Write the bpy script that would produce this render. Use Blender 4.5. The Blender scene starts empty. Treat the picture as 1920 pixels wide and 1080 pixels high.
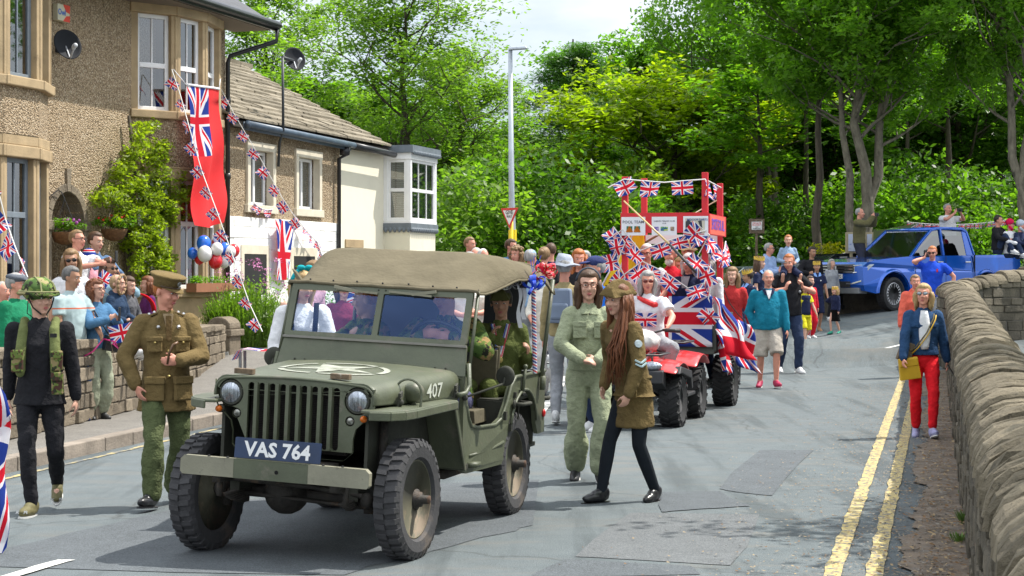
import bpy, math, random
from math import sin, cos, pi, radians as R, sqrt, atan2
from mathutils import Vector as V, Matrix, noise as NZ
random.seed(7)
scn = bpy.context.scene
COL = scn.collection
RX, CH, FP = 1920.0, 1.70, 3300.0      # photo width, camera height, focal length in photo pixels
def ss(x, a, b):
    t = min(1, max(0, (x-a)/(b-a))); return t*t*(3-2*t)
def wall_x(y): return 2.58+.24*(y-9.84)
def hgt(x, y):
    return .40*ss(y, 26, 42)+.45*ss(x, 5.5, 9.5)*ss(y, 22, 34)+.42*ss(-x, -2.6, 0)*ss(y, 20, 27)
def at(px, py, Y):
    return V(((px-960)*Y/FP, Y, CH-(py-510)*Y/FP))
def grd(px, py):
    lo, hi = 4.0, 80.0
    k = (px-960)/FP
    Y = lo
    while Y < hi:
        if CH-(py-510)*Y/FP <= hgt(k*Y, Y): break
        Y += .02
    return V((k*Y, Y, hgt(k*Y, Y)))

# ---------------------------------------------------------------- materials
MATS = {}
def NM(name):
    m = bpy.data.materials.new(name); m.use_nodes = True; MATS[name] = m
    nt = m.node_tree; b = nt.nodes['Principled BSDF']
    return m, nt, b
def lnk(nt, a, b): nt.links.new(a, b)
def coords(nt, kind='Object', sc=(1, 1, 1)):
    t = nt.nodes.new('ShaderNodeTexCoord'); mp = nt.nodes.new('ShaderNodeMapping')
    mp.inputs['Scale'].default_value = sc; lnk(nt, t.outputs[kind], mp.inputs[0]); return mp.outputs[0]
def noise(nt, v, scale, det=3, rough=.6):
    n = nt.nodes.new('ShaderNodeTexNoise'); n.inputs['Scale'].default_value = scale
    n.inputs['Detail'].default_value = det; n.inputs['Roughness'].default_value = rough
    lnk(nt, v, n.inputs['Vector']); return n.outputs[0]
def ramp(nt, f, stops, const=False):
    r = nt.nodes.new('ShaderNodeValToRGB'); lnk(nt, f, r.inputs[0])
    e = r.color_ramp.elements
    while len(e) < len(stops): e.new(.5)
    for i, (p, c) in enumerate(stops):
        e[i].position = p; e[i].color = (*c, 1) if len(c) == 3 else c
    if const: r.color_ramp.interpolation = 'CONSTANT'
    return r.outputs[0]
def mixc(nt, f, a, b, mode='MIX'):
    m = nt.nodes.new('ShaderNodeMix'); m.data_type = 'RGBA'; m.blend_type = mode
    if isinstance(f, (int, float)): m.inputs[0].default_value = f
    else: lnk(nt, f, m.inputs[0])
    for i, c in ((6, a), (7, b)):
        if isinstance(c, tuple): m.inputs[i].default_value = (*c, 1)
        else: lnk(nt, c, m.inputs[i])
    return m.outputs[2]
def bump(nt, b, h, strength, dist=.01):
    n = nt.nodes.new('ShaderNodeBump'); n.inputs['Strength'].default_value = strength
    n.inputs['Distance'].default_value = dist; lnk(nt, h, n.inputs['Height']); lnk(nt, n.outputs[0], b.inputs['Normal'])
def sc3(c, k): return tuple(min(1, x*k) for x in c)
def M(name, col=(.5, .5, .5), rough=.7, metal=0, var=.12, vs=6, bs=0, bscale=80, spec=None, dist=.01, stretch=(1, 1, 1), coat=0, dirt=None, kind='Object'):
    if name in MATS: return MATS[name]
    m, nt, b = NM(name)
    v = coords(nt, kind, stretch)
    n = noise(nt, v, vs, 4)
    c = ramp(nt, n, [(.3, sc3(col, 1-var)), (.7, sc3(col, 1+var))])
    if dirt:
        d = ramp(nt, noise(nt, v, dirt[1], 6, .7), [(dirt[2], (0, 0, 0)), (dirt[2]+.12, (1, 1, 1))])
        c = mixc(nt, d, c, dirt[0])
    lnk(nt, c, b.inputs['Base Color'])
    b.inputs['Roughness'].default_value = rough; b.inputs['Metallic'].default_value = metal
    if spec is not None: b.inputs['Specular IOR Level'].default_value = spec
    if coat: b.inputs['Coat Weight'].default_value = coat; b.inputs['Coat Roughness'].default_value = .05
    if bs: bump(nt, b, noise(nt, v, bscale, 3, .7), bs, dist)
    return m
def cloth(name, col, var=.14, rough=.9, **k):
    return M(name, col, rough, 0, var, 9, k.pop('bs', .35)*1.8, k.pop('bscale', 20), spec=.2, dist=.02, **k)
class EX:
    """tiny expression helper on math nodes"""
    def __init__(s, nt, o): s.nt, s.o = nt, o
    def op(s, name, *a):
        n = s.nt.nodes.new('ShaderNodeMath'); n.operation = name
        for i, x in enumerate((s,)+a):
            if isinstance(x, EX): lnk(s.nt, x.o, n.inputs[i])
            else: n.inputs[i].default_value = x
        return EX(s.nt, n.outputs[0])
    def __add__(s, b): return s.op('ADD', b)
    def __sub__(s, b): return s.op('SUBTRACT', b)
    def __mul__(s, b): return s.op('MULTIPLY', b)
    def abs(s): return s.op('ABSOLUTE')
    def lt(s, b): return s.op('LESS_THAN', b)
    def gt(s, b): return s.op('GREATER_THAN', b)
    def mx(s, b): return s.op('MAXIMUM', b)
def uvxy(nt):
    t = nt.nodes.new('ShaderNodeUVMap'); sp = nt.nodes.new('ShaderNodeSeparateXYZ'); lnk(nt, t.outputs[0], sp.inputs[0])
    return EX(nt, sp.outputs[0]), EX(nt, sp.outputs[1])
def translucent(nt, b, c, w=.3):
    t = nt.nodes.new('ShaderNodeBsdfTranslucent'); mx = nt.nodes.new('ShaderNodeMixShader'); mx.inputs[0].default_value = w
    lnk(nt, c, t.inputs[0]); lnk(nt, b.outputs[0], mx.inputs[1]); lnk(nt, t.outputs[0], mx.inputs[2])
    lnk(nt, mx.outputs[0], nt.nodes['Material Output'].inputs[0])
def flag_mat():
    m, nt, b = NM('union_flag_cloth')
    u, v = uvxy(nt); X = (u-.5)*60; Y = (v-.5)*30
    s = X.op('SIGN'); k = 1/sqrt(5)
    d1 = (X-Y*2)*k; d2 = (X+Y*2)*k
    white = d1.abs().lt(3.0).mx(d2.abs().lt(3.0))
    e1 = d1*s; e2 = d2*s
    red = (e1.lt(0)*e1.gt(-2)).mx(e2.gt(0)*e2.lt(2))
    cw = X.abs().lt(5).mx(Y.abs().lt(5)); cr = X.abs().lt(3).mx(Y.abs().lt(3))
    c = mixc(nt, white.o, (.018, .045, .28), (.75, .74, .78))
    c = mixc(nt, red.o, c, (.62, .012, .03)); c = mixc(nt, cw.o, c, (.75, .74, .78)); c = mixc(nt, cr.o, c, (.62, .012, .03))
    lnk(nt, c, b.inputs['Base Color']); b.inputs['Roughness'].default_value = .8; b.inputs['Specular IOR Level'].default_value = .2
    translucent(nt, b, c, .25)
    return m
UJ = flag_mat()
def camo(name, cols, scale=9):
    if name in MATS: return MATS[name]
    m, nt, b = NM(name); v = coords(nt)
    c = ramp(nt, noise(nt, v, scale, 2), [(0, cols[0]), (.44, cols[1]), (.53, cols[2])], True)
    d = ramp(nt, noise(nt, coords(nt, 'Object', (1.7, 1.1, 1.3)), scale*1.2, 2), [(0, (0, 0, 0)), (.58, (1, 1, 1))], True)
    lnk(nt, mixc(nt, d, c, cols[3]), b.inputs['Base Color']); b.inputs['Roughness'].default_value = .9
    b.inputs['Specular IOR Level'].default_value = .2
    bump(nt, b, noise(nt, v, 18, 3), .3, .02)
    return m
DPM = [(.26, .17, .07), (.10, .14, .03), (.05, .09, .02), (.018, .018, .012)]
def glass(name, tint, refl=.06, rough=.02, gc=(1, 1, 1)):
    m, nt, b = NM(name); nt.nodes.remove(b)
    t = nt.nodes.new('ShaderNodeBsdfTransparent'); g = nt.nodes.new('ShaderNodeBsdfGlossy'); f = nt.nodes.new('ShaderNodeFresnel')
    mx = nt.nodes.new('ShaderNodeMixShader'); t.inputs[0].default_value = (*tint, 1); g.inputs['Roughness'].default_value = rough; g.inputs[0].default_value = (*gc, 1)
    f.inputs[0].default_value = 1.5
    a = nt.nodes.new('ShaderNodeMath'); a.operation = 'ADD'; lnk(nt, f.outputs[0], a.inputs[0]); a.inputs[1].default_value = refl; a.use_clamp = True
    lnk(nt, a.outputs[0], mx.inputs[0]); lnk(nt, t.outputs[0], mx.inputs[1]); lnk(nt, g.outputs[0], mx.inputs[2])
    lnk(nt, mx.outputs[0], nt.nodes['Material Output'].inputs[0]); return m

# ---------------------------------------------------------------- mesh building
class MB:
    def __init__(s): s.v = []; s.f = []; s.mi = []; s.uv = []; s.m = 0
    def _add(s, vs, fs, uvs=None):
        o = len(s.v); s.v += [V(x) for x in vs]
        for i, f in enumerate(fs):
            s.f.append([o+k for k in f]); s.mi.append(s.m); s.uv.append(uvs[i] if uvs else None)
        return s
    def box(s, c, d, rot=None, taper=1, jit=0):
        hx, hy, hz = d[0]/2, d[1]/2, d[2]/2; c = V(c)
        vs = []
        for z in (-hz, hz):
            k = taper if z > 0 else 1
            for x, y in ((-hx, -hy), (hx, -hy), (hx, hy), (-hx, hy)):
                p = V((x*k, y*k, z))
                if jit: p += V((random.uniform(-jit, jit), random.uniform(-jit, jit), random.uniform(-jit, jit)))
                if rot is not None: p = rot @ p
                vs.append(c+p)
        return s._add(vs, [(3, 2, 1, 0), (4, 5, 6, 7), (0, 1, 5, 4), (1, 2, 6, 5), (2, 3, 7, 6), (3, 0, 4, 7)])
    def bar(s, a, b, w, h, up=(0, 0, 1)):
        a, b = V(a), V(b); d = b-a; L = d.length; d.normalize(); u = V(up)
        x = d.cross(u)
        if x.length < 1e-4: x = d.cross(V((1, 0, 0)))
        x.normalize(); u = x.cross(d)
        m = Matrix((x, d, u)).transposed()
        return s.box((a+b)/2, (w, L, h), m)
    def prism(s, poly, fn, a, b):
        """poly 2d points -> fn(p, t) 3d for t=a,b"""
        n = len(poly); vs = [fn(p, a) for p in poly]+[fn(p, b) for p in poly]
        return s._add(vs, [tuple(range(n))[::-1], tuple(range(n, 2*n))]+[(i, (i+1) % n, n+(i+1) % n, n+i) for i in range(n)])
    def tube(s, pts, r, n=8, cap=True, rs=None, squash=1):
        pts = [V(p) for p in pts]; rs = rs or [r]*len(pts)
        rings = []; up = None
        for i, p in enumerate(pts):
            d = (pts[min(i+1, len(pts)-1)]-pts[max(i-1, 0)])
            if d.length < 1e-7: d = V((0, 0, 1))
            d.normalize()
            if up is None: up = V((0, 0, 1)) if abs(d.z) < .9 else V((0, 1, 0))
            x = d.cross(up)
            if x.length < 1e-4: x = d.cross(V((1, 0.1, 0)))
            x.normalize(); up = x.cross(d)
            rings.append([p+(x*cos(2*pi*k/n)+up*sin(2*pi*k/n)*squash)*rs[i] for k in range(n)])
        vs = [q for g in rings for q in g]; fs = []
        for i in range(len(pts)-1):
            for k in range(n):
                fs.append((i*n+k, i*n+(k+1) % n, (i+1)*n+(k+1) % n, (i+1)*n+k))
        if cap: fs += [tuple(range(n))[::-1], tuple((len(pts)-1)*n+k for k in range(n))]
        return s._add(vs, fs)
    def ell(s, c, r, n=10, m=7, rot=None):
        c = V(c); r = (r, r, r) if isinstance(r, (int, float)) else r
        vs = []
        for j in range(1, m):
            a = pi*j/m
            for i in range(n):
                t = 2*pi*i/n; p = V((r[0]*sin(a)*cos(t), r[1]*sin(a)*sin(t), r[2]*cos(a)))
                vs.append(c+(rot @ p if rot is not None else p))
        t, bt = V((0, 0, r[2])), V((0, 0, -r[2]))
        vs += [c+(rot @ t if rot is not None else t), c+(rot @ bt if rot is not None else bt)]
        fs = []
        for j in range(m-2):
            for i in range(n): fs.append((j*n+i, (j+1)*n+i, (j+1)*n+(i+1) % n, j*n+(i+1) % n))
        T = (m-1)*n
        for i in range(n): fs += [(T, i, (i+1) % n), (T+1, (m-2)*n+(i+1) % n, (m-2)*n+i)]
        return s._add(vs, fs)
    def limb(s, pts, rs, n=10):
        for i, p in enumerate(pts): s.ell(p, rs[i], n, 6)
        for i in range(len(pts)-1):
            if (V(pts[i])-V(pts[i+1])).length > 1e-4: s.tube([pts[i], pts[i+1]], 0, n, True, [rs[i], rs[i+1]])
        return s
    def loft(s, rings, n=14, cap=True):
        """rings (center, rx, ry[, rot matrix])"""
        vs = []
        for g in rings:
            c = V(g[0]); M3 = g[3] if len(g) > 3 else None
            for k in range(n):
                t = 2*pi*k/n; p = V((g[1]*cos(t), g[2]*sin(t), 0))
                vs.append(c+(M3 @ p if M3 is not None else p))
        fs = []
        for i in range(len(rings)-1):
            for k in range(n): fs.append((i*n+k, i*n+(k+1) % n, (i+1)*n+(k+1) % n, (i+1)*n+k))
        if cap: fs += [tuple(range(n))[::-1], tuple((len(rings)-1)*n+k for k in range(n))]
        return s._add(vs, fs)
    def lathe(s, prof, fn, n=24, closed=False):
        """prof (r, h); fn(x, y, h)"""
        vs = [fn(r*cos(2*pi*k/n), r*sin(2*pi*k/n), h) for r, h in prof for k in range(n)]
        fs = []; P = len(prof)
        for i in range(P-1 if not closed else P):
            j = (i+1) % P
            for k in range(n): fs.append((i*n+k, i*n+(k+1) % n, j*n+(k+1) % n, j*n+k))
        if not closed: fs += [tuple(range(n))[::-1], tuple((P-1)*n+k for k in range(n))]
        return s._add(vs, fs)
    def grid(s, fn, nu, nv, uv=(0, 1, 0, 1)):
        vs = [fn(i/nu, j/nv) for j in range(nv+1) for i in range(nu+1)]
        fs = []; uvs = []
        U = lambda i, j: (uv[0]+(uv[1]-uv[0])*i/nu, uv[2]+(uv[3]-uv[2])*j/nv)
        for j in range(nv):
            for i in range(nu):
                fs.append((j*(nu+1)+i, j*(nu+1)+i+1, (j+1)*(nu+1)+i+1, (j+1)*(nu+1)+i))
                uvs.append((U(i, j), U(i+1, j), U(i+1, j+1), U(i, j+1)))
        return s._add(vs, fs, uvs)
    def text(s, txt, size, fn, depth=0, font_w=1):
        cu = bpy.data.curves.new('t', 'FONT'); cu.body = txt; cu.size = size; cu.align_x = 'CENTER'; cu.align_y = 'CENTER'; cu.resolution_u = 2
        cu.offset = 0.012*size*font_w
        o = bpy.data.objects.new('t', cu); COL.objects.link(o)
        dg = bpy.context.evaluated_depsgraph_get(); me = bpy.data.meshes.new_from_object(o.evaluated_get(dg))
        s._add([fn(v.co.x, v.co.y) for v in me.vertices], [tuple(p.vertices) for p in me.polygons])
        bpy.data.objects.remove(o); bpy.data.meshes.remove(me); bpy.data.curves.remove(cu)
        return s
    def build(s, name, mats, parent=None, smooth=False, mods=(), label=None, bev=0):
        me = bpy.data.meshes.new(name); me.from_pydata([tuple(x) for x in s.v], [], s.f)
        if any(u is not None for u in s.uv):
            L = me.uv_layers.new(name='UVMap')
            for p, u in zip(me.polygons, s.uv):
                if u:
                    for li, c in zip(p.loop_indices, u): L.data[li].uv = c
        for m in (mats if isinstance(mats, (list, tuple)) else [mats]): me.materials.append(m)
        me.polygons.foreach_set('material_index', s.mi)
        if smooth: me.polygons.foreach_set('use_smooth', [True]*len(me.polygons))
        me.update()
        o = bpy.data.objects.new(name, me); COL.objects.link(o)
        if parent is not None: o.parent = parent
        if bev:
            b = o.modifiers.new('b', 'BEVEL'); b.width = bev; b.segments = 2; b.limit_method = 'ANGLE'; b.angle_limit = .6
        for k, a in mods:
            md = o.modifiers.new(k, k)
            for q, w in a.items(): setattr(md, q, w)
        if label: o['label'] = label
        return o
def remesh(vox, it=3, disp=0, tex=None):
    l = [('REMESH', dict(mode='VOXEL', voxel_size=vox, use_smooth_shade=True)), ('SMOOTH', dict(factor=.5, iterations=it))]
    if disp and tex: l.append(('DISPLACE', dict(texture=tex, strength=disp, mid_level=.5, texture_coords='LOCAL')))
    return l
def cloud(name, sz, depth=2):
    t = bpy.data.textures.new(name, 'CLOUDS'); t.noise_scale = sz; t.noise_depth = depth; return t
TX1, TX2 = cloud('folds', .09), cloud('lumps', .3)
def tag(o, label, cat, group=None):
    o['label'] = label; o['category'] = cat
    if group: o['group'] = group
    return o
def struct(o, kind='structure'): o['kind'] = kind; return o
def empty(name, loc, label, cat, rz=0, group=None, scale=1):
    o = bpy.data.objects.new(name, None); COL.objects.link(o); o.location = loc; o.rotation_euler = (0, 0, rz); o.scale = (scale,)*3
    o.empty_display_size = .2
    return tag(o, label, cat, group)
def copy_tree(o, parent=None):
    c = o.copy(); COL.objects.link(c); c.parent = parent
    for ch in list(o.children): copy_tree(ch, c)
    return c
# ================================================================ the setting
def asphalt(name, c1, c2, sc=1.0, wear=True):
    m, nt, b = NM(name); v = coords(nt)
    big = noise(nt, v, .55*sc, 5, .65); mid = noise(nt, v, 3.5, 6, .7); fine = noise(nt, v, 130, 2, .8)
    c = ramp(nt, big, [(.32, c1), (.68, c2)])
    c = mixc(nt, .6, c, ramp(nt, mid, [(.3, sc3(c1, .6)), (.7, sc3(c2, 1.25))]))
    c = mixc(nt, .5, c, ramp(nt, fine, [(.32, (.02, .022, .024)), (.5, c2), (.72, sc3(c2, 2.4))]))
    if wear:
        st = noise(nt, coords(nt, 'Object', (.5, 2.2, 1)), 1.3, 5, .7)
        c = mixc(nt, ramp(nt, st, [(.5, (0, 0, 0)), (.68, (.7, .7, .7))]), c, (.155, .15, .135))
        tk = noise(nt, coords(nt, 'Object', (2.6, .22, 1)), 1.0, 4, .6); c = mixc(nt, ramp(nt, tk, [(.5, (0, 0, 0)), (.62, (.55, .55, .55))]), c, sc3(c1, .62))
        cr = nt.nodes.new('ShaderNodeTexVoronoi'); cr.feature = 'DISTANCE_TO_EDGE'; cr.inputs['Scale'].default_value = .5
        wv = nt.nodes.new('ShaderNodeMix'); wv.data_type = 'VECTOR'; wv.inputs[0].default_value = .25
        lnk(nt, v, wv.inputs[4]); nn = nt.nodes.new('ShaderNodeTexNoise'); nn.inputs['Scale'].default_value = 2; nn.inputs['Detail'].default_value = 5
        lnk(nt, v, nn.inputs['Vector']); lnk(nt, nn.outputs['Color'], wv.inputs[5]); lnk(nt, wv.outputs[1], cr.inputs['Vector'])
        c = mixc(nt, ramp(nt, cr.outputs[0], [(.0, (.45, .45, .45)), (.006, (0, 0, 0))]), c, (.035, .035, .035))
    lnk(nt, c, b.inputs['Base Color']); b.inputs['Roughness'].default_value = .88; b.inputs['Specular IOR Level'].default_value = .3
    bump(nt, b, fine, .55, .012)
    return m
A_ROAD = asphalt('road_asphalt', (.084, .101, .108), (.122, .142, .148))
A_DARK = asphalt('dark_tarmac', (.066, .074, .081), (.10, .112, .121), wear=False)
A_PALE = asphalt('pale_tarmac', (.095, .104, .11), (.13, .138, .142), wear=False)
A_PAVE = asphalt('pavement_tarmac', (.12, .112, .1), (.18, .168, .15), wear=False)
DIRT = M('roadside_dirt', (.155, .12, .088), .95, 0, .5, 5, .9, 60, dirt=((.16, .14, .12), 9, .52))
GRASS = M('grass_bank', (.05, .08, .02), .95, 0, .5, 2, .8, 40)
YEL = M('yellow_road_paint', (.50, .39, .15), .85, 0, .2, 8, .4, 90, dirt=((.14, .14, .135), 24, .46))
YELW = M('worn_yellow_paint', (.42, .34, .15), .85, 0, .2, 8, .4, 90, dirt=((.12, .125, .125), 5, .43))
WHT = M('white_road_paint', (.6, .6, .56), .8, 0, .1, 8, .4, 90, dirt=((.2, .2, .2), 22, .56))
def strip(name, pl, pr, mat, dz, n=1, jag=0, lift=None):
    """sheet between two polylines of ground points, following the ground"""
    mb = MB(); L = len(pl); seg = 14
    def f(u, v):
        t = v*(L-1); i = min(int(t), L-2); k = t-i
        a = V(pl[i]).lerp(V(pl[i+1]), k); b = V(pr[i]).lerp(V(pr[i+1]), k)
        p = a.lerp(b, u)
        if jag and (u == 0 or u == 1): p.x += jag*NZ.noise(V((p.y*3, u*9, 0)))*1.5+jag*.6*NZ.noise(V((p.y*13, u*5, 3)))
        if jag and (v == 0 or v == 1): p.y += jag*NZ.noise(V((p.x*3, v*9, 2)))
        return (p.x, p.y, hgt(p.x, p.y)+dz)
    mb.grid(f, max(n, 2), max(8, int(seg*(L-1))))
    return struct(mb.build(name, mat))
def xl(y): return -4.29+.213*(y-14.76)
# terrain
mb = MB()
ys = [3+i*.5 for i in range(70)]+[38+i*3 for i in range(40)]
xs = [-70+i*5 for i in range(12)]+[-10+i*.5 for i in range(50)]+[15+i*5 for i in range(14)]
def terr(x, y):
    z = hgt(x, y)-.03
    if y < 31.2: z -= 2.6*ss(x-wall_x(y), .15, .6)*ss(31.6-y, 0, .5)
    z += .25*NZ.noise(V((x*.1, y*.1, 0)))*ss(y, 50, 70)
    if y > 46: z += .015*(y-46)*ss(y, 46, 60)
    return z
idx = {}
vs = [(x, y, terr(x, y)) for y in ys for x in xs]; nx = len(xs)
mb._add(vs, [(j*nx+i, j*nx+i+1, (j+1)*nx+i+1, (j+1)*nx+i) for j in range(len(ys)-1) for i in range(nx-1)])
struct(mb.build('ground', GRASS, smooth=True))
# road
mb = MB(); rows = [4+i*.5 for i in range(56)]+[32+i for i in range(26)]
def xr(y): return wall_x(y)+.2 if y < 30.5 else 40
nx = 96
mb._add([(lambda x: (x, y, hgt(x, y)))(max(xl(y) if y < 34 else -8, -8)+(xr(y)-max(xl(y) if y < 34 else -8, -8))*i/nx) for y in rows for i in range(nx+1)],
        [(j*(nx+1)+i, j*(nx+1)+i+1, (j+1)*(nx+1)+i+1, (j+1)*(nx+1)+i) for j in range(len(rows)-1) for i in range(nx)])
struct(mb.build('road', A_ROAD, smooth=True))
def P(*pp): return [grd(*p) for p in pp]
strip('road_patch', P((-60, 1062), (330, 1075), (640, 1079), (1000, 985)), P((-60, 1046), (330, 955), (640, 915), (1010, 900)), A_DARK, .004, 3, .05)
strip('road_patch', P((1070, 1045), (1385, 1062)), P((1180, 962), (1425, 966)), A_PALE, .004, 3, .06)
strip('road_patch', P((1340, 918), (1445, 930)), P((1420, 845), (1520, 845)), A_DARK, .005, 3, .07)
strip('road_patch', P((1230, 962), (1400, 950)), P((1245, 924), (1345, 922)), A_DARK, .006, 3, .07)
strip('road_patch', P((980, 1085), (1310, 1078)), P((1060, 1050), (1300, 1063)), A_DARK, .004, 3, .05)
def band(x0, y0, x1, y1, w): return [(x0-w, y0, 0), (x1-w, y1, 0)], [(x0, y0, 0), (x1, y1, 0)]
yl = [((1.796+.244*(y-9.87))-.05, y, 0) for y in range(4, 30)]
strip('yellow_line', yl, [(p[0]+.1, p[1], 0) for p in yl], YEL, .009, 2, .012)
strip('yellow_line', [(p[0]+.235, p[1], 0) for p in yl], [(p[0]+.335, p[1], 0) for p in yl], YEL, .009, 2, .012)
kl = [(xl(y)+.16, y, 0) for y in range(10, 34)]
strip('yellow_line', kl, [(p[0]+.06, p[1], 0) for p in kl], YELW, .005, 2, .02)
for a, b in (((-2.95, 9.3), (-2.62, 10.35)), ((.35, 21.0), (.75, 24.5)), ((1.3, 29), (1.7, 33))):
    strip('white_line', [(a[0]-.05, a[1], 0), (b[0]-.05, b[1], 0)], [(a[0]+.05, a[1], 0), (b[0]+.05, b[1], 0)], WHT, .01, 2, .012)
strip('white_line', [(5.2, 31.6, 0), (9.5, 34.0, 0)], [(5.2, 31.75, 0), (9.5, 34.15, 0)], WHT, .01, 2, .01)
dl = [(wall_x(y)-.36-.05*sin(y*1.3)-.03*sin(y*3.1), y, 0) for y in [4+i*.5 for i in range(50)]]
strip('roadside_dirt', dl, [(wall_x(p[1])+.1, p[1], 0) for p in dl], DIRT, .013, 5, .05)
# litter of dead leaves and grit along the wall
mb = MB(); rnd = random.Random(3)
for i in range(2600):
    y = 9+19*rnd.random()**1.3; x = wall_x(y)-.02-abs(rnd.gauss(0, .22)); s = rnd.uniform(.006, .022); a = rnd.random()*pi
    z = hgt(x, y)+.018+.02*rnd.random(); dx, dy = cos(a)*s, sin(a)*s
    mb.m = rnd.choice((0, 0, 1, 2)); tz = rnd.uniform(-.3, .6)*s
    mb._add([(x-dx, y-dy, z), (x+dy*.5, y-dx*.5, z+tz), (x+dx, y+dy, z+tz), (x-dy*.5, y+dx*.5, z)], [(0, 1, 2, 3)])
struct(mb.build('leaf_litter', [M('dead_leaf', (.16, .09, .04), .9), M('grit', (.2, .18, .15), .9), M('pale_leaf', (.3, .22, .12), .9)]), 'stuff')
mb = MB()
for i in range(5200):
    y = 9.5+17*rnd.random()**1.2; x = wall_x(y)-.1-abs(rnd.gauss(0, .75)); s = rnd.uniform(.004, .016); a = rnd.random()*pi
    if x < wall_x(y)-2.6: continue
    z = hgt(x, y)+.016; dx, dy = cos(a)*s, sin(a)*s; mb.m = rnd.choice((0, 1, 1, 2, 3))
    mb._add([(x-dx, y-dy, z), (x+dy*.6, y-dx*.6, z), (x+dx, y+dy, z+s*.3), (x-dy*.6, y+dx*.6, z)], [(0, 1, 2, 3)])
struct(mb.build('road_grit', [M('dead_leaf'), M('grit'), M('dark_grit', (.05, .045, .04), .9), M('pale_leaf')]), 'stuff')
# small weeds by the wall and kerb
LEAFG = M('weed_leaf', (.10, .19, .03), .7)
def tuft(mb, c, r, h, n, rn):
    for i in range(n):
        a = rn.random()*2*pi; q = rn.random()*r; b = V(c)+V((cos(a)*q, sin(a)*q, 0)); l = h*rn.uniform(.5, 1); t = V((cos(a)*l*.6, sin(a)*l*.6, l)); w = V((-sin(a), cos(a), 0))*l*.09
        mb._add([b-w*.5, b+w*.5, b+t*.6+w, b+t, b+t*.6-w], [(0, 1, 2, 3, 4)])
mb = MB()
for px, py, h in ((1815, 985, .10), (1800, 1020, .07), (1805, 840, .08), (283, 843, .05), (1790, 760, .06), (1812, 930, .05)):
    c = grd(px, py); tuft(mb, (c.x, c.y, c.z+.01), .06, h, 60, rnd)
struct(mb.build('weeds', LEAFG), 'stuff')
# pavement and kerb
KERB = M('kerb_stone', (.22, .185, .15), .9, 0, .3, 4, .8, 40)
mb = MB(); yy = [8+i*.6 for i in range(55)]
mb._add([(x, y, hgt(xl(y), y)+.12) for y in yy for x in (xl(y)-3.8, xl(y)-.15)], [(2*i, 2*i+1, 2*i+3, 2*i+2) for i in range(len(yy)-1)])
struct(mb.build('pavement', A_PAVE))
mb = MB(); y = 8; rn = random.Random(5)
while y < 40:
    l = rn.uniform(.55, .85); a = V((xl(y)-.07, y, hgt(xl(y), y)+.055)); b = V((xl(y+l)-.07, y+l-.012, hgt(xl(y+l), y+l)+.055))
    mb.bar(a, b, .15+rn.uniform(-.008, .008), .145+rn.uniform(-.01, .01)); y += l
struct(mb.build('kerb', KERB, bev=.012))

# ---------------------------------------------------------------- stone walls
def stone_mat(name, a, b, c, sc=3):
    m, nt, bs = NM(name); v = coords(nt)
    col = ramp(nt, noise(nt, v, sc, 6, .75), [(.3, a), (.5, b), (.72, c)])
    g = nt.nodes.new('ShaderNodeNewGeometry'); col = mixc(nt, .45, col, ramp(nt, g.outputs['Random Per Island'], [(0, a), (.6, b), (1, c)]))
    col = mixc(nt, ramp(nt, noise(nt, v, 22, 4, .8), [(.56, (0, 0, 0)), (.66, (.6, .6, .6))]), col, (.035, .032, .025))
    lnk(nt, col, bs.inputs['Base Color']); bs.inputs['Roughness'].default_value = .95; bs.inputs['Specular IOR Level'].default_value = .2
    bump(nt, bs, noise(nt, v, 28, 5, .75), .9, .03); return m
ST_DARK = stone_mat('weathered_gritstone', (.05, .045, .035), (.13, .115, .09), (.25, .215, .16))
ST_COPE = stone_mat('cope_gritstone', (.065, .056, .038), (.165, .14, .10), (.30, .255, .18), 2)
ST_GARD = stone_mat('garden_sandstone', (.12, .10, .075), (.23, .19, .14), (.36, .3, .22))
MORT = M('old_mortar', (.1, .09, .075), .95, 0, .3, 8, .6, 60)
def pathpt(path, s):
    for i in range(len(path)-1):
        a, b = V(path[i]), V(path[i+1]); l = (b.xy-a.xy).length
        if s <= l or i == len(path)-2: return a.lerp(b, s/l), (b.xy-a.xy).normalized()
        s -= l
def plen(path): return sum((V(path[i+1]).xy-V(path[i]).xy).length for i in range(len(path)-1))
def courses(mb, path, z0, ztop, th, ch, lw, rn, both=True):
    """random coursed stones on both faces of a wall; path points carry top height in z"""
    L = plen(path)
    for side in ((-1, 1) if both else (both or -1,)):
        k = 0; z = z0
        while z < ztop:
            c = ch*rn.uniform(.75, 1.25); s = 0
            while s < L:
                w = rn.uniform(*lw); p, d = pathpt(path, min(L, s+w/2)); n = V((d.y, -d.x, 0)); top = p.z
                if z+c*.5 < top:
                    hh = min(c, top-z); q = V((p.x, p.y, z+hh/2))+n*side*(th/2-.05+rn.uniform(-.012, .018))
                    m = Matrix(((d.x, n.x, 0), (d.y, n.y, 0), (0, 0, 1)))
                    mb.box(q, (w-.012, .12, hh-.012), m, 1, .008)
                s += w
            z += c
def core(mb, path, z0, th, drop=.02):
    for i in range(len(path)-1):
        a, b = V(path[i]), V(path[i+1]); d = (b.xy-a.xy).normalized(); n = V((d.y, -d.x, 0))*(th/2-.012)
        za, zb = a.z-drop, b.z-drop; A, B = V((a.x, a.y, 0)), V((b.x, b.y, 0)); e = V((d.x, d.y, 0))*.05; A = A-e; B = B+e
        mb._add([A-n+V((0, 0, z0)), B-n+V((0, 0, z0)), B+n+V((0, 0, z0)), A+n+V((0, 0, z0)), A-n+V((0, 0, za)), B-n+V((0, 0, zb)), B+n+V((0, 0, zb)), A+n+V((0, 0, za))],
                [(3, 2, 1, 0), (4, 5, 6, 7), (0, 1, 5, 4), (1, 2, 6, 5), (2, 3, 7, 6), (3, 0, 4, 7)])
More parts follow.
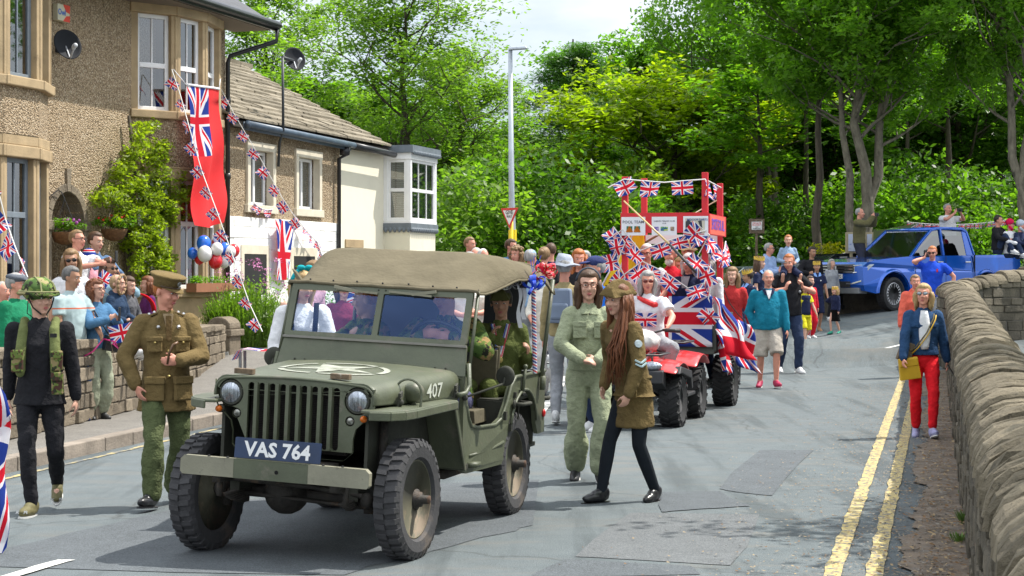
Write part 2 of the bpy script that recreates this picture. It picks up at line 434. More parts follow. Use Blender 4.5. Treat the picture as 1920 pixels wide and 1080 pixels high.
rn = random.Random(11)
TH = .44
def wp(y, zt): return (wall_x(y)+TH/2, y, zt)
wpath = [wp(3.6, .86), wp(9, .93), wp(15, 1.0), wp(21, 1.13), wp(26, 1.24), wp(28.2, 1.3), (7.36, 29.5, 1.33), (7.62, 30.4, 1.36), (8.05, 31.05, 1.42), (8.6, 31.45, 1.5), (9.3, 31.75, 1.62), (10.6, 32.2, 1.74), (14, 33.2, 1.85), (22, 35.5, 1.9)]
root = empty('parapet_wall', (0, 0, 0), 'curving dark gritstone bridge parapet with rounded cope stones on the right', 'wall')
mb = MB(); core(mb, wpath, -2.4, TH); mb.build('wall_core', MORT, root)
mb = MB(); courses(mb, wpath, -1.4, 1.9, TH, .15, (.16, .42), rn); mb.build('wall_face', ST_DARK, root, bev=.012)
mb = MB(); s = 0; L = plen(wpath)
while s < L-.3:
    w = rn.uniform(.09, .2) if s < 20 else rn.uniform(.14, .34)
    p, d = pathpt(wpath, s+w/2); n = V((d.y, -d.x, 0)); d3 = V((d.x, d.y, 0)); rx = TH/2+.045+rn.uniform(-.02, .02); rz = .2+rn.uniform(-.03, .02)
    p = V((p.x, p.y, p.z-.02)); g = w/2-.006; tw = rn.uniform(-.02, .02); N = 12
    ring = lambda e, k: [p+d3*(e*g+tw*cos(t))+n*(rx*k*cos(t))+V((0, 0, rz*k*max(0, sin(t))**.85)) for t in [pi*i/(N-1) for i in range(N)]]
    rs = ring(-1, .94)+ring(-.7, 1)+ring(.7, 1)+ring(1, .94)
    mb._add(rs, [tuple(range(N))[::-1], tuple(range(3*N, 4*N))]+[(j*N+i, j*N+i+1, (j+1)*N+i+1, (j+1)*N+i) for j in range(3) for i in range(N-1)]+[(j*N+N-1, j*N, (j+1)*N, (j+1)*N+N-1) for j in range(3)])
    s += w
mb.build('cope_stones', ST_COPE, root, mods=[('DISPLACE', dict(texture=cloud('rock', .035, 4), strength=.04, mid_level=.5, texture_coords='LOCAL'))])
mb = MB()
for q in ((7.9, 30.2, .95), (8.25, 30.65, .45), (7.4, 28.9, .75), (8.6, 30.9, .2)): tuft(mb, q, .04, .2, 26, rn)
struct(mb.build('wall_weeds', LEAFG), 'stuff')
# ---------------------------------------------------------------- sky
w = bpy.data.worlds.new('World'); scn.world = w; w.use_nodes = True; nt = w.node_tree; bg = nt.nodes['Background']
SUN_EL, SUN_AZ = 59, 70   # azimuth from +Y towards +X
sky = nt.nodes.new('ShaderNodeTexSky'); sky.sky_type = 'NISHITA'; sky.sun_disc = False; sky.sun_elevation = R(SUN_EL); sky.sun_rotation = R(SUN_AZ); sky.dust_density = 1.5
tc = nt.nodes.new('ShaderNodeTexCoord'); mp = nt.nodes.new('ShaderNodeMapping'); mp.inputs['Scale'].default_value = (1, 1, 3.2); lnk(nt, tc.outputs['Generated'], mp.inputs[0])
n = noise(nt, mp.outputs[0], 2.6, 6, .55)
cl = ramp(nt, n, [(.35, (.15, .15, .15)), (.52, (1, 1, 1))])
n2 = noise(nt, mp.outputs[0], 5, 6, .6)
cc = ramp(nt, n2, [(.3, (7.2, 7.8, 8.6, 1)), (.7, (10.5, 10.8, 11, 1))])
sz = nt.nodes.new('ShaderNodeSeparateXYZ'); lnk(nt, tc.outputs['Generated'], sz.inputs[0])
cc = mixc(nt, 1.0, cc, ramp(nt, sz.outputs[2], [(.02, (.60, .62, .65)), (.16, (.72, .74, .77)), (.55, (1.35, 1.35, 1.35, 1))]), 'MULTIPLY')
c = mixc(nt, cl, sky.outputs[0], cc)
lnk(nt, c, bg.inputs[0]); bg.inputs[1].default_value = .10
sd = bpy.data.lights.new('sun', 'SUN'); sd.energy = 4.2; sd.angle = R(.5); sd.color = (1, .955, .88)
so = bpy.data.objects.new('sun', sd); COL.objects.link(so)
dv = V((sin(R(SUN_AZ))*cos(R(SUN_EL)), cos(R(SUN_AZ))*cos(R(SUN_EL)), sin(R(SUN_EL))))
so.rotation_euler = dv.to_track_quat('Z', 'Y').to_euler(); so.location = (20, 5, 30)
cam = bpy.data.cameras.new('camera'); co = bpy.data.objects.new('camera', cam); COL.objects.link(co); scn.camera = co
co.location = (0, 0, CH); co.rotation_euler = (pi/2, 0, 0); cam.sensor_width = 36; cam.lens = 36*FP/RX; cam.shift_y = -30/RX; cam.clip_end = 500; cam.clip_start = .1
scn.view_settings.view_transform = 'Standard'; scn.view_settings.look = 'None'; scn.view_settings.gamma = 1; scn.view_settings.exposure = .70
scn.cycles.max_bounces = 6; scn.cycles.transparent_max_bounces = 12
# ================================================================ the old army vehicle
from mathutils.geometry import tessellate_polygon
TH_J = R(16.6); JF = V((-sin(TH_J), -cos(TH_J), 0)); JL = V((cos(TH_J), -sin(TH_J), 0)); JO = V((-1.243, 10.63, 0))
PH = R(2.68)
def roll(p):
    z = p[2]-.35; return V((p[0], p[1]*cos(PH)+z*sin(PH), -p[1]*sin(PH)+z*cos(PH)+.35))
def jw(x, y, z, r=True):
    p = roll((x, y, z)) if r else V((x, y, z)); q = JO+JF*p.x+JL*p.y; q.z = p.z; return q
def plate(mb, outer, holes, fn, a, b):
    """extruded outline with holes; fn(p, t)"""
    loops = [outer]+holes; fl = [p for l in loops for p in l]; n = len(fl)
    tris = tessellate_polygon([[V((p[0], p[1], 0)) for p in l] for l in loops])
    vs = [fn(p, a) for p in fl]+[fn(p, b) for p in fl]; fs = [tuple(t) for t in tris]+[tuple(n+k for k in t)[::-1] for t in tris]
    o = 0
    for l in loops:
        m = len(l); fs += [(o+i, o+(i+1) % m, n+o+(i+1) % m, n+o+i) for i in range(m)]; o += m
    return mb._add(vs, fs)
def circ(cx, cy, r, n=20, ry=None): return [(cx+r*cos(2*pi*k/n), cy+(ry or r)*sin(2*pi*k/n)) for k in range(n)]
def stad(cx, z0, z1, w, n=8):
    return [(cx+w*cos(t), z1-w+w*sin(t)) for t in [pi*k/n for k in range(n+1)]]+[(cx+w*cos(t), z0+w+w*sin(t)) for t in [pi+pi*k/n for k in range(n+1)]]
def rrect(x0, x1, y0, y1, r, n=4):
    o = []
    for cx, cy, a in ((x1-r, y1-r, 0), (x0+r, y1-r, 90), (x0+r, y0+r, 180), (x1-r, y0+r, 270)):
        o += [(cx+r*cos(R(a+90*k/n)), cy+r*sin(R(a+90*k/n))) for k in range(n+1)]
    return o
OD = M('olive_paint', (.082, .092, .056), .48, 0, .2, 3, .25, 30, spec=.5, dirt=((.125, .115, .085), 5, .56))
ODD = M('olive_underside', (.035, .036, .026), .8, 0, .3, 5, .3, 40)
ODT = M('tan_olive_paint', (.21, .20, .145), .6, 0, .15, 4, .3, 30, dirt=((.12, .11, .08), 14, .6))
RUB = M('tyre_rubber', (.042, .041, .044), .8, 0, .25, 6, .4, 60, dirt=((.10, .08, .065), 3, .60))
RIMM = M('dusty_olive_rim', (.10, .095, .062), .7, 0, .2, 8, .2, 40, dirt=((.2, .15, .10), 6, .52))
RUST = M('rusty_iron', (.10, .055, .035), .9, 0, .4, 14, .6, 60)
STEEL = M('dull_steel', (.25, .25, .25), .4, .7, .2, 20)
BLK = M('black_interior', (.012, .012, .012), .8, 0, .2)
CANV = M('khaki_canvas', (.18, .155, .105), .95, 0, .10, 5, .5, 7, spec=.1, dist=.025, stretch=(1, 1, 2))
CANVI = M('dark_canvas_inside', (.05, .052, .06), .95, 0, .08, 5)
CHROME = M('chrome', (.6, .6, .6), .12, 1, .03)
WOODB = M('worn_wood', (.13, .09, .055), .8, 0, .4, 20, .4, 40, dirt=((.4, .38, .33), 12, .56))
STEN = M('stencil_white', (.50, .52, .46), .7, 0, .2, 12, dirt=((.13, .14, .095), 7, .53))
AMB = M('amber_lens', (.6, .13, .01), .25, 0, .1)
REDL = M('red_lens', (.45, .01, .01), .25, 0, .1)
LENS = M('ribbed_lens', (.42, .45, .5), .12, .75, .55, 30, .5, 50, stretch=(1, 3, .4))
BLU = M('dark_blue_plate', (.012, .028, .075), .35, 0, .25, 8)
WTXT = M('plate_white', (.7, .7, .7), .5, 0, .03)
JEEP = empty('army_jeep', JO, 'olive military open vehicle with khaki canvas top and white stencilled bonnet number', 'jeep', atan2(JF.y, JF.x))
def jb(mb, name, mats, smooth=False, parent=JEEP, rolled=True, **k):
    if rolled: mb.v = [roll(p) for p in mb.v]
    return mb.build(name, mats, parent, smooth, **k)
# grille
g = MB()
outer = rrect(-.509, .509, .99, 1.085, .07)
outer = [p for p in outer if p[1] > 1.0]+[(-.509, .93), (-.49, .885), (-.40, .80), (-.385, .74), (-.385, .66), (-.33, .61), (.33, .61), (.385, .66), (.385, .74), (.40, .80), (.49, .885), (.509, .93)]
outer = [(y, z-.02*(abs(y)/.5)**2*(z > 1)) for y, z in outer]
holes = [stad(-.272+.068*i, .665, 1.035, .0215) for i in range(9)]+[circ(s*.405, .965, .083, 22) for s in (-1, 1)]+[circ(s*.362, .845, .03, 14) for s in (-1, 1)]
plate(g, outer, holes, lambda p, t: (t, p[0], p[1]), .235, .255)
for i in range(8): g.box((.262, -.238+.068*i, .85), (.016, .022, .37))
jb(g, 'grille', OD, bev=.004)
r = MB(); r.box((.15, 0, .85), (.04, .62, .44)); 
for i in range(40): r.box((.175, 0, .64+.0105*i), (.012, .6, .003))
jb(r, 'radiator', M('radiator_core', (.022, .018, .015), .8, 0, .5, 20))
for s in (-1, 1):
    h = MB(); h.lathe([(.0, .27), (.058, .262), (.066, .248)], lambda x, y, d: (d-.0, s*.405+x, .965+y), 24)
    hl = jb(h, 'headlight', LENS, True)
    h = MB(); h.lathe([(.064, .255), (.072, .258), (.078, .245), (.078, .18)], lambda x, y, d: (d, s*.405+x, .965+y), 24, False); h.build('headlight_ring', ODD, hl)
    hl.children[0].data.transform(Matrix()); 
    for v in hl.children[0].data.vertices: v.co = roll(v.co)
    h = MB(); h.lathe([(0, .262), (.02, .256), (.026, .24)], lambda x, y, d: (d, s*.362+x, .845+y), 14); jb(h, 'side_light', M('clear_lens', (.3, .3, .27), .15, .5, .4, 60), True)
    h = MB(); h.lathe([(0, .30), (.014, .295), (.02, .28), (.02, .265)], lambda x, y, d: (d, s*(.455 if s > 0 else .47)+x, .865+y), 14); h2 = jb(h, 'indicator_light', AMB, True)
    h = MB(); h.lathe([(0, .264), (.024, .262), (.026, .24), (.012, .22)], lambda x, y, d: (d, s*(.455 if s > 0 else .47)+x, .865+y), 14); jb(h, 'lamp_housing', ODD, True)
    # front wings
    f = MB()
    top = [(.34, .46), (.36, .52), (.30, .63), (.20, .685), (.05, .70), (-.72, .70), (-.72, .46)]
    top = [(x, s*y) for x, y in top]
    f.prism(top, lambda p, t: (p[0], p[1], t), .905, .925)
    lip = top[1:6]
    for a, b in zip(lip, lip[1:]): f.bar((a[0], a[1], .893), (b[0], b[1], .893), .014, .05)
    f._add([(-.71, s*.47, .915), (-.71, s*.70, .915), (-.955, s*.70, .45), (-.955, s*.47, .45), (-.725, s*.47, .915), (-.725, s*.70, .915), (-.97, s*.70, .45), (-.97, s*.47, .45)],
           [(0, 1, 2, 3), (7, 6, 5, 4), (0, 4, 5, 1), (1, 5, 6, 2), (2, 6, 7, 3), (3, 7, 4, 0)])
    f.prism([(-.70, .91), (-.66, .895), (-.93, .45), (-.965, .45)], lambda p, t: (p[0], t, p[1]), s*.688, s*.702)
    jb(f, 'front_wing', OD, bev=.006)
    f = MB(); f.box((-.35, s*.46, .71), (1.15, .02, .42)); f.bar((.2, s*.38, .42), (-2.6, s*.38, .48), .06, .1); jb(f, 'inner_wing', ODD)
# bonnet
def hood(u, v):
    x = .262-1.215*v; w = .512+(.628-.512)*v**.9; zt = 1.078+.045*v-.01*v*v; zb = .945-.035*v
    q = (u-.5)*2; a = abs(q); sg = 1 if q > 0 else -1
    if a > .80: return (x, sg*w, zb+(zt-.105-zb)*(1-(a-.80)/.2))
    if a > .56:
        t = (a-.56)/.24*pi/2; return (x, sg*(w-.085+.085*sin(t)), zt-.105+.085*cos(t)-.0)
    k = a/.56; return (x, sg*k*(w-.085), zt-.02*k*k)
h = MB(); h.grid(hood, 40, 16)
jb(h, 'bonnet', OD, True, mods=[('SOLIDIFY', dict(thickness=.012, offset=-1))])
bn = JEEP.children[-1]
def hoodpt(x, y, up=.003):
    v = (.262-x)/1.215; w = .512+(.628-.512)*max(v, 0)**.9; zt = 1.078+.045*v-.01*v*v; k = y/(w-.085); return (x, y, zt-.02*k*k+up)
def hoodside(x, z, off=.003):
    v = (.262-x)/1.215; return (x, .512+(.628-.512)*v**.9+off, z)
t = MB(); cx = -.36
star = []
for k in range(10):
    rr = .30 if k % 2 == 0 else .118; a = pi/2+k*pi/5; star.append((cx+rr*sin(a), rr*cos(a)))
plate(t, star, [], lambda p, e: hoodpt(p[0], p[1], e), .0035, .0045)
for k in range(5):
    a0 = pi/2+k*2*pi/5
    arc = [(cx+.35*sin(a0+.08+d*(2*pi/5-.16)/8), .35*cos(a0+.08+d*(2*pi/5-.16)/8)) for d in range(9)]+[(cx+.31*sin(a0+.08+d*(2*pi/5-.16)/8), .31*cos(a0+.08+d*(2*pi/5-.16)/8)) for d in range(8, -1, -1)]
    plate(t, arc, [], lambda p, e: hoodpt(p[0], p[1], e), .0035, .0045)
ob = jb(t, 'painted_star', M('worn_glare_dulled_star', (.30, .31, .255), .65, 0, .2, 8, dirt=((.12, .13, .085), 6, .53)), parent=bn)  # white dulled for wear and to imitate grazing reflection off the bonnet
t = MB(); t.text('407', .125, lambda x, y: hoodside(-.56-x*1.25, .985+y, .004)); jb(t, 'painted_number', STEN, parent=bn)
for y in (-.36, .26):
    b = MB(); b.box(hoodpt(.17, y, .022), (.045, .12, .032)); jb(b, 'wooden_block', WOODB, bev=.003)
for x0 in (-.02, -.84):
    b = MB(); 
    for dz in (-.05, 0, .04): b.tube([hoodside(x0+dz*.4, .93, .02), hoodside(x0+.02, .99+dz*.3, .03), hoodside(x0-.03, 1.0+dz*.3, .02)], .009, 6)
    b.ell(hoodside(x0, .95, .03), .02); jb(b, 'bonnet_catch', ODD)
b = MB(); b.lathe([(0, .02), (.045, .015), (.062, -.02), (.055, -.09), (.0, -.12)], lambda x, y, d: (-.16+d, .585+x, 1.0+y), 18)
b.bar((-.2, .585, .925), (-.2, .585, .96), .03, .03)
bl = jb(b, 'blackout_lamp', OD, True)
b = MB(); b.tube([(-.10, .50, .925)]+[(-.11, .585+.085*cos(a), 1.0+.085*sin(a)) for a in [pi-pi*k/10 for k in range(11)]]+[(-.1, .67, .925)], .008, 6); jb(b, 'lamp_guard', OD, parent=bl)
# body tub
def side(s):
    out = [(-.965, 1.07), (-1.04, 1.04), (-1.06, .90), (-1.09, .80), (-1.16, .73), (-1.28, .705), (-1.58, .70), (-1.68, .735), (-1.76, .84), (-1.82, .95), (-1.88, .995), (-1.95, 1.005), (-2.66, 1.0), (-2.655, .56), (-2.48, .56), (-2.455, .64)]
    out += [(-2.13+.325*cos(a), .60+.30*sin(a)) for a in [pi-R(15)-R(130)*k/9 for k in range(0)]]
    out += [(-2.13-.325*cos(a), .61+.29*sin(a)) for a in [R(10)+R(155)*k/10 for k in range(11)]]
    out += [(-1.80, .62), (-1.78, .45), (-1.74, .42), (-1.05, .42), (-.965, .45)]
    mb = MB(); yf = lambda x: .655+.075*ss(-x, 1.2, 2.0)
    plate(mb, out, [], lambda p, t: (p[0], s*(yf(p[0])+t+.012*ss(.62-p[1], 0, .05)), p[1]), -.03, 0)
    jb(mb, 'body_side', OD, bev=.005)
    mb = MB(); mb.tube([(x, s*(yf(x)-.0), z) for x, z in [(-1.05, .86), (-1.09, .78), (-1.16, .72), (-1.28, .70), (-1.58, .695), (-1.68, .73), (-1.76, .835), (-1.82, .945), (-1.9, 1.005), (-2.65, 1.01)]], .013, 8)
    mb.tube([(x, s*(yf(x)+.012), z) for x, z in [(-1.1, .53), (-1.45, .53), (-1.7, .57)]], .012, 6)
    mb.tube([(-2.13-.33*cos(a), s*.735, .61+.295*sin(a)) for a in [R(10)+R(155)*k/12 for k in range(13)]], .01, 6)
    mb.box((-1.12, s*.69, .475), (.12, .08, .03)); jb(mb, 'body_rim', OD, True)
    mb = MB(); mb.tube([(-1.86, s*.73, .82), (-1.88, s*.80, .82), (-2.02, s*.81, .82), (-2.04, s*.73, .82)], .013, 8); mb.tube([(-2.66, s*.66, .80), (-2.75, s*.74, .80), (-2.82, s*.72, .80)], .016, 8)
    mb.ell((-1.86, s*.74, .82), (.03, .012, .03)); jb(mb, 'grab_handle', ODD, True)
for s in (-1, 1): side(s)
b = MB(); b.box((-1.8, 0, .47), (1.7, 1.36, .03)); b.box((-2.64, 0, .78), (.03, 1.38, .44)); b.box((-1.0, 0, .78), (.03, 1.2, .55))
for s in (-1, 1):
    b.box((-2.2, s*.60, .84), (.84, .2, .02)); b.box((-2.2, s*.50, .66), (.84, .02, .36)); b.box((-1.78, s*.60, .66), (.02, .2, .36)); b.box((-2.5, s*.60, .66), (.02, .2, .36))
jb(b, 'body_floor', ODD)
b = MB(); b.grid(lambda u, v: (-.955-.05*v, (u-.5)*1.27, 1.115-.07*(abs(u-.5)*2)**4+.006*v), 20, 2); jb(b, 'cowl', OD, True, mods=[('SOLIDIFY', dict(thickness=.01))])
SEATM = M('brown_canvas_seat', (.10, .085, .05), .9, 0, .2, 8, .4, 20)
for y in (.36, -.36):
    b = MB(); b.box((-1.72, y, .74), (.42, .42, .09), taper=.93); b.box((-1.97, y, .98), (.07, .42, .40)); b.tube([(-1.5, y+.2, .7), (-1.5, y+.2, .48)], .015, 6); b.tube([(-1.93, y-.21, .48), (-1.99, y-.21, 1.2), (-1.99, y+.21, 1.2), (-1.93, y+.21, .48)], .015, 8); jb(b, 'seat', SEATM, bev=.02)
b = MB(); c0 = V((-1.38, .34, 1.22)); ax = V((-.72, 0, .5)).normalized(); e1 = V((0, 1, 0)); e2 = ax.cross(e1)
b.tube([c0+(e1*cos(a)+e2*sin(a))*.205 for a in [2*pi*k/24 for k in range(25)]], .014, 8)
for a in (pi/2, pi*7/6, -pi/6): b.tube([c0, c0+(e1*cos(a)+e2*sin(a))*.2], .009, 6)
b.tube([c0, c0-ax*.45], .02, 8); jb(b, 'steering_wheel', M('black_bakelite', (.02, .022, .02), .35), True)
# windscreen
def W(y, z, off=0): return (-.96-.343*(z-1.066)+off, y*(1+.03*ss(1.25-z, 0, .18)), z)
b = MB()
plate(b, [(-.641, 1.06), (.641, 1.06), (.641, 1.243), (-.641, 1.243)], [], lambda p, t: W(p[0], p[1], t), -.02, .0); ws = jb(b, 'windscreen', OD, bev=.004)
b = MB()
plate(b, rrect(-.641, .641, 1.252, 1.603, .02), [rrect(-.598, -.02, 1.283, 1.557, .008), rrect(.02, .598, 1.283, 1.557, .008)], lambda p, t: W(p[0], p[1], t), -.018, .012)
jb(b, 'windscreen_frame', OD, parent=ws, bev=.005)
b = MB(); b.bar(W(-.645, 1.247, .008), W(.645, 1.247, .008), .022, .014); jb(b, 'windscreen_hinge', M('worn_edge', (.2, .19, .17), .6), parent=ws)
GLW = glass('windscreen_glass', (.88, .94, 1), .06, gc=(.25, .42, .9))  # blue of the sky reflection is put into the gloss colour
for y0, y1 in ((-.60, -.018), (.018, .60)):
    b = MB(); b.grid(lambda u, v: W(y0+(y1-y0)*u, 1.28+.28*v, -.004), 1, 1); jb(b, 'glass_pane', GLW, parent=ws)
for y0, sg in ((-.16, -1), (.22, 1)):
    b = MB(); b.bar(W(y0-.16, 1.575, .022), W(y0+.14, 1.558, .022), .008, .014); b.bar(W(y0, 1.563, .02), W(y0+.17*sg, 1.59, .035), .01, .02); jb(b, 'wiper', ODT, parent=ws)
b = MB()
for y in (-.52, -.45, .44, .51): b.ell(W(y, 1.10, .006), .007, 6, 4)
for y in (-.3, -.02, .03, .33): b.ell(W(y, 1.58, .014), .006, 6, 4)
jb(b, 'screen_bolts', ODD, parent=ws)
b = MB()
for s in (-1, 1):
    b.tube([W(s*.66, 1.603, -.03), (-1.02, s*.672, 1.12)], .012, 8); b.tube([(-1.0, s*.67, 1.14), (-.98, s*.69, 1.0), (-.90, s*.69, .955), (-.80, s*.68, .95)], .016, 8)
jb(b, 'screen_bracket', OD, True)
# canvas hood
def canv(u, v):
    x = -1.13-1.53*v; w = .668+.085*ss(v, 0, .55)+.02*ss(v, .8, 1); zt = 1.612+.24*min(1, v/.29)-.055*ss(v, .45, 1)
    ze = 1.585+.095*ss(v, .05, .5)-.10*ss(v, .80, 1); q = (u-.5)*2; a = abs(q)
    if a > .86: k = (a-.86)/.14; y = w; z = ze+(1-k)*.02
    else:
        t = (a/.86); y = w*min(1, t**.95); z = ze+.02+(zt-ze-.02)*(1-t**(3.2+5*ss(v, 0, .25)))
    z -= .012*sin(pi*u)*(sin(v*pi*2))*0+.018*(1-t*t if a <= .86 else 0)*(abs(sin(pi*ss(v, .35, 1)))) if a <= .86 else 0
    p = V((x, (y if q > 0 else -y), z)); nz = NZ.noise(V((x*3.2, y*2.2*(1 if q > 0 else -1)+x*2, 3)))
    return p+V((0, 0, .012*nz+.006*NZ.noise(p*9)))
b = MB(); b.grid(canv, 44, 44)
translucent(CANV.node_tree, CANV.node_tree.nodes['Principled BSDF'], CANV.node_tree.nodes['Principled BSDF'].inputs[0].links[0].from_socket, .22)
cv = jb(b, 'canvas_roof', CANV, True, mods=[('SOLIDIFY', dict(thickness=.006, offset=-1))])
b = MB(); b.tube([canv(.02+.96*k/20, 0)+V((0, 0, -.004)) for k in range(21)], .012, 8)
for s in (0, 1): b.tube([canv(s, k/20)+V((0, 0, 0)) for k in range(21)], .009, 6)
b.tube([canv(.01+.98*k/30, .985)+V((0, 0, .004)) for k in range(31)], .01, 6)
jb(b, 'canvas_hem', CANV, True, parent=cv)
b = MB()
for k in range(9): b.ell(canv(.06+.11*k, .015)+V((.012, 0, .006)), .007, 6, 4)
jb(b, 'canvas_stud', BLK, parent=cv)
b = MB(); b.prism([(0, 0), (-.05, .07), (-.085, .10), (-.045, .012), (-.01, -.02)], lambda p, t: (-1.16+t, -.585+p[0]*.9, 1.62+p[1]*.75), -.02, .02); jb(b, 'canvas_flap', CANV, bev=.004)
b = MB(); plate(b, rrect(-.735, .60, .99, 1.77, .04), [rrect(-.02, .255, 1.30, 1.60, .06)], lambda p, t: (-2.60+t, p[0]-.16*ss(1.7-p[1], 0, .7)*(p[0] > .4), p[1]), -.006, 0); jb(b, 'rear_curtain', CANVI)
b = MB()
for s in (-1, 1):
    b.tube([(-2.63, s*.765, 1.68), (-2.50, s*.745, .97)], .016, 8); b.tube([(-2.58, s*.75, 1.42), (-2.0, s*.74, 1.0)], .0, 4)
    b.box((-2.5, s*.76, .93), (.05, .03, .10)); b.tube([(-2.05, s*.74, .90), (-2.06, s*.75, 1.06)], .012, 6); b.ell((-2.06, s*.75, 1.07), .018, 8, 5)
b.tube([(-2.63, .765, 1.68), (-2.63, 0, 1.76), (-2.63, -.765, 1.68)], .014, 8); jb(b, 'hood_bow', OD, True)
# bumper, plate
b = MB()
def bpart(y0, y1, ch0, ch1, m):
    b.m = m; poly = [(y0+ch0, .604), (y1-ch1, .604), (y1, .604-ch1*.9), (y1, .495+ch1*.6), (y1-ch1*.6, .495), (y0+ch0*.6, .495), (y0, .495+ch0*.6), (y0, .604-ch0*.9)]
    poly = [p for i, p in enumerate(poly) if p != poly[i-1]]
    plate(b, poly, [], lambda p, t: (t, p[0], p[1]), .46, .50)
bpart(-.592, -.252, .025, 0, 1); bpart(-.252, .215, 0, 0, 0); bpart(.215, .592, 0, .025, 1)
bp = jb(b, 'bumper', [OD, ODT], bev=.003)
b = MB(); b.lathe([(0, .502), (.012, .502)], lambda x, y, d: (d, .02+x, .545+y), 12)
for y in (-.42, -.3, .3, .42): b.ell((.48, y, .606), .009, 6, 4)
jb(b, 'bumper_hole', BLK, parent=bp)
b = MB(); plate(b, rrect(-.262, .278, .610, .728, .006), [], lambda p, t: (.47+t-.1*(p[1]-.61), p[0], p[1]), 0, .006); pl = jb(b, 'number_plate', BLU)
b = MB(); b.text('VAS 764', .122, lambda x, y: (.4785-.1*(.668+y-.61), .008+x*.96, .663+y*.95), font_w=2.6); jb(b, 'plate_lettering', WTXT, parent=pl)
# running gear
b = MB(); b.tube([(0, -.6, .35), (0, .6, .35)], .035, 10); b.ell((.02, -.12, .36), (.13, .14, .13), 14, 9); b.tube([(.09, -.12, .36), (.12, -.12, .36)], .09, 14)
b.tube([(.13, -.52, .36), (.14, .52, .33)], .013, 8); b.tube([(.22, -.42, .45), (.16, .1, .43), (.2, .5, .40)], .016, 8)
b.tube([(-2.03, -.6, .35), (-2.03, .6, .35)], .04, 10); b.ell((-2.03, .1, .35), (.13, .14, .13), 12, 8)
for s in (-1, 1):
    for k in range(5): b.bar((.35-.03*k, s*.37, .42-.012*k-.05), (-.40+.03*k, s*.37, .42-.012*k-.02), .045, .008)
    b.ell((.20, s*.47, .38), (.04, .04, .05)); b.ell((.14, s*.42, .36), .03); b.tube([(.05, s*.50, .26), (.05, s*.50, .85)], .028, 8); b.box((-.0, s*.42, .33), (.08, .06, .10)); b.tube([(.36, s*.40, .48), (.36, s*.40, .36)], .018, 6)
    b.box((.38, s*.37, .50), (.2, .05, .09))
b.box((-.5, 0, .42), (.9, .35, .2)); b.box((-1.4, .45, .40), (.7, .14, .06)); b.box((.3, 0, .57), (.12, .6, .05))
jb(b, 'axle', M('greasy_iron', (.03, .026, .022), .7, .2, .5, 12, .5, 60, dirt=((.09, .06, .04), 10, .55)), True)
def jeep_wheel(x, s, steer=0, r=.36, w=.15, yc=.652):
    root = bpy.data.objects.new('wheel', None); COL.objects.link(root); root.parent = JEEP; root.location = (x, s*yc, r-.006); root.rotation_euler = (0, 0, steer)
    t = MB(); h = w/2
    prof = [(r-.125, -h*.72), (r-.11, -h*.98), (r-.05, -h*1.08), (r-.018, -h*.95), (r-.016, -h*.8), (r-.016, h*.8), (r-.018, h*.95), (r-.05, h*1.08), (r-.11, h*.98), (r-.125, h*.72)]
    t.lathe(prof, lambda a, b, d: (a, d*s, b), 48, True)
    n = 34
    for sd in (-1, 1):
        for k in range(n):
            a = 2*pi*(k+(.5 if sd > 0 else 0))/n; da = pi/n*.52
            def q(aa, rr, yy): return (rr*cos(aa), yy, rr*sin(aa))
            vs = []
            for rr in (r-.022, r):
                e = .9 if rr == r else 1
                vs += [q(a-da*e, rr, sd*.004), q(a+da*e, rr, sd*.004), q(a+da*e+.02, rr-.002, sd*h*.88), q(a-da*e+.02, rr-.002, sd*h*.88)]
            vs += [q(a+da*.8+.02, r-.045, sd*h*1.12), q(a-da*.8+.02, r-.045, sd*h*1.12)]
            t._add(vs, [(4, 5, 6, 7), (0, 1, 5, 4), (1, 2, 6, 5), (3, 0, 4, 7), (7, 6, 8, 9), (2, 6, 8), (3, 9, 7)])
    t.build('tyre', RUB, root, False)
    t = MB(); R0 = r-.122
    t.lathe([(R0, h*.70), (R0-.012, h*.72), (R0-.018, h*.5), (R0-.03, h*.1), (R0-.05, -.005), (.115, -.012), (.10, .02), (.05, .035), (.0, .035)], lambda a, b, d: (a, d*s, b), 32)
    t.lathe([(R0+.01, -h*.7), (R0-.02, -h*.65), (R0-.03, h*.0), (R0-.02, .01)], lambda a, b, d: (a, d*s, b), 32)
    t.build('rim', RIMM, root, True)
    t = MB(); t.lathe([(.062, .02), (.062, .06), (.045, .066), (.045, .085), (.026, .088), (.026, .135), (0, .137)], lambda a, b, d: (a, d*s, b), 16)
    for k in range(5): a = 2*pi*k/5; t.ell((.082*cos(a), s*.03, .082*sin(a)), .013, 6, 4)
    t.m = 1; t.lathe([(.0245, .10), (.026, .138), (0, .139)], lambda a, b, d: (a, d*s, b), 12)
    t.build('hub', [M('greasy_iron'), RUST], root, True)
for x, s, st in ((0, 1, R(-3)), (0, -1, R(-3)), (-2.032, 1, 0), (-2.032, -1, 0)): jeep_wheel(x, s, st)
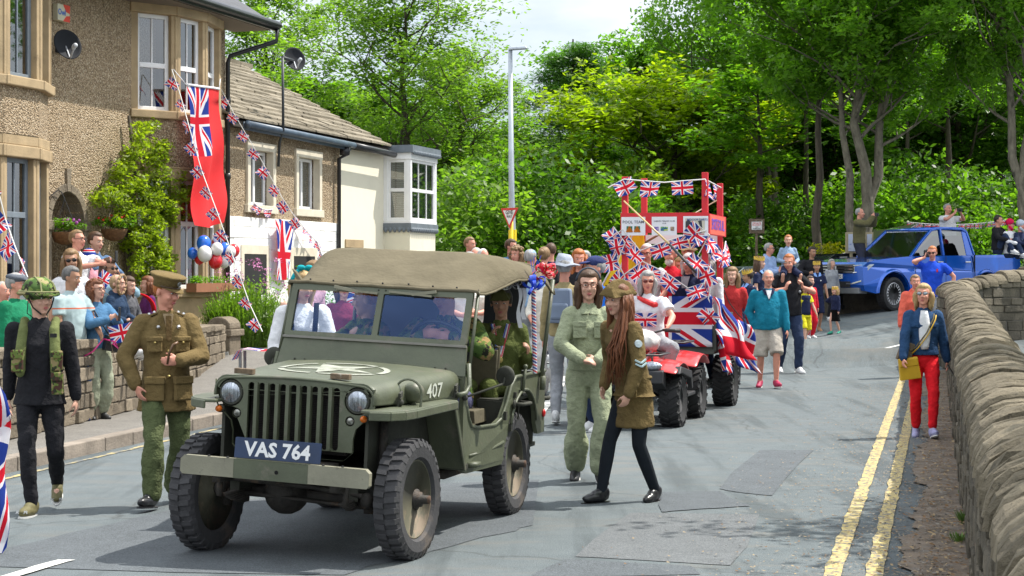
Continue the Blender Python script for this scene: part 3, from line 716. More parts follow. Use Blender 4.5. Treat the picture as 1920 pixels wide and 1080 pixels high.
# mirrors, reflector
for s, c in ((1, (-1.40, .80, 1.045)), (-1, (-1.0, -.70, 1.10))):
    b = MB(); rot = Matrix.Rotation(R(-12*s), 3, 'Z')
    b.lathe([(0, .012), (.05, .012), (.066, .004), (.068, -.012), (.06, -.016), (0, -.016)], lambda x, y, d: V(c)+rot @ V((d, x, y)), 22)
    b.tube([(-.97, s*.66, .92), (V(c)+V((.03, 0, -.05))), V(c)], .008, 6); b.ell((-.97, s*.665, .92), .02); jb(b, 'mirror', ODD, True)
b = MB(); b.ell((-2.62, .745, .70), (.03, .012, .03)); jb(b, 'reflector', REDL, True)
b = MB(); b.tube([(-2.0, .73, .91), (-2.0, .73, .70)], .006, 5); b.box((-1.70, .725, .75), (.03, .02, .06)); b.box((-1.82, .73, .66), (.03, .02, .05)); b.box((-1.90, .73, .88), (.03, .02, .04)); jb(b, 'strap_loop', ODD)

def split(o, key):
    """separate a mesh into parts by a key on each face centre"""
    me = o.data; ks = {}
    for p in me.polygons: ks.setdefault(key(p.center), []).append(p.index)
    for j, (k, fs) in enumerate(sorted(ks.items())):
        m = me.copy() if j else me
        if j == 0: base = me.copy()
    for j, (k, fs) in enumerate(sorted(ks.items())):
        src = base; used = sorted({v for f_ in fs for v in src.polygons[f_].vertices}); mp_ = {v: i for i, v in enumerate(used)}
        n = bpy.data.meshes.new(me.name); n.from_pydata([src.vertices[v].co[:] for v in used], [], [[mp_[v] for v in src.polygons[f_].vertices] for f_ in fs])
        for mt in me.materials: n.materials.append(mt)
        for q_, f_ in zip(n.polygons, fs): q_.material_index = src.polygons[f_].material_index; q_.use_smooth = src.polygons[f_].use_smooth
        if j == 0: o.data = n
        else: c = o.copy(); c.data = n; COL.objects.link(c)
for o in list(JEEP.children):
    nm = o.name.split('.')[0]
    if nm == 'screen_bracket': split(o, lambda c: c.y > 0)
    elif nm == 'grab_handle': split(o, lambda c: c.x > -2.4)
    elif nm == 'strap_loop': split(o, lambda c: (c.x > -1.78, c.x > -1.87))
# ================================================================ houses
FD = V((.292, .956, 0)).normalized(); FN = V((.956, -.292, 0)).normalized(); FO = V((-4.54, 31.7, 0))
def fw(t, d, z): return FO+FD*t+FN*d+V((0, 0, z))      # along the terrace, out from it, up
def pebble():
    m, nt, b = NM('pebbledash'); v = coords(nt)
    vo = nt.nodes.new('ShaderNodeTexVoronoi'); vo.inputs['Scale'].default_value = 44; lnk(nt, v, vo.inputs['Vector'])
    sp = nt.nodes.new('ShaderNodeSeparateColor'); lnk(nt, vo.outputs['Color'], sp.inputs[0])
    c = ramp(nt, sp.outputs[0], [(0, (.24, .165, .09)), (.45, (.40, .295, .18)), (.75, (.52, .40, .26)), (1, (.68, .57, .42))])
    c = mixc(nt, ramp(nt, vo.outputs['Distance'], [(.45, (0, 0, 0)), (.8, (1, 1, 1))]), c, (.12, .08, .045))
    c = mixc(nt, .25, c, ramp(nt, noise(nt, v, .8, 5), [(.3, (.22, .165, .10)), (.7, (.52, .41, .27))]))
    lnk(nt, c, b.inputs['Base Color']); b.inputs['Roughness'].default_value = .95
    inv = nt.nodes.new('ShaderNodeMath'); inv.operation = 'SUBTRACT'; inv.inputs[0].default_value = 1; lnk(nt, vo.outputs['Distance'], inv.inputs[1])
    bump(nt, b, inv.outputs[0], .8, .03); return m
PEB = pebble()
SAND = M('sandstone_dressing', (.36, .265, .15), .85, 0, .2, 3, .4, 40, dirt=((.22, .16, .09), 5, .60))
SANDP = M('pale_stone_surround', (.62, .56, .44), .85, 0, .1, 4, .2, 40)
WBR = M('white_painted_block', (.80, .79, .75), .8, 0, .05, 3, .3, 12)
CREAM = M('cream_render', (.72, .68, .54), .85, 0, .05, 1.2, .25, 10, dirt=((.62, .58, .45), 1.5, .62))
UPVC = M('white_window_frame', (.80, .80, .80), .35, 0, .03)
BPLA = M('black_guttering', (.018, .019, .022), .35, 0, .2)
BLUG = M('blue_grey_gutter', (.07, .10, .14), .4, 0, .2)
LEAD = M('grey_lead', (.14, .165, .19), .6, 0, .15, 5, .2, 20)
GLD = M('dark_window_glass', (.02, .025, .028), .05, 0, .3, 3, spec=.9)
BLIND = M('window_blind', (.30, .34, .33), .7, 0, .1, 5)
NETC = M('net_curtain', (.25, .27, .27), .8, 0, .12, 8, .5, 22, stretch=(6, 6, .3))
GRYF = M('grey_window_frame', (.17, .20, .23), .45, 0, .1)
rn = random.Random(21)
def part(mb, name, mat, parent, **k): return mb.build(name, mat, parent, **k)
def fbox(mb, t0, t1, d0, d1, z0, z1):
    vs = [fw(t, d, z) for z in (z0, z1) for t, d in ((t0, d0), (t1, d0), (t1, d1), (t0, d1))]
    return mb._add(vs, [(3, 2, 1, 0), (4, 5, 6, 7), (0, 1, 5, 4), (1, 2, 6, 5), (2, 3, 7, 6), (3, 0, 4, 7)])
def pbox(mb, o, dx, dn, a0, a1, b0, b1, z0, z1):
    vs = [V(o)+dx*a+dn*b+V((0, 0, z)) for z in (z0, z1) for a, b in ((a0, b0), (a1, b0), (a1, b1), (a0, b1))]
    return mb._add(vs, [(3, 2, 1, 0), (4, 5, 6, 7), (0, 1, 5, 4), (1, 2, 6, 5), (2, 3, 7, 6), (3, 0, 4, 7)])
def wallholes(mb, t0, t1, z0, z1, holes, d0=-.3, d1=0):
    plate(mb, [(t0, z0), (t1, z0), (t1, z1), (t0, z1)], [h if len(h) > 4 or not isinstance(h[0], (int, float)) else [(h[0], h[2]), (h[1], h[2]), (h[1], h[3]), (h[0], h[3])] for h in holes], lambda p, e: fw(p[0], e, p[1]), d0, d1)
def window(parent, o, dx, dn, w, h, frame=UPVC, cols=1, trans=None, bars=0, blind=0, name='window', fwid=.06):
    """o = lower-left corner of the opening's outer plane"""
    b = MB(); B = lambda a0, a1, z0, z1, b0=-.05, b1=.0: pbox(b, o, dx, dn, a0, a1, b0, b1, z0, z1)
    B(0, fwid, 0, h); B(w-fwid, w, 0, h); B(fwid, w-fwid, 0, fwid); B(fwid, w-fwid, h-fwid, h)
    for k in range(1, cols): B(w*k/cols-fwid*.6, w*k/cols+fwid*.6, fwid, h-fwid)
    if trans: B(fwid, w-fwid, h*trans-fwid*.6, h*trans+fwid*.6, -.045, .004)
    for k in range(bars): x = w*(k+1)/(bars+1); B(x-.012, x+.012, fwid, h-fwid, -.03, -.008)
    wn = b.build(name, frame, parent, bev=.006)
    b = MB(); b._add([V(o)+dx*a+dn*-.025+V((0, 0, z)) for a, z in ((fwid, fwid), (w-fwid, fwid), (w-fwid, h-fwid), (fwid, h-fwid))], [(0, 1, 2, 3)]); b.build('glass_pane', GLP, wn)
    b = MB()
    if blind:
        n = int(h/.05)
        for k in range(n):
            z = .05+(h-.1)*k/n; b._add([V(o)+dx*a+dn*bb+V((0, 0, zz)) for a, bb, zz in ((fwid, -.10, z), (w-fwid, -.10, z), (w-fwid, -.07, z+.036), (fwid, -.07, z+.036))], [(0, 1, 2, 3)])
        b.build('blind' if blind == 1 else 'blind', BLIND, wn)
    else:
        for a0, a1 in ((fwid, w*.17), (w*.86, w-fwid)):
            b.grid(lambda u, v: V(o)+dx*(a0+(a1-a0)*u)+dn*(-.14+.02*sin(u*26))+V((0, 0, fwid+(h-2*fwid)*v)), 16, 1)
        b.build('curtain', NETC, wn)
    b = MB(); pbox(b, o, dx, dn, -.02, w+.02, -.36, -.34, -.02, h+.02); b.build('dark_room', BLK, wn)
    return wn
GLP = glass('window_glass', (.6, .65, .65), .16)
# --- pebbledash house with stone bays
T0, T1 = -11.5, -1.4
AC, AR = -6.5, .44
HS = empty('pebbledash_house', fw(-4, 0, 0), 'tall pebbledashed house with stone bay windows and arched doorway at left', 'house')
def hbuild(mb, name, mat, parent=HS, **k):
    if parent is HS:
        o = V(HS.location); mb.v = [p-o for p in mb.v]
    return mb.build(name, mat, parent, **k)
HSo = V(HS.location)
arch = [(AC-AR, .15), (AC+AR, .15), (AC+AR, 2.42)]+[(AC+AR*cos(a), 2.42+.45*sin(a)) for a in [pi*k/12 for k in range(1, 12)]]+[(AC-AR, 2.42)]
b = MB(); wallholes(b, T0, T1, .1, 6.2, [arch])
b.prism([(T0, .1), (T1, .1), (T1, 6.2), (T0, 6.2)], lambda p, e: fw(p[0], e, p[1]), -6.5, -6.3); fbox(b, T1-.25, T1, -6.3, -.3, .1, 6.2)
hbuild(b, 'wall', PEB)
b = MB()   # porch arch stone jambs and recess
for k in range(9):
    a0, a1 = pi*k/9, pi*(k+1)/9; am = (a0+a1)/2
    b.prism([(AC+r*cos(a), 2.42+r*sin(a)) for r, a in ((AR, a0), (AR, a1), (AR+.12, a1-.01), (AR+.12, a0+.01))], lambda p, e: fw(p[0], e, p[1]), -.28, .02)
b.prism([(AC-.045, 2.86), (AC+.045, 2.86), (AC+.065, 3.2), (AC-.065, 3.2)], lambda p, e: fw(p[0], e, p[1]), -.1, .035)
for t in (AC-AR-.12, AC+AR): fbox(b, t, t+.12, -.28, .02, .12, 2.40)
for t in (AC-AR-.15, AC+AR-.02): fbox(b, t, t+.17, -.2, .05, 2.30, 2.44)
hbuild(b, 'door_arch', ST_GARD, bev=.01)
b = MB(); fbox(b, AC-.5, AC+.5, -1.0, -.95, .12, 3.0); hbuild(b, 'porch_back', PEB)
b = MB(); fbox(b, AC-.5, AC-.47, -.95, -.3, .12, 2.95); fbox(b, AC+.47, AC+.5, -.95, -.3, .12, 2.95); hbuild(b, 'porch_side', PEB)
b = MB(); fbox(b, AC-.44, AC+.44, -.94, -.90, .15, 2.25); fbox(b, AC-.32, AC+.28, -.9, -.89, 1.2, 2.1); dr = hbuild(b, 'door', M('grey_white_door', (.55, .57, .58), .5), bev=.006)
b = MB(); b.ell(fw(AC+.33, -.87, 1.15)-HSo, .03); b.build('door_handle', STEEL, HS)
def baywin(t0, t1, d, z0, z1, zs, zh, curved, nm, wh, frame, cols, tr):
    """projecting bay: plan points at z, stone mullions, sill, head and windows"""
    tc, hw = (t0+t1)/2, (t1-t0)/2
    if curved: pts = [(tc+hw*cos(a), d*(.25+.75*sin(a)) if 0 else d*sin(a)) for a in [pi-pi*k/5 for k in range(6)]]
    else: pts = [(-4.62, 0), (-3.97, .42), (-3.2, .54), (-2.35, .37), (-1.75, 0)]
    P3 = [fw(t, dd, 0) for t, dd in pts]; b = MB(); sb = MB(); sill = MB(); cor = MB()
    for i in range(len(P3)-1):
        a, c = P3[i], P3[i+1]; L = (c-a).length; dx = (c-a).normalized(); dn = V((dx.y, -dx.x, 0))
        pbox(b, a-HSo, dx, dn, -.0, L, -.15, -.004*i, z0, zs)
        pbox(sill, a-HSo, dx, dn, -.05, L+.05, -.16, .07+.002*i, zs-.001*i, zs+.13)
        pbox(cor, a-HSo, dx, dn, -.05, L+.05, -.16, .06+.002*i, zh-.001*i, zh+.16-.001*i); pbox(cor, a-HSo, dx, dn, -.03, L+.04, -.16, .03+.002*i, zh+.16-.001*i, z1)
        if i == 0 or i == len(P3)-2:
            if L < .5 or (not curved and i == 3):
                pbox(sb, a-HSo, dx, dn, 0, L, -.14, -.01, zs+.13, zh); continue
        pbox(sb, a-HSo, dx, dn, -.04, .10, -.16, .012+.002*i, zs+.13, zh)
        pbox(sb, a-HSo, dx, dn, L-.10, L+.04, -.16, .013+.002*i, zs+.13, zh)
        window(HS, a-HSo+dx*.10+dn*-.07+V((0, 0, zs+.13)), dx, dn, L-.2, zh-zs-.13, frame, cols, tr, 1 if L < 1.3 else 1, 0, fwid=.065)
    b.build('bay_panel', PEB if wh else SAND, HS); sb.build('bay_mullion', SAND, HS, bev=.01); sill.build('bay_sill', SAND, HS, bev=.015); cor.build('bay_cornice', SAND, HS, bev=.015)
baywin(-5.0, -1.95, .52, 3.36, 5.95, 4.10, 5.74, False, 'upper', True, UPVC, 1, .47)
baywin(-4.2, -1.95, .50, .2, 3.36, 1.30, 3.16, False, 'lower', False, UPVC, 1, .6)
baywin(-10.1, -7.45, .75, 3.5, 6.1, 4.12, 5.8, True, 'upper', True, GRYF, 1, None)
baywin(-10.1, -7.45, .70, .2, 3.5, 1.2, 3.2, True, 'lower', False, GRYF, 1, .6)
b = MB()
b.prism([(.75, 5.92), (.75, 6.02), (-3.2, 8.5), (-6.9, 6.1), (-6.9, 6.0), (-3.2, 8.38), (-.0, 6.12)], lambda p, e: fw(e, p[0], p[1])-HSo, T0, T1+.35)
b.build('roof', M('dark_slate', (.06, .062, .07), .7, 0, .3, 6, .5, 20), HS)
b = MB(); fbox(b, T0, T1+.32, .0, .70, 5.88, 5.93); hbuild(b, 'soffit', M('soffit_board', (.16, .13, .10), .7))
b = MB(); a, c = fw(T0, .80, 5.98)-HSo, fw(T1+.45, .80, 5.98)-HSo; b.tube([a, c], .07, 10); b.bar(a+V((0, 0, -.02))-FN*.04, c+V((0, 0, -.02))-FN*.04, .04, .16)
b.tube([fw(T1+.40, .80, 5.92)-HSo, fw(T1+.40, .78, 5.70)-HSo, fw(T1-.02, .10, 5.42)-HSo, fw(T1-.02, .06, 5.3)-HSo, fw(T1-.02, .06, .15)-HSo], .04, 10)
for z in (4.6, 3.3, 2.0): b.tube([fw(T1-.02, .06, z)-HSo, fw(T1-.02, .06, z+.1)-HSo], .052, 10)
b.build('gutter_pipe', BPLA, HS, True)
b = MB(); b.tube([fw(-7.22, .02, 6)-HSo, fw(-7.2, .02, 4.9)-HSo, fw(-7.28, .02, 4.6)-HSo, fw(-7.25, .02, .2)-HSo], .014, 6); b.build('cable', BPLA, HS)
# alarm box
ab = empty('alarm_box', at(91, 27, 25.3), 'cream alarm box with red corners and blue lettering high on pebbledash wall', 'alarm box')
o = V(ab.location); T = (o-FO).dot(FD); Z = o.z; ab.location = fw(T, 0, Z)
b = MB(); pbox(b, V((0, 0, 0)), FD, FN, -.16, .16, 0, .09, -.11, .13); b.build('case', M('cream_plastic', (.62, .58, .42), .5), ab, bev=.01)
b = MB(); b.prism([(.16, .13), (-.02, .13), (.06, .03), (.16, .015)], lambda p, e: FD*p[0]+FN*e+V((0, 0, p[1])), .0895, .0925); b.prism([(.16, -.11), (-.02, -.11), (.06, -.03), (.16, -.015)], lambda p, e: FD*p[0]+FN*e+V((0, 0, p[1])), .0895, .0925); b.build('red_corner', M('red_print', (.7, .05, .02), .5), ab)
b = MB(); b.text('Owl', .12, lambda x, y: FD*(x-.055)+FN*.094+V((0, 0, y+.01)), font_w=2); b.build('lettering', M('blue_print', (.05, .15, .5), .5), ab)
# satellite dishes
def fpt(px, py, d=.05):
    # point on plane parallel to the facade, d in front of it
    k = (px-960)/FP; O2 = FO+FN*d; t = (k*O2.y-O2.x)/(FD.x-k*FD.y); Y = O2.y+FD.y*t; return at(px, py, Y)
def dish(px, py, Y, r, label, wallpt=None, mast=None, yaw=0):
    e = empty('satellite_dish', fpt(px, py, .34), label, 'satellite dish', 0)
    za = V((sin(R(yaw)), -cos(R(yaw)), .38)).normalized(); xa = V((0, 0, 1)).cross(za).normalized(); rot = Matrix((xa, za.cross(xa), za)).transposed()
    b = MB(); b.lathe([(r*k/8, .30*r*(k/8)**2-.3*r) for k in range(9)], lambda x, y, h: rot @ V((x*.88, y, h)), 28); 
    b.f = [f for f in b.f if len(f) == 4]; b.mi = [0]*len(b.f); b.uv = [None]*len(b.f)
    b.build('dish_bowl', M('dark_grey_dish', (.016, .018, .022), .75, 0, .1, spec=.2), e, True, mods=[('SOLIDIFY', dict(thickness=.008))])
    b = MB(); arm = rot @ V((0, -r*.95, .0)); tip = rot @ V((0, -r*.55, r*.95)); b.tube([rot @ V((0, 0, -.3*r)), arm, tip], .014, 6); b.ell(tip, .035); b.ell(tip+rot @ V((0, 0, -.06)), (.03, .03, .045)); b.build('feed_arm', M('pale_grey_plastic', (.5, .52, .55), .5), e, True)
    b = MB(); bk = rot @ V((0, 0, -.32*r))
    if wallpt is not None: w = wallpt-V(e.location); b.tube([bk, w], .022, 8); b.box(w, (.08, .14, .16))
    if mast is not None:
        m = [V(p)-V(e.location) for p in mast]; b.tube(m, .025, 8); b.tube([bk, m[0]], .03, 8)
    b.build('mount', M('dark_bracket', (.03, .035, .04), .5), e, True); return e
wp_ = at(85, 90, 25.3); T = (wp_-FO).dot(FD)
dish(127, 83, 25.6, .235, 'dark grey satellite dish on pebbledash wall below the alarm box', fw(T, .0, wp_.z), yaw=38)
m0 = at(531, 108, 32.6)
mm = [fpt(530, 108, .35), fpt(531, 245, .35), fpt(524, 268, .1), fpt(522, 312, .1)]
dish(553, 110, mm[0].y-.05, .235, 'dark grey satellite dish on tall mast above cottage gutter', None, mm, yaw=30)
# --- stone-roofed cottage
CT = empty('stone_roof_cottage', fw(2, 0, 0), 'low cottage with stone slab roof, pebbledash upper wall and white painted base', 'cottage')
CO = V(CT.location)
def cb(mb, name, mat, **k): mb.v = [p-CO for p in mb.v]; return mb.build(name, mat, CT, **k)
W1 = (-.72, .72); 
def tpx(px): k = (px-960)/FP; return (k*FO.y-FO.x)/(FD.x-k*FD.y)
wa = (tpx(465), tpx(510)); wb = (tpx(556), tpx(597)); te = tpx(637)
b = MB(); wallholes(b, T1, te, 2.67, 4.35, [(wa[0], wa[1], 2.90, 3.92), (wb[0], wb[1], 2.90, 3.92)]); cb(b, 'wall', PEB)
b = MB(); fbox(b, T1+.001, te, -.3, .04, .1, 2.67)
z = .3
k = 0
while z < 2.6:
    h = .2
    t = T1+.05+(.2 if k % 2 else 0)
    while t < te-.1:
        l = min(.42, te-.03-t); fbox(b, t+.004, t+l-.004, .03, .052+rn.uniform(-.004, .004), z+.004, min(z+h-.004, 2.66)); t += .42
    z += h; k += 1
cb(b, 'painted_base', WBR, bev=.004)
for (a0, a1) in (wa, wb):
    b = MB(); fbox(b, a0-.09, a0+.03, -.1, .045, 2.85, 3.95); fbox(b, a1-.03, a1+.09, -.1, .046, 2.85, 3.95); fbox(b, a0-.11, a1+.11, -.1, .05, 3.88, 4.03); fbox(b, a0-.14, a1+.14, -.1, .07, 2.76, 2.90); cb(b, 'window_surround', SANDP, bev=.008)
    w_ = window(CT, fw(a0+.03, -.12, 2.9)-CO, FD, FN, a1-a0-.06, .98, UPVC, 2, None, 0, 1)
# lower windows of cottage
for px0, px1, z0, z1 in ((452, 494, 1.3, 2.02), (545, 585, 1.3, 2.0)):
    a0, a1 = tpx(px0), tpx(px1); b = MB(); fbox(b, a0-.12, a1+.12, .03, .065, z1, z1+.16); fbox(b, a0-.12, a0, .03, .066, z0, z1); fbox(b, a1, a1+.12, .03, .066, z0, z1); cb(b, 'window_surround', SANDP); b = MB(); fbox(b, a0, a1, .0, .058, z0, z1); cb(b, 'window', BLK)
# slab roof
RB, RZ, EZ = -3.3, 6.18, 4.32
te2 = tpx(715)
b = MB(); nrow = 15
for r_ in range(nrow):
    s0, s1 = r_/nrow, (r_+1.25)/nrow; t = T1-.15+rn.random()*.3
    while t < te2:
        w_ = rn.uniform(.35, .85)*(1.1-.4*r_/nrow); w_ = min(w_, te2+.08-t)
        d0, d1 = .22+(RB-.22)*s0, .22+(RB-.22)*min(1, s1); z0, z1 = EZ+(RZ-EZ)*s0, EZ+(RZ-EZ)*min(1, s1); th = rn.uniform(.035, .06); j = rn.uniform(-.015, .015)
        A = [fw(t+.006, d0+j, z0+.045), fw(t+w_-.006, d0+j+rn.uniform(-.02, .02), z0+.045), fw(t+w_-.006, d1, z1+.0), fw(t+.006, d1, z1+.0)]
        up = V((0, 0, th)); b._add(A+[p+up for p in A], [(3, 2, 1, 0), (4, 5, 6, 7), (0, 1, 5, 4), (1, 2, 6, 5), (2, 3, 7, 6), (3, 0, 4, 7)]); t += w_
t = T1
while t < te2: fbox(b, t, t+.58, RB-.14, RB+.14, RZ-.02, RZ+.09); t += .6
STR = stone_mat('mossy_stone_slab', (.10, .085, .06), (.23, .20, .15), (.38, .33, .25), 2.5)
cb(b, 'roof', STR, bev=.006)
b = MB(); b.prism([(.16, EZ), (RB, RZ), (-6.8, EZ), (-6.8, EZ-.1), (.16, EZ-.1)], lambda p, e: fw(e, p[0], p[1]), T1, te2); cb(b, 'roof_deck', M('dark_eaves', (.05, .04, .03), .9))
b = MB(); fbox(b, te, te2, -6.5, -6.2, .1, EZ); fbox(b, te2-.2, te2-.02, -6.2, -.3, .1, EZ-.05); cb(b, 'rear_wall', CREAM)
b = MB(); A, B2 = fw(T1+.25, .30, 4.27)-V((0, 0, 0)), fw(te+.02, .30, 4.23); b.tube([A, B2], .06, 10); b.bar(A-FN*.07+V((0, 0, -.03)), B2-FN*.07+V((0, 0, -.03)), .02, .14)
b.tube([fw(T1+.25+k*.9, .3, 4.25) for k in (0, .02)], .066, 8)
cb(b, 'gutter', BLUG, smooth=True)
b = MB(); b.tube([fw(te+.03, .30, 4.23), fw(te2, .30, 4.19)], .065, 10); b.tube([fw(te-.25, .30, 4.2), fw(te-.25, .28, 4.05), fw(te-.25, .09, 3.95), fw(te-.25, .09, .2)], .04, 10); b.box(fw(te-.25, .2, 4.1), (.16, .16, .16)); cb(b, 'downpipe', BPLA, smooth=True)
# --- cream cottage with square bay
CR = empty('cream_cottage', fw(5, 0, 0), 'cream rendered cottage end with white boxed bay window and lead trim', 'cottage')
CO2 = V(CR.location)
def cb2(mb, name, mat, **k): mb.v = [p-CO2 for p in mb.v]; return mb.build(name, mat, CR, **k)
tb1 = tpx(845)*0+te2+1.75
dw = (tpx(648), tpx(678))
b = MB(); wallholes(b, te, te2+2.2, .1, EZ-.12, [(dw[0], dw[1], .15, 2.30)]); fbox(b, te2+2.0, te2+2.2, -5, -.3, .1, EZ-.12); cb2(b, 'wall', CREAM)
b = MB(); fbox(b, dw[0]-.02, dw[0]+.1, -.2, .02, .15, 2.2); fbox(b, dw[1]-.1, dw[1]+.02, -.2, .021, .15, 2.2); fbox(b, dw[0]-.04, dw[1]+.04, -.2, .03, 2.2, 2.36); cb2(b, 'door_surround', SAND); b = MB(); fbox(b, dw[0]+.1, dw[1]-.1, -.25, -.2, .15, 2.2); cb2(b, 'door', M('brown_door', (.10, .05, .03), .5))
ts, tf, dp = te2+.12, te2+1.80, .62
b = MB(); fbox(b, ts+.03, tf-.03, .0, dp-.03, .1, 2.60); cb2(b, 'bay_base', CREAM)
b = MB(); fbox(b, ts-.02, tf+.02, .0, dp+.02, 2.60, 2.74)
for k in range(12):
    t = ts+(tf-ts)*(k+.5)/12; b.ell(fw(t, dp+.005, 2.60), (.055, .055, .06), 8, 5)
for k in range(6): b.ell(fw(ts-.005, dp*(k+.5)/6, 2.60), (.04, .04, .06), 8, 5)
cb2(b, 'lead_apron', LEAD)
b = MB(); fbox(b, ts, tf, .0, dp, 2.74, 2.80); fbox(b, ts-.01, tf+.01, .0, dp+.01, 4.10, 4.24)
for t, d in ((ts, dp-.1), (tf-.1, dp-.1), (ts, 0.001)): fbox(b, t+.003, t+.09, d-.003, d+.097, 2.80, 4.10)
cb2(b, 'bay_frame', UPVC, bev=.006)
b = MB(); fbox(b, ts-.06, tf+.07, -.02, dp+.07, 4.24, 4.40)
for k in range(16): b.ell(fw(ts+(tf-ts)*(k+.5)/16, dp+.07, 4.24), (.05, .03, .05), 8, 5)
cb2(b, 'bay_roof', LEAD)
window(CR, fw(ts+.09, dp-.02, 2.80)-CO2, FD, FN, tf-ts-.19, 1.3, UPVC, 1, .5, 2, 1)
window(CR, fw(ts+.02, dp-.10, 2.80)-CO2, -FN, -FD, dp-.19, 1.3, UPVC, 1, .5, 0, 1)
# ---------------------------------------------------------------- garden walls, gate posts
rn = random.Random(5)
gp = [(-4.95, 16.0, .95), (-4.55, 19.5, .97), (-4.38, 21.5, .97), (-4.30, 25.2, .93)]
g = empty('garden_wall', (0, 0, 0), 'low coursed sandstone garden wall with children sitting on it', 'wall')
b = MB(); core(b, gp, 0, .34); b.build('wall_core', MORT, g)
b = MB(); courses(b, gp, .12, .90, .34, .13, (.18, .4), rn); b.build('wall_face', ST_GARD, g, bev=.01)
b = MB(); s = 0; L = plen(gp)
while s < L-.2:
    w_ = rn.uniform(.4, .8); p, d = pathpt(gp, s+w_/2); n = V((d.y, -d.x, 0)); b.box((p.x, p.y, p.z-.02), (w_-.012, .42, .09), Matrix(((d.x, n.x, 0), (d.y, n.y, 0), (0, 0, 1))), 1, .008); s += w_
b.build('coping', ST_GARD, g, bev=.015)
GR = 'stone gate posts at the garden entrance'
def gpost(px, pyt, Y, w, label):
    c = at(px, pyt, Y); zt = c.z; e = empty('gate_post', (c.x, c.y, .1), label, 'gate post', R(-17), GR)
    b = MB(); b.box((0, 0, (zt-.35)/2), (w, w, zt-.35)); b.build('post_shaft', ST_GARD, e, bev=.02)
    b = MB(); b.box((0, 0, zt-.33), (w*1.22, w*1.22, .10)); b.build('post_collar', ST_GARD, e, bev=.015)
    b = MB(); b.prism([(w*.5, 0)]+[(w*.5*cos(a), .05+w*.36*sin(a)) for a in [pi*k/10 for k in range(11)]]+[(-w*.5, 0)], lambda p, e2: (p[0], e2, zt-.28+p[1]), -w*.5, w*.5); b.build('post_cap', ST_GARD, e, bev=.02)
gpost(420, 594, 25.8, .37, 'round topped stone gate post in front of the lavender bush')
gpost(491, 594, 27.6, .40, 'round topped stone gate post behind the windscreen corner of the army vehicle')
e = empty('garden_gate', at(399, 660, 25.4), 'weathered grey timber garden gate with pale upright', 'gate'); 
b = MB(); b.box((0, 0, -.15), (.07, .07, .85)); b.build('upright', M('pale_grey_wood', (.38, .38, .36), .8, 0, .2, 10, .3, 30), e)
b = MB()
for k in range(4): b.box((-.12-.09*k, 0, -.25), (.07, .03, .55))
b.bar((-.45, .02, -.1), (.22, .02, -.02), .03, .05); b.build('boards', M('pale_grey_wood'), e)
gp2 = [(-3.95, 28.6, .95), (-3.2, 33.5, 1.0), (-2.2, 37, 1.1)]
g = empty('garden_wall', (0, 0, 0), 'further low sandstone garden wall past the gate posts', 'wall')
b = MB(); core(b, gp2, 0, .34); b.build('wall_core', MORT, g); b = MB(); courses(b, gp2, .12, .95, .34, .15, (.2, .45), rn); b.build('wall_face', ST_GARD, g, bev=.01)
b = MB(); b.box((-6.2, 24.5, .1), (3.4, 16, .1), Matrix.Rotation(R(-16.5), 3, 'Z')); struct(b.build('garden_ground', DIRT))
# ================================================================ trees
def leafmat(name, c, tr=.55):
    m, nt, b = NM(name); g = nt.nodes.new('ShaderNodeNewGeometry')
    v = coords(nt); n = noise(nt, v, .55, 3)
    col = ramp(nt, g.outputs['Random Per Island'], [(0, sc3(c, .55)), (.6, c), (1, (c[0]*1.9, c[1]*1.5, c[2]*1.2))])
    col = mixc(nt, .5, col, ramp(nt, n, [(.3, sc3(c, .6)), (.7, (c[0]*1.5, c[1]*1.3, c[2]))]))
    lnk(nt, col, b.inputs['Base Color']); b.inputs['Roughness'].default_value = .45; b.inputs['Specular IOR Level'].default_value = .5
    tc = mixc(nt, 1.0, col, (1.65, 1.9, .6), 'MULTIPLY'); translucent(nt, b, tc, tr); return m
L_MID = leafmat('green_leaves', (.105, .225, .022)); L_YEL = leafmat('yellow_green_leaves', (.20, .29, .014)); L_DRK = leafmat('dark_leaves', (.075, .17, .025))
L_BIR = leafmat('birch_leaves', (.13, .235, .04)); L_LIM = leafmat('lime_leaves', (.115, .25, .026)); L_CON = leafmat('conifer_needles', (.07, .18, .035), .3)
BARK = M('tree_bark', (.075, .062, .042), .95, 0, .4, 6, .8, 24, stretch=(3, 3, .6)); BARKP = M('pale_bark', (.17, .15, .11), .95, 0, .4, 5, .8, 24, dirt=((.06, .055, .04), 3, .55), stretch=(2, 2, .8))
def leaves(mb, pts, n, sz, rn, spread, up=.4, asp=.55):
    """n small leaf blades scattered round each of pts (point, radius)"""
    V_, F_ = mb.v, mb.f; base = len(V_)
    u = rn.random; g = rn.gauss
    for p, r in pts:
        for _ in range(n):
            while 1:
                x, y, z = u()*2-1, u()*2-1, u()*2-1
                d = x*x+y*y+z*z
                if d <= 1: break
            cx, cy, cz = p[0]+x*r*spread, p[1]+y*r*spread, p[2]+z*r*spread*.8
            a, e = u()*6.283, g(0, .5)-.2; s = sz*(.6+.8*u())
            dx, dy, dz = cos(a)*cos(e)*s, sin(a)*cos(e)*s, sin(e)*s
            t = g(0, .6); wx, wy, wz = -sin(a)*s*asp*cos(t), cos(a)*s*asp*cos(t), s*asp*sin(t)
            k = len(V_)
            V_ += [(cx-dx, cy-dy, cz-dz), (cx+wx, cy+wy, cz+wz), (cx+dx, cy+dy, cz+dz), (cx-wx, cy-wy, cz-wz)]
            F_.append((k, k+1, k+2, k+3)); mb.mi.append(0); mb.uv.append(None)
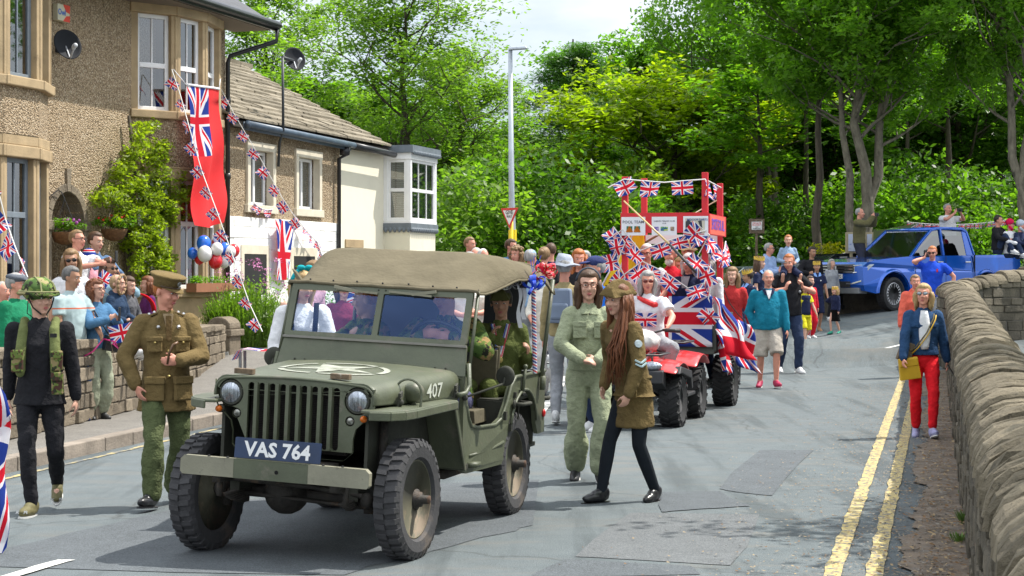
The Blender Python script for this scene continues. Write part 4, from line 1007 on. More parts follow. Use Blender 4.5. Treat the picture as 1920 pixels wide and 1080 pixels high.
def skeleton(rn, h, r0, spread, start=.3, levels=3, lean=(0, 0), nb=9, upw=.5, wob=.05, top=.95, shape=None):
    """branch tubes and twig tips of one tree"""
    tubes, tips = [], []
    tr = [V((lean[0]*(k/8)**1.5*h+wob*h*.1*g_, lean[1]*(k/8)*h, h*top*k/8)) for k, g_ in zip(range(9), [0]+[rn.gauss(0, 1) for _ in range(8)])]
    tubes.append((tr, [r0*(1.25 if k == 0 else 1)*(1-.88*k/8) for k in range(9)]))
    def grow(p, d, l, r, lv):
        n = 4; pts = [p]; q = p; dd = d
        for i in range(n):
            dd = (dd+V((rn.gauss(0, .16), rn.gauss(0, .16), rn.gauss(0, .12)+.06*upw))).normalized(); q = q+dd*l/n; pts.append(q)
        tubes.append((pts, [r*(1-.75*i/n) for i in range(n+1)]))
        if lv == 0: tips.append((q, l)); tips.append((pts[2], l*.8)); return
        for k in range(rn.choice((3, 4, 4))):
            i = rn.choice((1, 2, 3, 4)); a = rn.random()*2*pi
            s = V((cos(a), sin(a), rn.uniform(-.2, .6))); nd = (dd*.75+s*.75).normalized(); grow(pts[i], nd, l*rn.uniform(.45, .7), r*.45, lv-1)
        tips.append((q, l*.6))
    for k in range(nb):
        f = start+(top-start)*(k+.5)/nb*1.0; i = min(7, int(f/top*8)); p = tr[i].lerp(tr[i+1], f/top*8-i) if f/top*8-i <= 1 else tr[8]
        a = k*2.4+rn.uniform(-.4, .4); prof = shape(f) if shape else sin(pi*min(1, (f-start)/(1.02-start)*.85+.15))**.7
        d = V((cos(a), sin(a), upw*rn.uniform(.5, 1.4))).normalized(); grow(p, d, spread*max(.25, prof)*rn.uniform(.7, 1.05), r0*.38*(1-f*.6), levels-1)
    tips.append((tr[-1], spread*.4)); return tubes, tips
def make_tree(name, label, cat, rn, h, r0, spread, leaf, bark, n, sz, group=None, extra=None, tipr=.55, **k):
    e = empty(name, (0, 0, 0), label, cat, group=group)
    tubes, tips = skeleton(rn, h, r0, spread, **k)
    if extra:
        for kk in extra:
            t2, p2 = skeleton(rn, **kk); tubes += t2; tips += p2
    b = MB()
    for p, r in tubes:
        if r[0] > .018: b.tube(p, 0, 7 if r[0] > .06 else 4, False, [max(.006, x) for x in r])
    b.build('trunk', bark, e, True)
    b = MB(); leaves(b, [(p, max(.35, l*tipr)) for p, l in tips], n, sz, rn, 1.0); b.build('crown', leaf, e)
    return e
def plant(proto, first, x, y, s, rz, label=None, z=None, leaf=None, name=None):
    o = proto if first else copy_tree(proto)
    o.location = (x, y, (terr(x, y) if z is None else z)-.05); o.scale = (s[0], s[0], s[1]) if isinstance(s, tuple) else (s,)*3; o.rotation_euler = (0, 0, rz)
    if label: o['label'] = label
    if leaf:
        for c in o.children:
            if c.name.startswith('crown'):
                c.data = c.data if first else c.data.copy(); c.data.materials[0] = leaf
    return o
rn = random.Random(42)
bir = make_tree('birch_tree', 'tall airy birch tree with fine pale leaves rising behind the cream cottage', 'tree', rn, 14, .20, 3.6, L_BIR, BARK, 34, .075, start=.22, levels=3, nb=26, upw=.9, tipr=.5)
def X(px, Y): return (px-960)*Y/FP
plant(bir, 1, X(760, 52), 52, (1.05, .68), 0)
plant(bir, 0, X(500, 60), 60, (1.0, .70), 2, 'airy birch tree behind the stone slab roof and its satellite dish mast')
plant(bir, 0, X(860, 56), 56, (.9, .52), 4, 'shorter pale birch crown just left of the street lamp')
rnd_ = make_tree('broadleaf_tree', 'bushy mid green tree above the cottage roof left of the birch', 'tree', rn, 10, .26, 4.0, L_MID, BARK, 62, .115, start=.25, levels=3, nb=22, upw=.6, tipr=.55)
plant(rnd_, 1, X(600, 62), 62, (1.2, .66), 0, leaf=None)
G = 'broadleaf trees along the wood edge'
yel = plant(rnd_, 0, X(1265, 58), 58, (1.15, .66), 1.1, 'spreading yellow green tree with dark forked trunk behind the red float', leaf=L_YEL)
plant(rnd_, 0, X(1225, 74), 74, (1.0, .92), 3.3, 'tall lime green tree top rising behind the yellow green tree', leaf=L_LIM)
plant(rnd_, 0, X(1060, 64), 64, (1.1, .52), 4.4, 'dense mid green tree low between street lamp and red float', leaf=L_MID)
plant(rnd_, 0, X(1395, 66), 66, (1.0, .74), 2.2, 'rounded green tree crown right of the yellow green tree', leaf=L_LIM)
plant(rnd_, 0, X(1495, 64), 64, (1.1, .85), 5.2, 'green tree standing behind the private property sign board', leaf=L_MID)
plant(rnd_, 0, X(1800, 60), 60, (1.2, .8), .4, 'dark leaved tree behind the cab of the blue pickup', leaf=L_DRK)
plant(rnd_, 0, X(1905, 66), 66, (1.3, 1.05), 3.0, 'tall dark green tree at the right edge of the picture', leaf=L_MID)
plant(rnd_, 0, X(1680, 76), 76, (1.4, 1.05), 3.9, 'tall pale green tree behind the twin trunked ash', leaf=L_LIM)
plant(rnd_, 0, X(880, 66), 66, (1.1, .55), 1.9, 'dark green bushy tree behind the street lamp', leaf=L_MID)
plant(rnd_, 0, X(680, 72), 72, (1.3, .62), 5.5, 'broad green tree filling the gap behind the birch', leaf=L_LIM)
# conifer
e = empty('conifer_tree', (0, 0, 0), 'tall ragged conifer with tiered branches against the sky right of the lamp', 'tree'); b = MB(); tb = []; tips = []
b.tube([(0, 0, 0), (.1, 0, 8), (.05, 0, 15)], 0, 8, False, [.28, .16, .03])
for k in range(46):
    z = 4+10.6*(k/46)**.9; a = k*2.4; L = (3.9*(1-(z-4)/11.3)**.75+.35)*rn.uniform(.65, 1.15); d = V((cos(a), sin(a), rn.uniform(-.15, .2)))
    pts = [V((.1, 0, z))+d*L*q+V((0, 0, -.25*q*q*L*.5+.1*q)) for q in (0, .35, .7, 1)]; b.tube(pts, 0, 4, False, [.06, .04, .025, .01])
    for q in (.3, .45, .6, .75, .9, 1.0): tips.append((V((.1, 0, z))+d*L*q+V((rn.gauss(0, .2), rn.gauss(0, .2), -.12*q*q*L)), (.34+.25*(1-q)*L*.3)*1.6))
b.build('trunk', BARK, e, True); b = MB(); leaves(b, tips, 120, .13, rn, 1.0, asp=.22); b.build('crown', L_CON, e)
plant(e, 1, X(1072, 66), 66, (.95, .66), 0)
plant(e, 0, X(1150, 82), 82, (.9, .72), 2, 'second conifer further back, just left of the tall lime green tree')
# twin trunked ash, close
ash = make_tree('ash_tree', 'tall twin trunked ash tree with spreading crown above the blue pickup', 'tree', rn, 11.5, .21, 4.3, L_LIM, BARKP, 44, .085, tipr=.42, start=.42, levels=3, nb=20, upw=.75, lean=(.02, .0), wob=.13,
    extra=[dict(h=11, r0=.19, spread=3.8, start=.42, levels=3, lean=(.14, .02), nb=16, upw=.7, wob=.12), dict(h=11, r0=.15, spread=4.2, start=.45, levels=3, lean=(-.13, .03), nb=14, upw=.7, wob=.12)])
plant(ash, 1, X(1615, 46), 46, (1.0, .88), 0)
plant(ash, 0, X(1930, 43), 43, (.85, .95), 2.6, 'tall ash tree standing at the right edge behind the pickup bed')
plant(ash, 0, X(1450, 60), 60, (.9, 1.06), 1.2, 'thin trunked ash tree left of the twin trunked one', leaf=L_LIM)
# slender trunks in the wood
slim = make_tree('slender_tree', 'slender straight trunk beside the yellow green bush', 'tree', rn, 10, .15, 2.2, L_MID, BARK, 40, .10, start=.55, levels=2, nb=12, upw=.6)
for i, (px, Y, s, lb) in enumerate(((1533, 47, (1, 1.0), None), (1512, 53, (.9, .95), 'thin dark trunk just left of the slender straight one'), (1780, 52, (1.1, .9), 'dark slender trunk behind the pickup roof'), (1423, 52, (1.3, .7), 'dark trunk carrying the shade behind the private property sign'), (1700, 58, (.9, .9), 'thin trunk in the wood right of the twin trunked ash'))):
    plant(slim, i == 0, X(px, Y), Y, s, i*1.7, lb)
# understorey shrubs
bush = MB(); tips = []
for k in range(60):
    a, q, z = rn.random()*6.28, rn.random()**.5, rn.random(); tips.append((V((cos(a)*q*2.0*(1.1-z*.5), sin(a)*q*1.6*(1.1-z*.5), .2+z*3.2*(1-.35*q))), .55))
leaves(bush, tips, 95, .075, rn, 1.0)
bme = bush.build('shrub', L_MID); SG = 'shrubs along the edge of the wood'
LB = [('dense leafy shrub with pale glints right behind the white bay window', L_BIR), ('shrub behind the street lamp foot', L_MID), ('dark shrub between the lamp and the yellow banner', L_DRK), ('bright shrub behind the left red float posts', L_MID), ('shrub behind the middle of the float sign', L_BIR), ('dark shrub right of the float', L_DRK), ('mid green shrub below the private property sign', L_MID), ('shaded shrub left of the slender trunks', L_DRK), ('shrub behind the man standing with a camera', L_MID), ('light shrub above the pickup bonnet', L_LIM), ('shrub behind the pickup windscreen', L_DRK), ('shrub behind the man in the white T-shirt', L_MID), ('dark shrub behind the pickup bed passengers', L_DRK), ('shrub at the right picture edge', L_MID)]
spec = [(850, 47, 1.3), (925, 50, 1.5), (1010, 50, 1.4), (1120, 50, 1.45), (1200, 54, 1.5), (1300, 54, 1.2), (1390, 54, 1.3), (1465, 52, 1.2), (1600, 54, 1.4), (1660, 50, 1.25), (1720, 53, 1.4), (1800, 50, 1.2), (1860, 54, 1.4), (1930, 51, 1.3)]
for i, ((lb, mt), (px, Y, s)) in enumerate(zip(LB, spec)):
    o = bme if i == 0 else bme.copy()
    if i:
        COL.objects.link(o); o.data = bme.data.copy() if i in (1, 2, 9) else o.data
    o.location = (X(px, Y), Y, terr(X(px, Y), Y)-.1); o.scale = (s, s, s*rn.uniform(.9, 1.15)); o.rotation_euler = (0, 0, i*1.9); tag(o, lb, 'shrub', SG)
    if mt is not L_BIR:
        if o.data is bme.data: o.data = bme.data.copy() if False else o.data
        if i: 
            o.material_slots[0].link = 'OBJECT'; o.material_slots[0].material = mt
    else:
        o.material_slots[0].link = 'OBJECT'; o.material_slots[0].material = mt
b = MB(); tips = [(V((cos(a)*q*.42, sin(a)*q*.42, .15+z*1.55)), .22) for a, q, z in [(rn.random()*6.28, rn.random()**.5*(1-.3*rn.random()), rn.random()) for _ in range(40)]]; leaves(b, tips, 60, .045, rn, 1)
o = b.build('golden_bush', leafmat('golden_leaves', (.30, .30, .012))); o.location = (X(1548, 45.5), 45.5, terr(X(1548, 45.5), 45.5)); tag(o, 'bright yellow green upright bush beside the slender trunk', 'bush')
# the wood behind, one mass
b = MB(); tips = []
for k in range(1500):
    px = rn.uniform(350, 2000); Y = rn.uniform(76, 92); x = X(px, Y); top = 5+2.6*NZ.noise(V((x*.13, 0, 5)))+(3.2 if px > 1350 else 0)-(2.2 if 850 < px < 1050 else 0)
    tips.append((V((x, Y, terr(x, Y)+rn.random()**.8*top*1.15)), 1.15))
leaves(b, tips, 62, .17, rn, 1.0); struct(b.build('distant_wood', L_MID), 'stuff')
b = MB(); b.grid(lambda u, v: (-60+130*u, 95+2*NZ.noise(V((u*9, v*4, 1))), 9*v*(.8+.3*NZ.noise(V((u*14, 0, 2))))-2), 60, 8); struct(b.build('wood_shade_backdrop', M('shaded_undergrowth', (.012, .025, .008), .95, 0, .6, .8)), 'stuff')  # upright sheet closing the wood; its dark green stands for shade between trees
# tree overhanging the bridge from beyond the right edge: shades the wall and the yellow lines
plant(bir, 0, 8.4, 13.0, (.9, .62), 4.1, 'birch tree on the river bank beyond the parapet, shading the wall', z=-1.5)
plant(bir, 0, 6.4, 6.5, (.8, .60), .7, 'birch tree on the near river bank, shading the road', z=-1.5)
# ---------------------------------------------------------------- climber, lavender, flowers by the houses
L_CL = leafmat('climber_leaves', (.20, .28, .025))
e = empty('climbing_wisteria', fw(-4.9, .05, 0), 'leafy yellow green climber growing up the pebbledashed wall beside the arch', 'climber')
eo = V(e.location); b = MB(); tips = []
def wz(px, py, d=.12): return fpt(px, py, d)
for px, py, r in [(262, 245, 10), (285, 240, 9), (270, 275, 24), (245, 300, 14), (300, 300, 22), (310, 280, 8), (240, 330, 26), (290, 340, 34), (320, 345, 26), (255, 375, 34), (300, 385, 34), (205, 365, 18), (188, 370, 12), (335, 370, 16), (230, 395, 16), (270, 420, 34), (300, 435, 30), (325, 400, 20), (345, 360, 10), (285, 470, 26), (300, 500, 22), (265, 490, 16), (310, 480, 14), (275, 525, 12), (250, 450, 18)]:
    for _ in range(max(3, int(r*.55))): 
        a, q = rn.random()*6.28, rn.random()**.5*r; tips.append((wz(px+cos(a)*q, py+sin(a)*q, rn.uniform(.08, .55))-eo, .13))
leaves(b, tips, 44, .036, rn, 1.0); b.build('foliage', L_CL, e)
b = MB(); 
for dx in (0, .06, -.05): b.tube([fw(-4.9+dx, .05, .2)-eo, fw(-4.85-dx, .1, 1.2)-eo, fw(-4.9+dx*2, .08, 2.2)-eo, fw(-4.7, .1, 3.2)-eo, fw(-4.9, .1, 4.1)-eo], .025, 6)
b.build('stem', BARK, e, True)
def sprays(mb, c, rx, ry, h, n, rn, sz=.014):
    for _ in range(n):
        a, q = rn.random()*6.28, rn.random()**.5; b0 = V((cos(a)*q*rx*.6, sin(a)*q*ry*.6, .1)); l = h*rn.uniform(.65, 1)*(1-.25*q); t = V((b0.x*1.5+rn.gauss(0, .06), b0.y*1.5+rn.gauss(0, .06), l)); w = V((cos(a+1.5), sin(a+1.5), 0))*sz
        for k in range(7):
            f = .35+.65*k/6+rn.uniform(-.05, .05); p = b0.lerp(t, f)+V(c); d = V((rn.gauss(0, 1), rn.gauss(0, 1), 1.2)).normalized()*.05; mb._add([p-w, p+w, p+d+w*.4, p+d-w*.4], [(0, 1, 2, 3)])
        mb._add([V(c)+b0-w*.4, V(c)+b0+w*.4, V(c)+t+w*.3, V(c)+t-w*.3], [(0, 1, 2, 3)])
c = at(462, 560, 27.2)
b = MB(); sprays(b, (0, 0, 0), .78, .5, 1.45, 1500, rn); o = b.build('lavender_bush', leafmat('lavender_leaves', (.12, .22, .03))); o.location = (c.x, c.y, .15); tag(o, 'feathery bright green lavender bush behind the stone gate posts', 'bush')
c = at(600, 520, 33); b = MB(); leaves(b, [(V((rn.uniform(-.5, .5), rn.uniform(-.4, .4), rn.uniform(.3, 1.25))), .25) for _ in range(30)], 50, .03, rn, 1); o = b.build('cottage_shrub', L_LIM); o.location = (c.x, c.y, .5); tag(o, 'small green shrub against the white painted cottage base', 'shrub')
e = empty('flowering_shrub', (at(478, 540, 28.8).x, 28.8, .2), 'loose shrub with pink flower heads in front of the cottage', 'shrub'); b = MB(); leaves(b, [(V((rn.gauss(0, .25), rn.gauss(0, .2), rn.uniform(.3, 1.35))), .22) for _ in range(30)], 40, .03, rn, 1); b.build('foliage', L_LIM, e)
b = MB(); leaves(b, [(V((rn.gauss(0, .3), rn.gauss(0, .2), rn.uniform(1.1, 1.75))), .09) for _ in range(26)], 24, .018, rn, 1); o = b.build('flowers', M('pink_petals', (.55, .2, .42), .7, 0, .3), e); o['kind'] = 'stuff'
FLR = M('red_petals', (.6, .02, .02), .6, 0, .3); FLP = M('purple_petals', (.30, .06, .28), .6, 0, .3)
def basket(px, py, Y, label, petals):
    c = at(px, py, Y); e = empty('hanging_basket', c, label, 'hanging basket'); b = MB(); b.lathe([(.05, -.16), (.14, -.12), (.19, -.02), (.20, .02), (.0, .02)], lambda x, y, h: (x, y, h), 18); b.build('basket_liner', M('coir_liner', (.14, .07, .03), .95, 0, .4, 20, .8, 50), e, True)
    b = MB(); leaves(b, [(V((rn.gauss(0, .11), rn.gauss(0, .11), .08+rn.random()*.1)), .08) for _ in range(22)], 34, .024, rn, 1); b.build('foliage', L_MID, e)
    b = MB()
    for _ in range(15): p = V((rn.gauss(0, .12), rn.gauss(-.03, .1), .13+rn.random()*.09)); b.ell(p, .016+.014*rn.random(), 6, 4)
    b.build('flowers', petals, e)
    b = MB()
    for k in range(3): b.tube([(.19*cos(k*2.1), .19*sin(k*2.1), .02), (0, 0, .5)], .004, 4)
    w = fw((c-FO).dot(FD)-.25, 0, c.z+.5)-c; b.tube([(0, 0, .5), (-.05, .0, .6), V((w.x*.4, w.y*.4, .62)), w], .008, 5); b.build('chain', BPLA, e)
basket(121, 438, 25.2, 'hanging basket of purple flowers in front of the arched doorway', FLP)
basket(214, 432, 26.2, 'hanging basket of red flowers under the climber', FLR)
b = empty('window_box', fw(-2.95, .62, 1.45), 'narrow window box of greenery on the lower bay sill', 'planter'); m = MB(); pbox(m, (0, 0, 0), FD, FN, -.9, .9, -.09, .09, -.07, .07); m.build('box', M('terracotta', (.28, .12, .06), .8), b)
m = MB(); leaves(m, [(FD*rn.uniform(-.85, .85)+V((0, 0, .12)), .09) for _ in range(24)], 24, .022, rn, 1); m.build('foliage', L_LIM, b)
# ================================================================ quad bike, float, cars
REDP = M('red_plastic', (.55, .012, .012), .3, 0, .06, 3, coat=.5); BLKP = M('black_plastic', (.022, .022, .024), .55, 0, .2, 10, .2, 60)
REDW = M('red_painted_wood', (.60, .018, .03), .6, 0, .08, 4, .2, 30); TYB = M('black_tyre', (.022, .022, .023), .8, 0, .3, 8, .3, 60)
ALU = M('alloy', (.5, .5, .52), .3, .8, .1); PAPER = M('white_paper', (.74, .76, .8), .8, 0, .03)
def wheel(parent, loc, r, w, sgn, ry=0, lugs=18, style='atv', spokes=0):
    root = bpy.data.objects.new('wheel', None); COL.objects.link(root); root.parent = parent; root.location = loc; root.rotation_euler = (0, 0, ry); h = w/2; ri = r*.52 if style == 'atv' else r*.66
    t = MB(); t.lathe([(ri, -h*.7), (r*.82, -h), (r*.96, -h*.86), (r*.96, h*.86), (r*.82, h), (ri, h*.7)], lambda a, b, d: (a, d*sgn, b), 36, True)
    for k in range(lugs):
        for sd in (-1, 1):
            a = 2*pi*(k+(.5 if sd > 0 else 0))/lugs; m = Matrix.Rotation(-a, 3, 'Y')
            if style == 'atv': t.box(m @ V((r*.975, sd*h*.5, 0)), (r*.09, h*.95, r*.09), m @ Matrix.Rotation(R(30*sd), 3, 'X')); t.box(m @ V((r*.88, sd*h*.97, 0)), (r*.14, h*.16, r*.09), m)
            else: t.box(m @ V((r*.962, sd*h*.45, 0)), (r*.045, h*.7, r*.07), m)
    t.build('tyre', TYB, root)
    t = MB(); t.lathe([(ri+.005, h*.72), (ri-.015, h*.74), (ri-.025, h*.3), (ri*.6, h*.05), (0, h*.1)], lambda a, b, d: (a, d*sgn, b), 28); t.lathe([(ri+.005, -h*.7), (0, -h*.2)], lambda a, b, d: (a, d*sgn, b), 20)
    t.build('rim', BLKP if spokes or style == 'atv' else ALU, root, True)
    t = MB(); t.ell((0, sgn*h*.45, 0), (.05, .03, .05), 10, 6)
    for k in range(spokes):
        a = 2*pi*k/spokes; 
        for da in (-.16, .16): t.bar((.04*cos(a), sgn*h*.5, .04*sin(a)), ((ri-.01)*cos(a+da), sgn*h*.62, (ri-.01)*sin(a+da)), .035, .03)
    if spokes: t.tube([((ri-.008)*cos(a), sgn*h*.72, (ri-.008)*sin(a)) for a in [2*pi*k/32 for k in range(33)]], .010, 5)
    t.build('hub', ALU, root); return root
# local axes: x forward, y left
def vehicle(name, label, cat, o, th):
    F = V((-sin(th), -cos(th), 0)); e = empty(name, o, label, cat, atan2(F.y, F.x)); return e, F, V((-F.y, F.x, 0))
QT = R(16); qf = grd(1262, 800); 
QF = V((-sin(QT), -cos(QT), 0)); QL = V((-QF.y, QF.x, 0)); QO = V((qf.x, qf.y, 0))-QL*.42
Q, _, _ = vehicle('quad_bike', 'red quad bike with black tyres towing the decorated float', 'quad bike', QO, QT)
for x, s in ((0, 1), (0, -1), (-1.28, 1), (-1.28, -1)): wheel(Q, (x, s*.42, .30), .30, .23, s)
b = MB()
def fender(x0, x1, y0, y1, z0, hz, s):
    b.grid(lambda u, v: (x0+(x1-x0)*u, s*(y0+(y1-y0)*v), z0+hz*sin(pi*min(1, max(0, u*.9+.05)))**.6-.05*v*v), 12, 5)
for s in (-1, 1): fender(.42, -.38, .12, .54, .58, .16, s); fender(-.72, -1.62, .12, .56, .58, .20, s)
b.build('mudguard', REDP, Q, True, mods=[('SOLIDIFY', dict(thickness=.02)), ('SUBSURF', dict(levels=1, render_levels=1))])
b = MB(); b.loft([((.42, 0, .66), .02, .16), ((.30, 0, .76), .12, .17), ((-.1, 0, .86), .16, .17), ((-.45, 0, .84), .12, .15)], 12) if 0 else None
b = MB(); b.prism([(.44, .60), (.40, .72), (.1, .82), (-.25, .88), (-.5, .78), (-.5, .55), (.3, .5)], lambda p, e: (p[0], e, p[1]), -.17, .17); b.build('tank_cover', REDP, Q, bev=.03)
b = MB(); b.prism([(-.45, .76), (-.6, .82), (-1.3, .84), (-1.35, .74), (-.5, .68)], lambda p, e: (p[0], e, p[1]), -.16, .16); b.build('saddle', BLKP, Q, bev=.03)
b = MB(); b.box((-.5, 0, .42), (1.4, .32, .3)); b.prism([(.50, .50), (.48, .63), (.30, .66), (.30, .42)], lambda p, e: (p[0], e, p[1]), -.40, .40); b.bar((.52, -.30, .46), (.52, .30, .46), .04, .05)
for s in (-1, 1):
    b.tube([(-.3, s*.12, .35), (0, s*.36, .30)], .02, 6); b.tube([(-.1, s*.15, .6), (-.02, s*.34, .32)], .03, 6); b.box((-.65, s*.40, .32), (.5, .22, .04)); b.tube([(-1.1, s*.12, .35), (-1.28, s*.36, .30)], .03, 6)
    b.prism([(.38, .60), (.30, .68), (-.35, .60), (-.42, .40), (-.36, .40), (-.3, .52), (.2, .60)], lambda p, e: (p[0], s*(.55+e), p[1]), -.05, .02)
b.build('chassis', BLKP, Q, bev=.01)
for x0, x1 in ((.42, -.12), (-1.0, -1.62)):
    b = MB(); z = .80 if x0 > 0 else .88
    for k in range(6): y = -.33+.66*k/5; b.tube([(x0, y, z), (x1, y, z)], .01, 6)
    b.tube([(x0, -.36, z), (x0, .36, z), (x1, .36, z), (x1, -.36, z), (x0, -.36, z)], .013, 6)
    for y in (-.25, .25): b.tube([(x0-.1, y, z), (x0-.12, y, z-.16)], .012, 6)
    b.build('luggage_rack', BLKP, Q, True)
b = MB(); b.tube([(-.30, -.40, 1.04), (-.24, -.26, 1.05), (-.2, 0, .98), (-.24, .26, 1.05), (-.30, .40, 1.04)], .012, 8); b.tube([(-.24, 0, .98), (-.1, 0, .8)], .03, 8)
for s in (-1, 1): b.tube([(-.26, s*.28, 1.05), (-.32, s*.44, 1.04)], .022, 8); b.tube([(-.2, s*.26, 1.06), (-.22, s*.40, 1.06)], .006, 5)
b.build('handlebar', BLKP, Q, True)
for s in (-1, 1):
    b = MB(); b.ell((.40, s*.26, .68), (.06, .12, .055), 14, 8); b.build('headlight', LENS, Q, True)
b = MB(); b.ell((-.36, .50, .46), (.05, .02, .03)); b.build('side_reflector', REDP, Q, True)
# bag on the front rack
c = Q.matrix_world
def qw(x, y, z): return QO+QF*x+QL*y+V((0, 0, z))
def dq(p): return qw(*p)
b = MB(); b.ell((0, 0, .02), (.24, .20, .13), 14, 9); b.ell((.10, .08, .0), (.16, .14, .11)); b.ell((-.1, -.1, .1), (.13, .14, .10)); o = b.build('bag', M('clear_grey_plastic_bag', (.55, .53, .52), .3, 0, .25, 6, .6, 12), None, True, remesh(.02, 3, .05, TX1)); o.location = qw(.12, .05, .93); tag(o, 'bulging pale plastic bag on the front rack of the red quad bike', 'bag')
# float
FT = R(15); FLF = V((-sin(FT), -cos(FT), 0)); FLL = V((-FLF.y, FLF.x, 0)); p0 = at(1172, 510, 22.0); p0.z = 0
FLO = p0+FLL*.53   # centre of the front edge of the float
FE, _, _ = vehicle('parade_float', 'red posted parade float trailer with paper notices on its fascia, towed by the quad bike', 'float', FLO, FT)
def fl(x, y, z): return FLO+FLF*x+FLL*y+V((0, 0, z))
def fy(px, x, z=2): # local y of a pixel column on plane x
    k = (px-960)/FP; P0 = FLO+FLF*x; return (k*P0.y-P0.x)/(FLL.x-k*FLL.y)
posts = [(0, fy(1172, 0), 2.89), (0, fy(1322, 0), 2.93), (-1.35, fy(1208, -1.35), 2.94), (-1.35, fy(1350, -1.35), 2.86)]
for x, y, z in posts:
    b = MB(); b.box((x, y, (z+.65)/2), (.07, .075, z-.65)); b.build('post', REDW, FE, bev=.004)
ya, yb = posts[0][1]-.04, posts[1][1]+.05
b = MB(); b.box((.045, (ya+yb)/2, 2.31), (.02, yb-ya, .25)); 
b.box((-.68, yb+.0, 2.29), (1.45, .02, .26)); b.box((-.68, ya-.0, 2.31), (1.45, .02, .25)); b.build('fascia', REDW, FE)
b = MB(); b.box((-1.30, (posts[2][1]+posts[3][1])/2, 2.13), (.012, .95, .12)); b.build('paper_notice', PAPER, FE)
b = MB(); pp = lambda u, v: (-.66-u, yb+.014, 2.29+v)
b._add([pp(-.66, -.12), pp(.62, -.12), pp(.62, .12), pp(-.66, .12)], [(0, 1, 2, 3)]); o = b.build('fluorescent_card', M('orange_red_card', (.75, .10, .06), .6), FE)
b = MB(); b.text('SPORTS FOR ALL', .17, lambda x, y: (-.66-x*.86, yb+.018, 2.29+y*1.1), font_w=2.5); b.build('fascia_lettering', M('blue_paint', (.12, .06, .45), .6), FE)
def paper(px0, px1, z0, z1, kind):
    y0, y1 = fy(px0, .06), fy(px1, .06); yc = (y0+y1)/2; q = lambda a, c, e=0: (.060+e, a, c)
    b = MB(); b._add([q(y0, z0), q(y1, z0), q(y1, z1), q(y0, z1)], [(0, 1, 2, 3)]); p_ = b.build('paper_notice', PAPER, FE)
    def img(a0, a1, c0, c1, m):
        t = MB(); t._add([q(a0, c0, .003), q(a1, c0, .003), q(a1, c1, .003), q(a0, c1, .003)], [(0, 1, 2, 3)]); t.build('printed_picture', m, p_)
    def mosaic(nm, cols): 
        if nm in MATS: return MATS[nm]
        m, nt, bb = NM(nm); v = coords(nt, 'Object', (22, 22, 22)); lnk(nt, ramp(nt, noise(nt, v, 1.2, 3), [(0, cols[0]), (.45, cols[1]), (.53, cols[2]), (.6, cols[3])], True), bb.inputs[0]); return m
    W_ = y1-y0; H_ = z1-z0
    def txt(s, z, sz, m=M('print_ink', (.06, .06, .09), .7)):
        t = MB(); t.text(s, sz, lambda x, y: q(yc+x, z+y, .004), font_w=.6); t.build('printed_text', m, p_)
    if kind == 0:
        txt('POOL TEAM', z0+H_*.72, .05)
        g = M('baize_green', (.01, .16, .09), .7)
        for s in (-1, 1):
            a = yc+s*W_*.16; img(a-W_*.12, a+W_*.12, z0+H_*.17, z0+H_*.5, g); t = MB()
            for r_ in range(4):
                for k in range(4-r_): t.lathe([(0, 0), (.012, 0)], lambda x, y, h: q(a+(k-(3-r_)/2)*.021+x, z0+H_*.22+r_*.018+y, .005), 10)
            t.build('printed_balls', M('orange_print', (.75, .22, .01), .6), p_)
    elif kind == 1:
        txt('SABDEN TENNIS CLUB', z0+H_*.76, .026); txt('CLUB', z0+H_*.64, .02)
        for a0, a1, cs in ((.1, .28, ((.02, .02, .1), (.3, .1, .3), (.1, .1, .4), (.5, .4, .5))), (.36, .64, ((.02, .1, .25), (.1, .4, .05), (.6, .6, .02), (.02, .2, .6))), (.75, .9, ((.25, .15, .1), (.4, .3, .2), (.1, .1, .1), (.5, .4, .35)))):
            img(y0+W_*a0, y0+W_*a1, z0+H_*.24, z0+H_*.46, mosaic('photo_print_%d' % int(a0*100), cs))
    else:
        img(y0+W_*.08, y1-W_*.14, z0+H_*.09, z1-H_*.12, M('dart_board_cream', (.55, .52, .42), .7)); t = MB(); c0 = (y0+W_*.78, z0+H_*.12)
        for k in range(4):
            a0, a1 = R(95+k*34), R(95+k*34+17); t._add([q(c0[0]+r_*cos(a), c0[1]+r_*sin(a), .006) for r_, a in ((.05, a0), (.05, a1), (.155 if k < 2 else .19, a1), (.155 if k < 2 else .19, a0))], [(0, 1, 2, 3)])
        t._add([q(a, c, .007) for a, c in ((y0+W_*.10, z0+H_*.4), (y0+W_*.3, z0+H_*.3), (y0+W_*.36, z0+H_*.62), (y0+W_*.2, z0+H_*.84), (y0+W_*.1, z0+H_*.7))], [(0, 1, 2, 3, 4)]); t.build('printed_segments', M('print_black', (.03, .035, .045), .6), p_)
        t = MB(); t.text('INDOOR DARTS', .035, lambda x, y: q(yc+.02+x, z1-H_*.19+y, .008), font_w=1.5); t.build('printed_text', M('print_blue', (.03, .08, .3), .7), p_)
paper(1165, 1210, 2.155, 2.385, 0); paper(1222, 1269, 2.155, 2.385, 1); paper(1281, 1328, 2.155, 2.39, 2)
b = MB(); b.box((-.7, 0, .72), (1.55, 1.20, .06)); b.box((.05, 0, 1.0), (.04, 1.15, .55)); b.box((-.7, .60, .95), (1.5, .04, .45)); b.box((-.7, -.60, .95), (1.5, .04, .45)); b.box((-1.45, 0, .95), (.04, 1.2, .45)); b.tube([(.05, 0, .5), (.95, 0, .45)], .03, 8); b.box((-.7, 0, .55), (1.3, .5, .12)); b.tube([(-.8, -.72, .31), (-.8, .72, .31)], .03, 8)
b.build('trailer_body', M('dull_green_metal', (.05, .06, .05), .6, 0, .2), FE)
for s in (-1, 1): wheel(FE, (-.75, s*.62, .32), .32, .26, s, 0, 26)
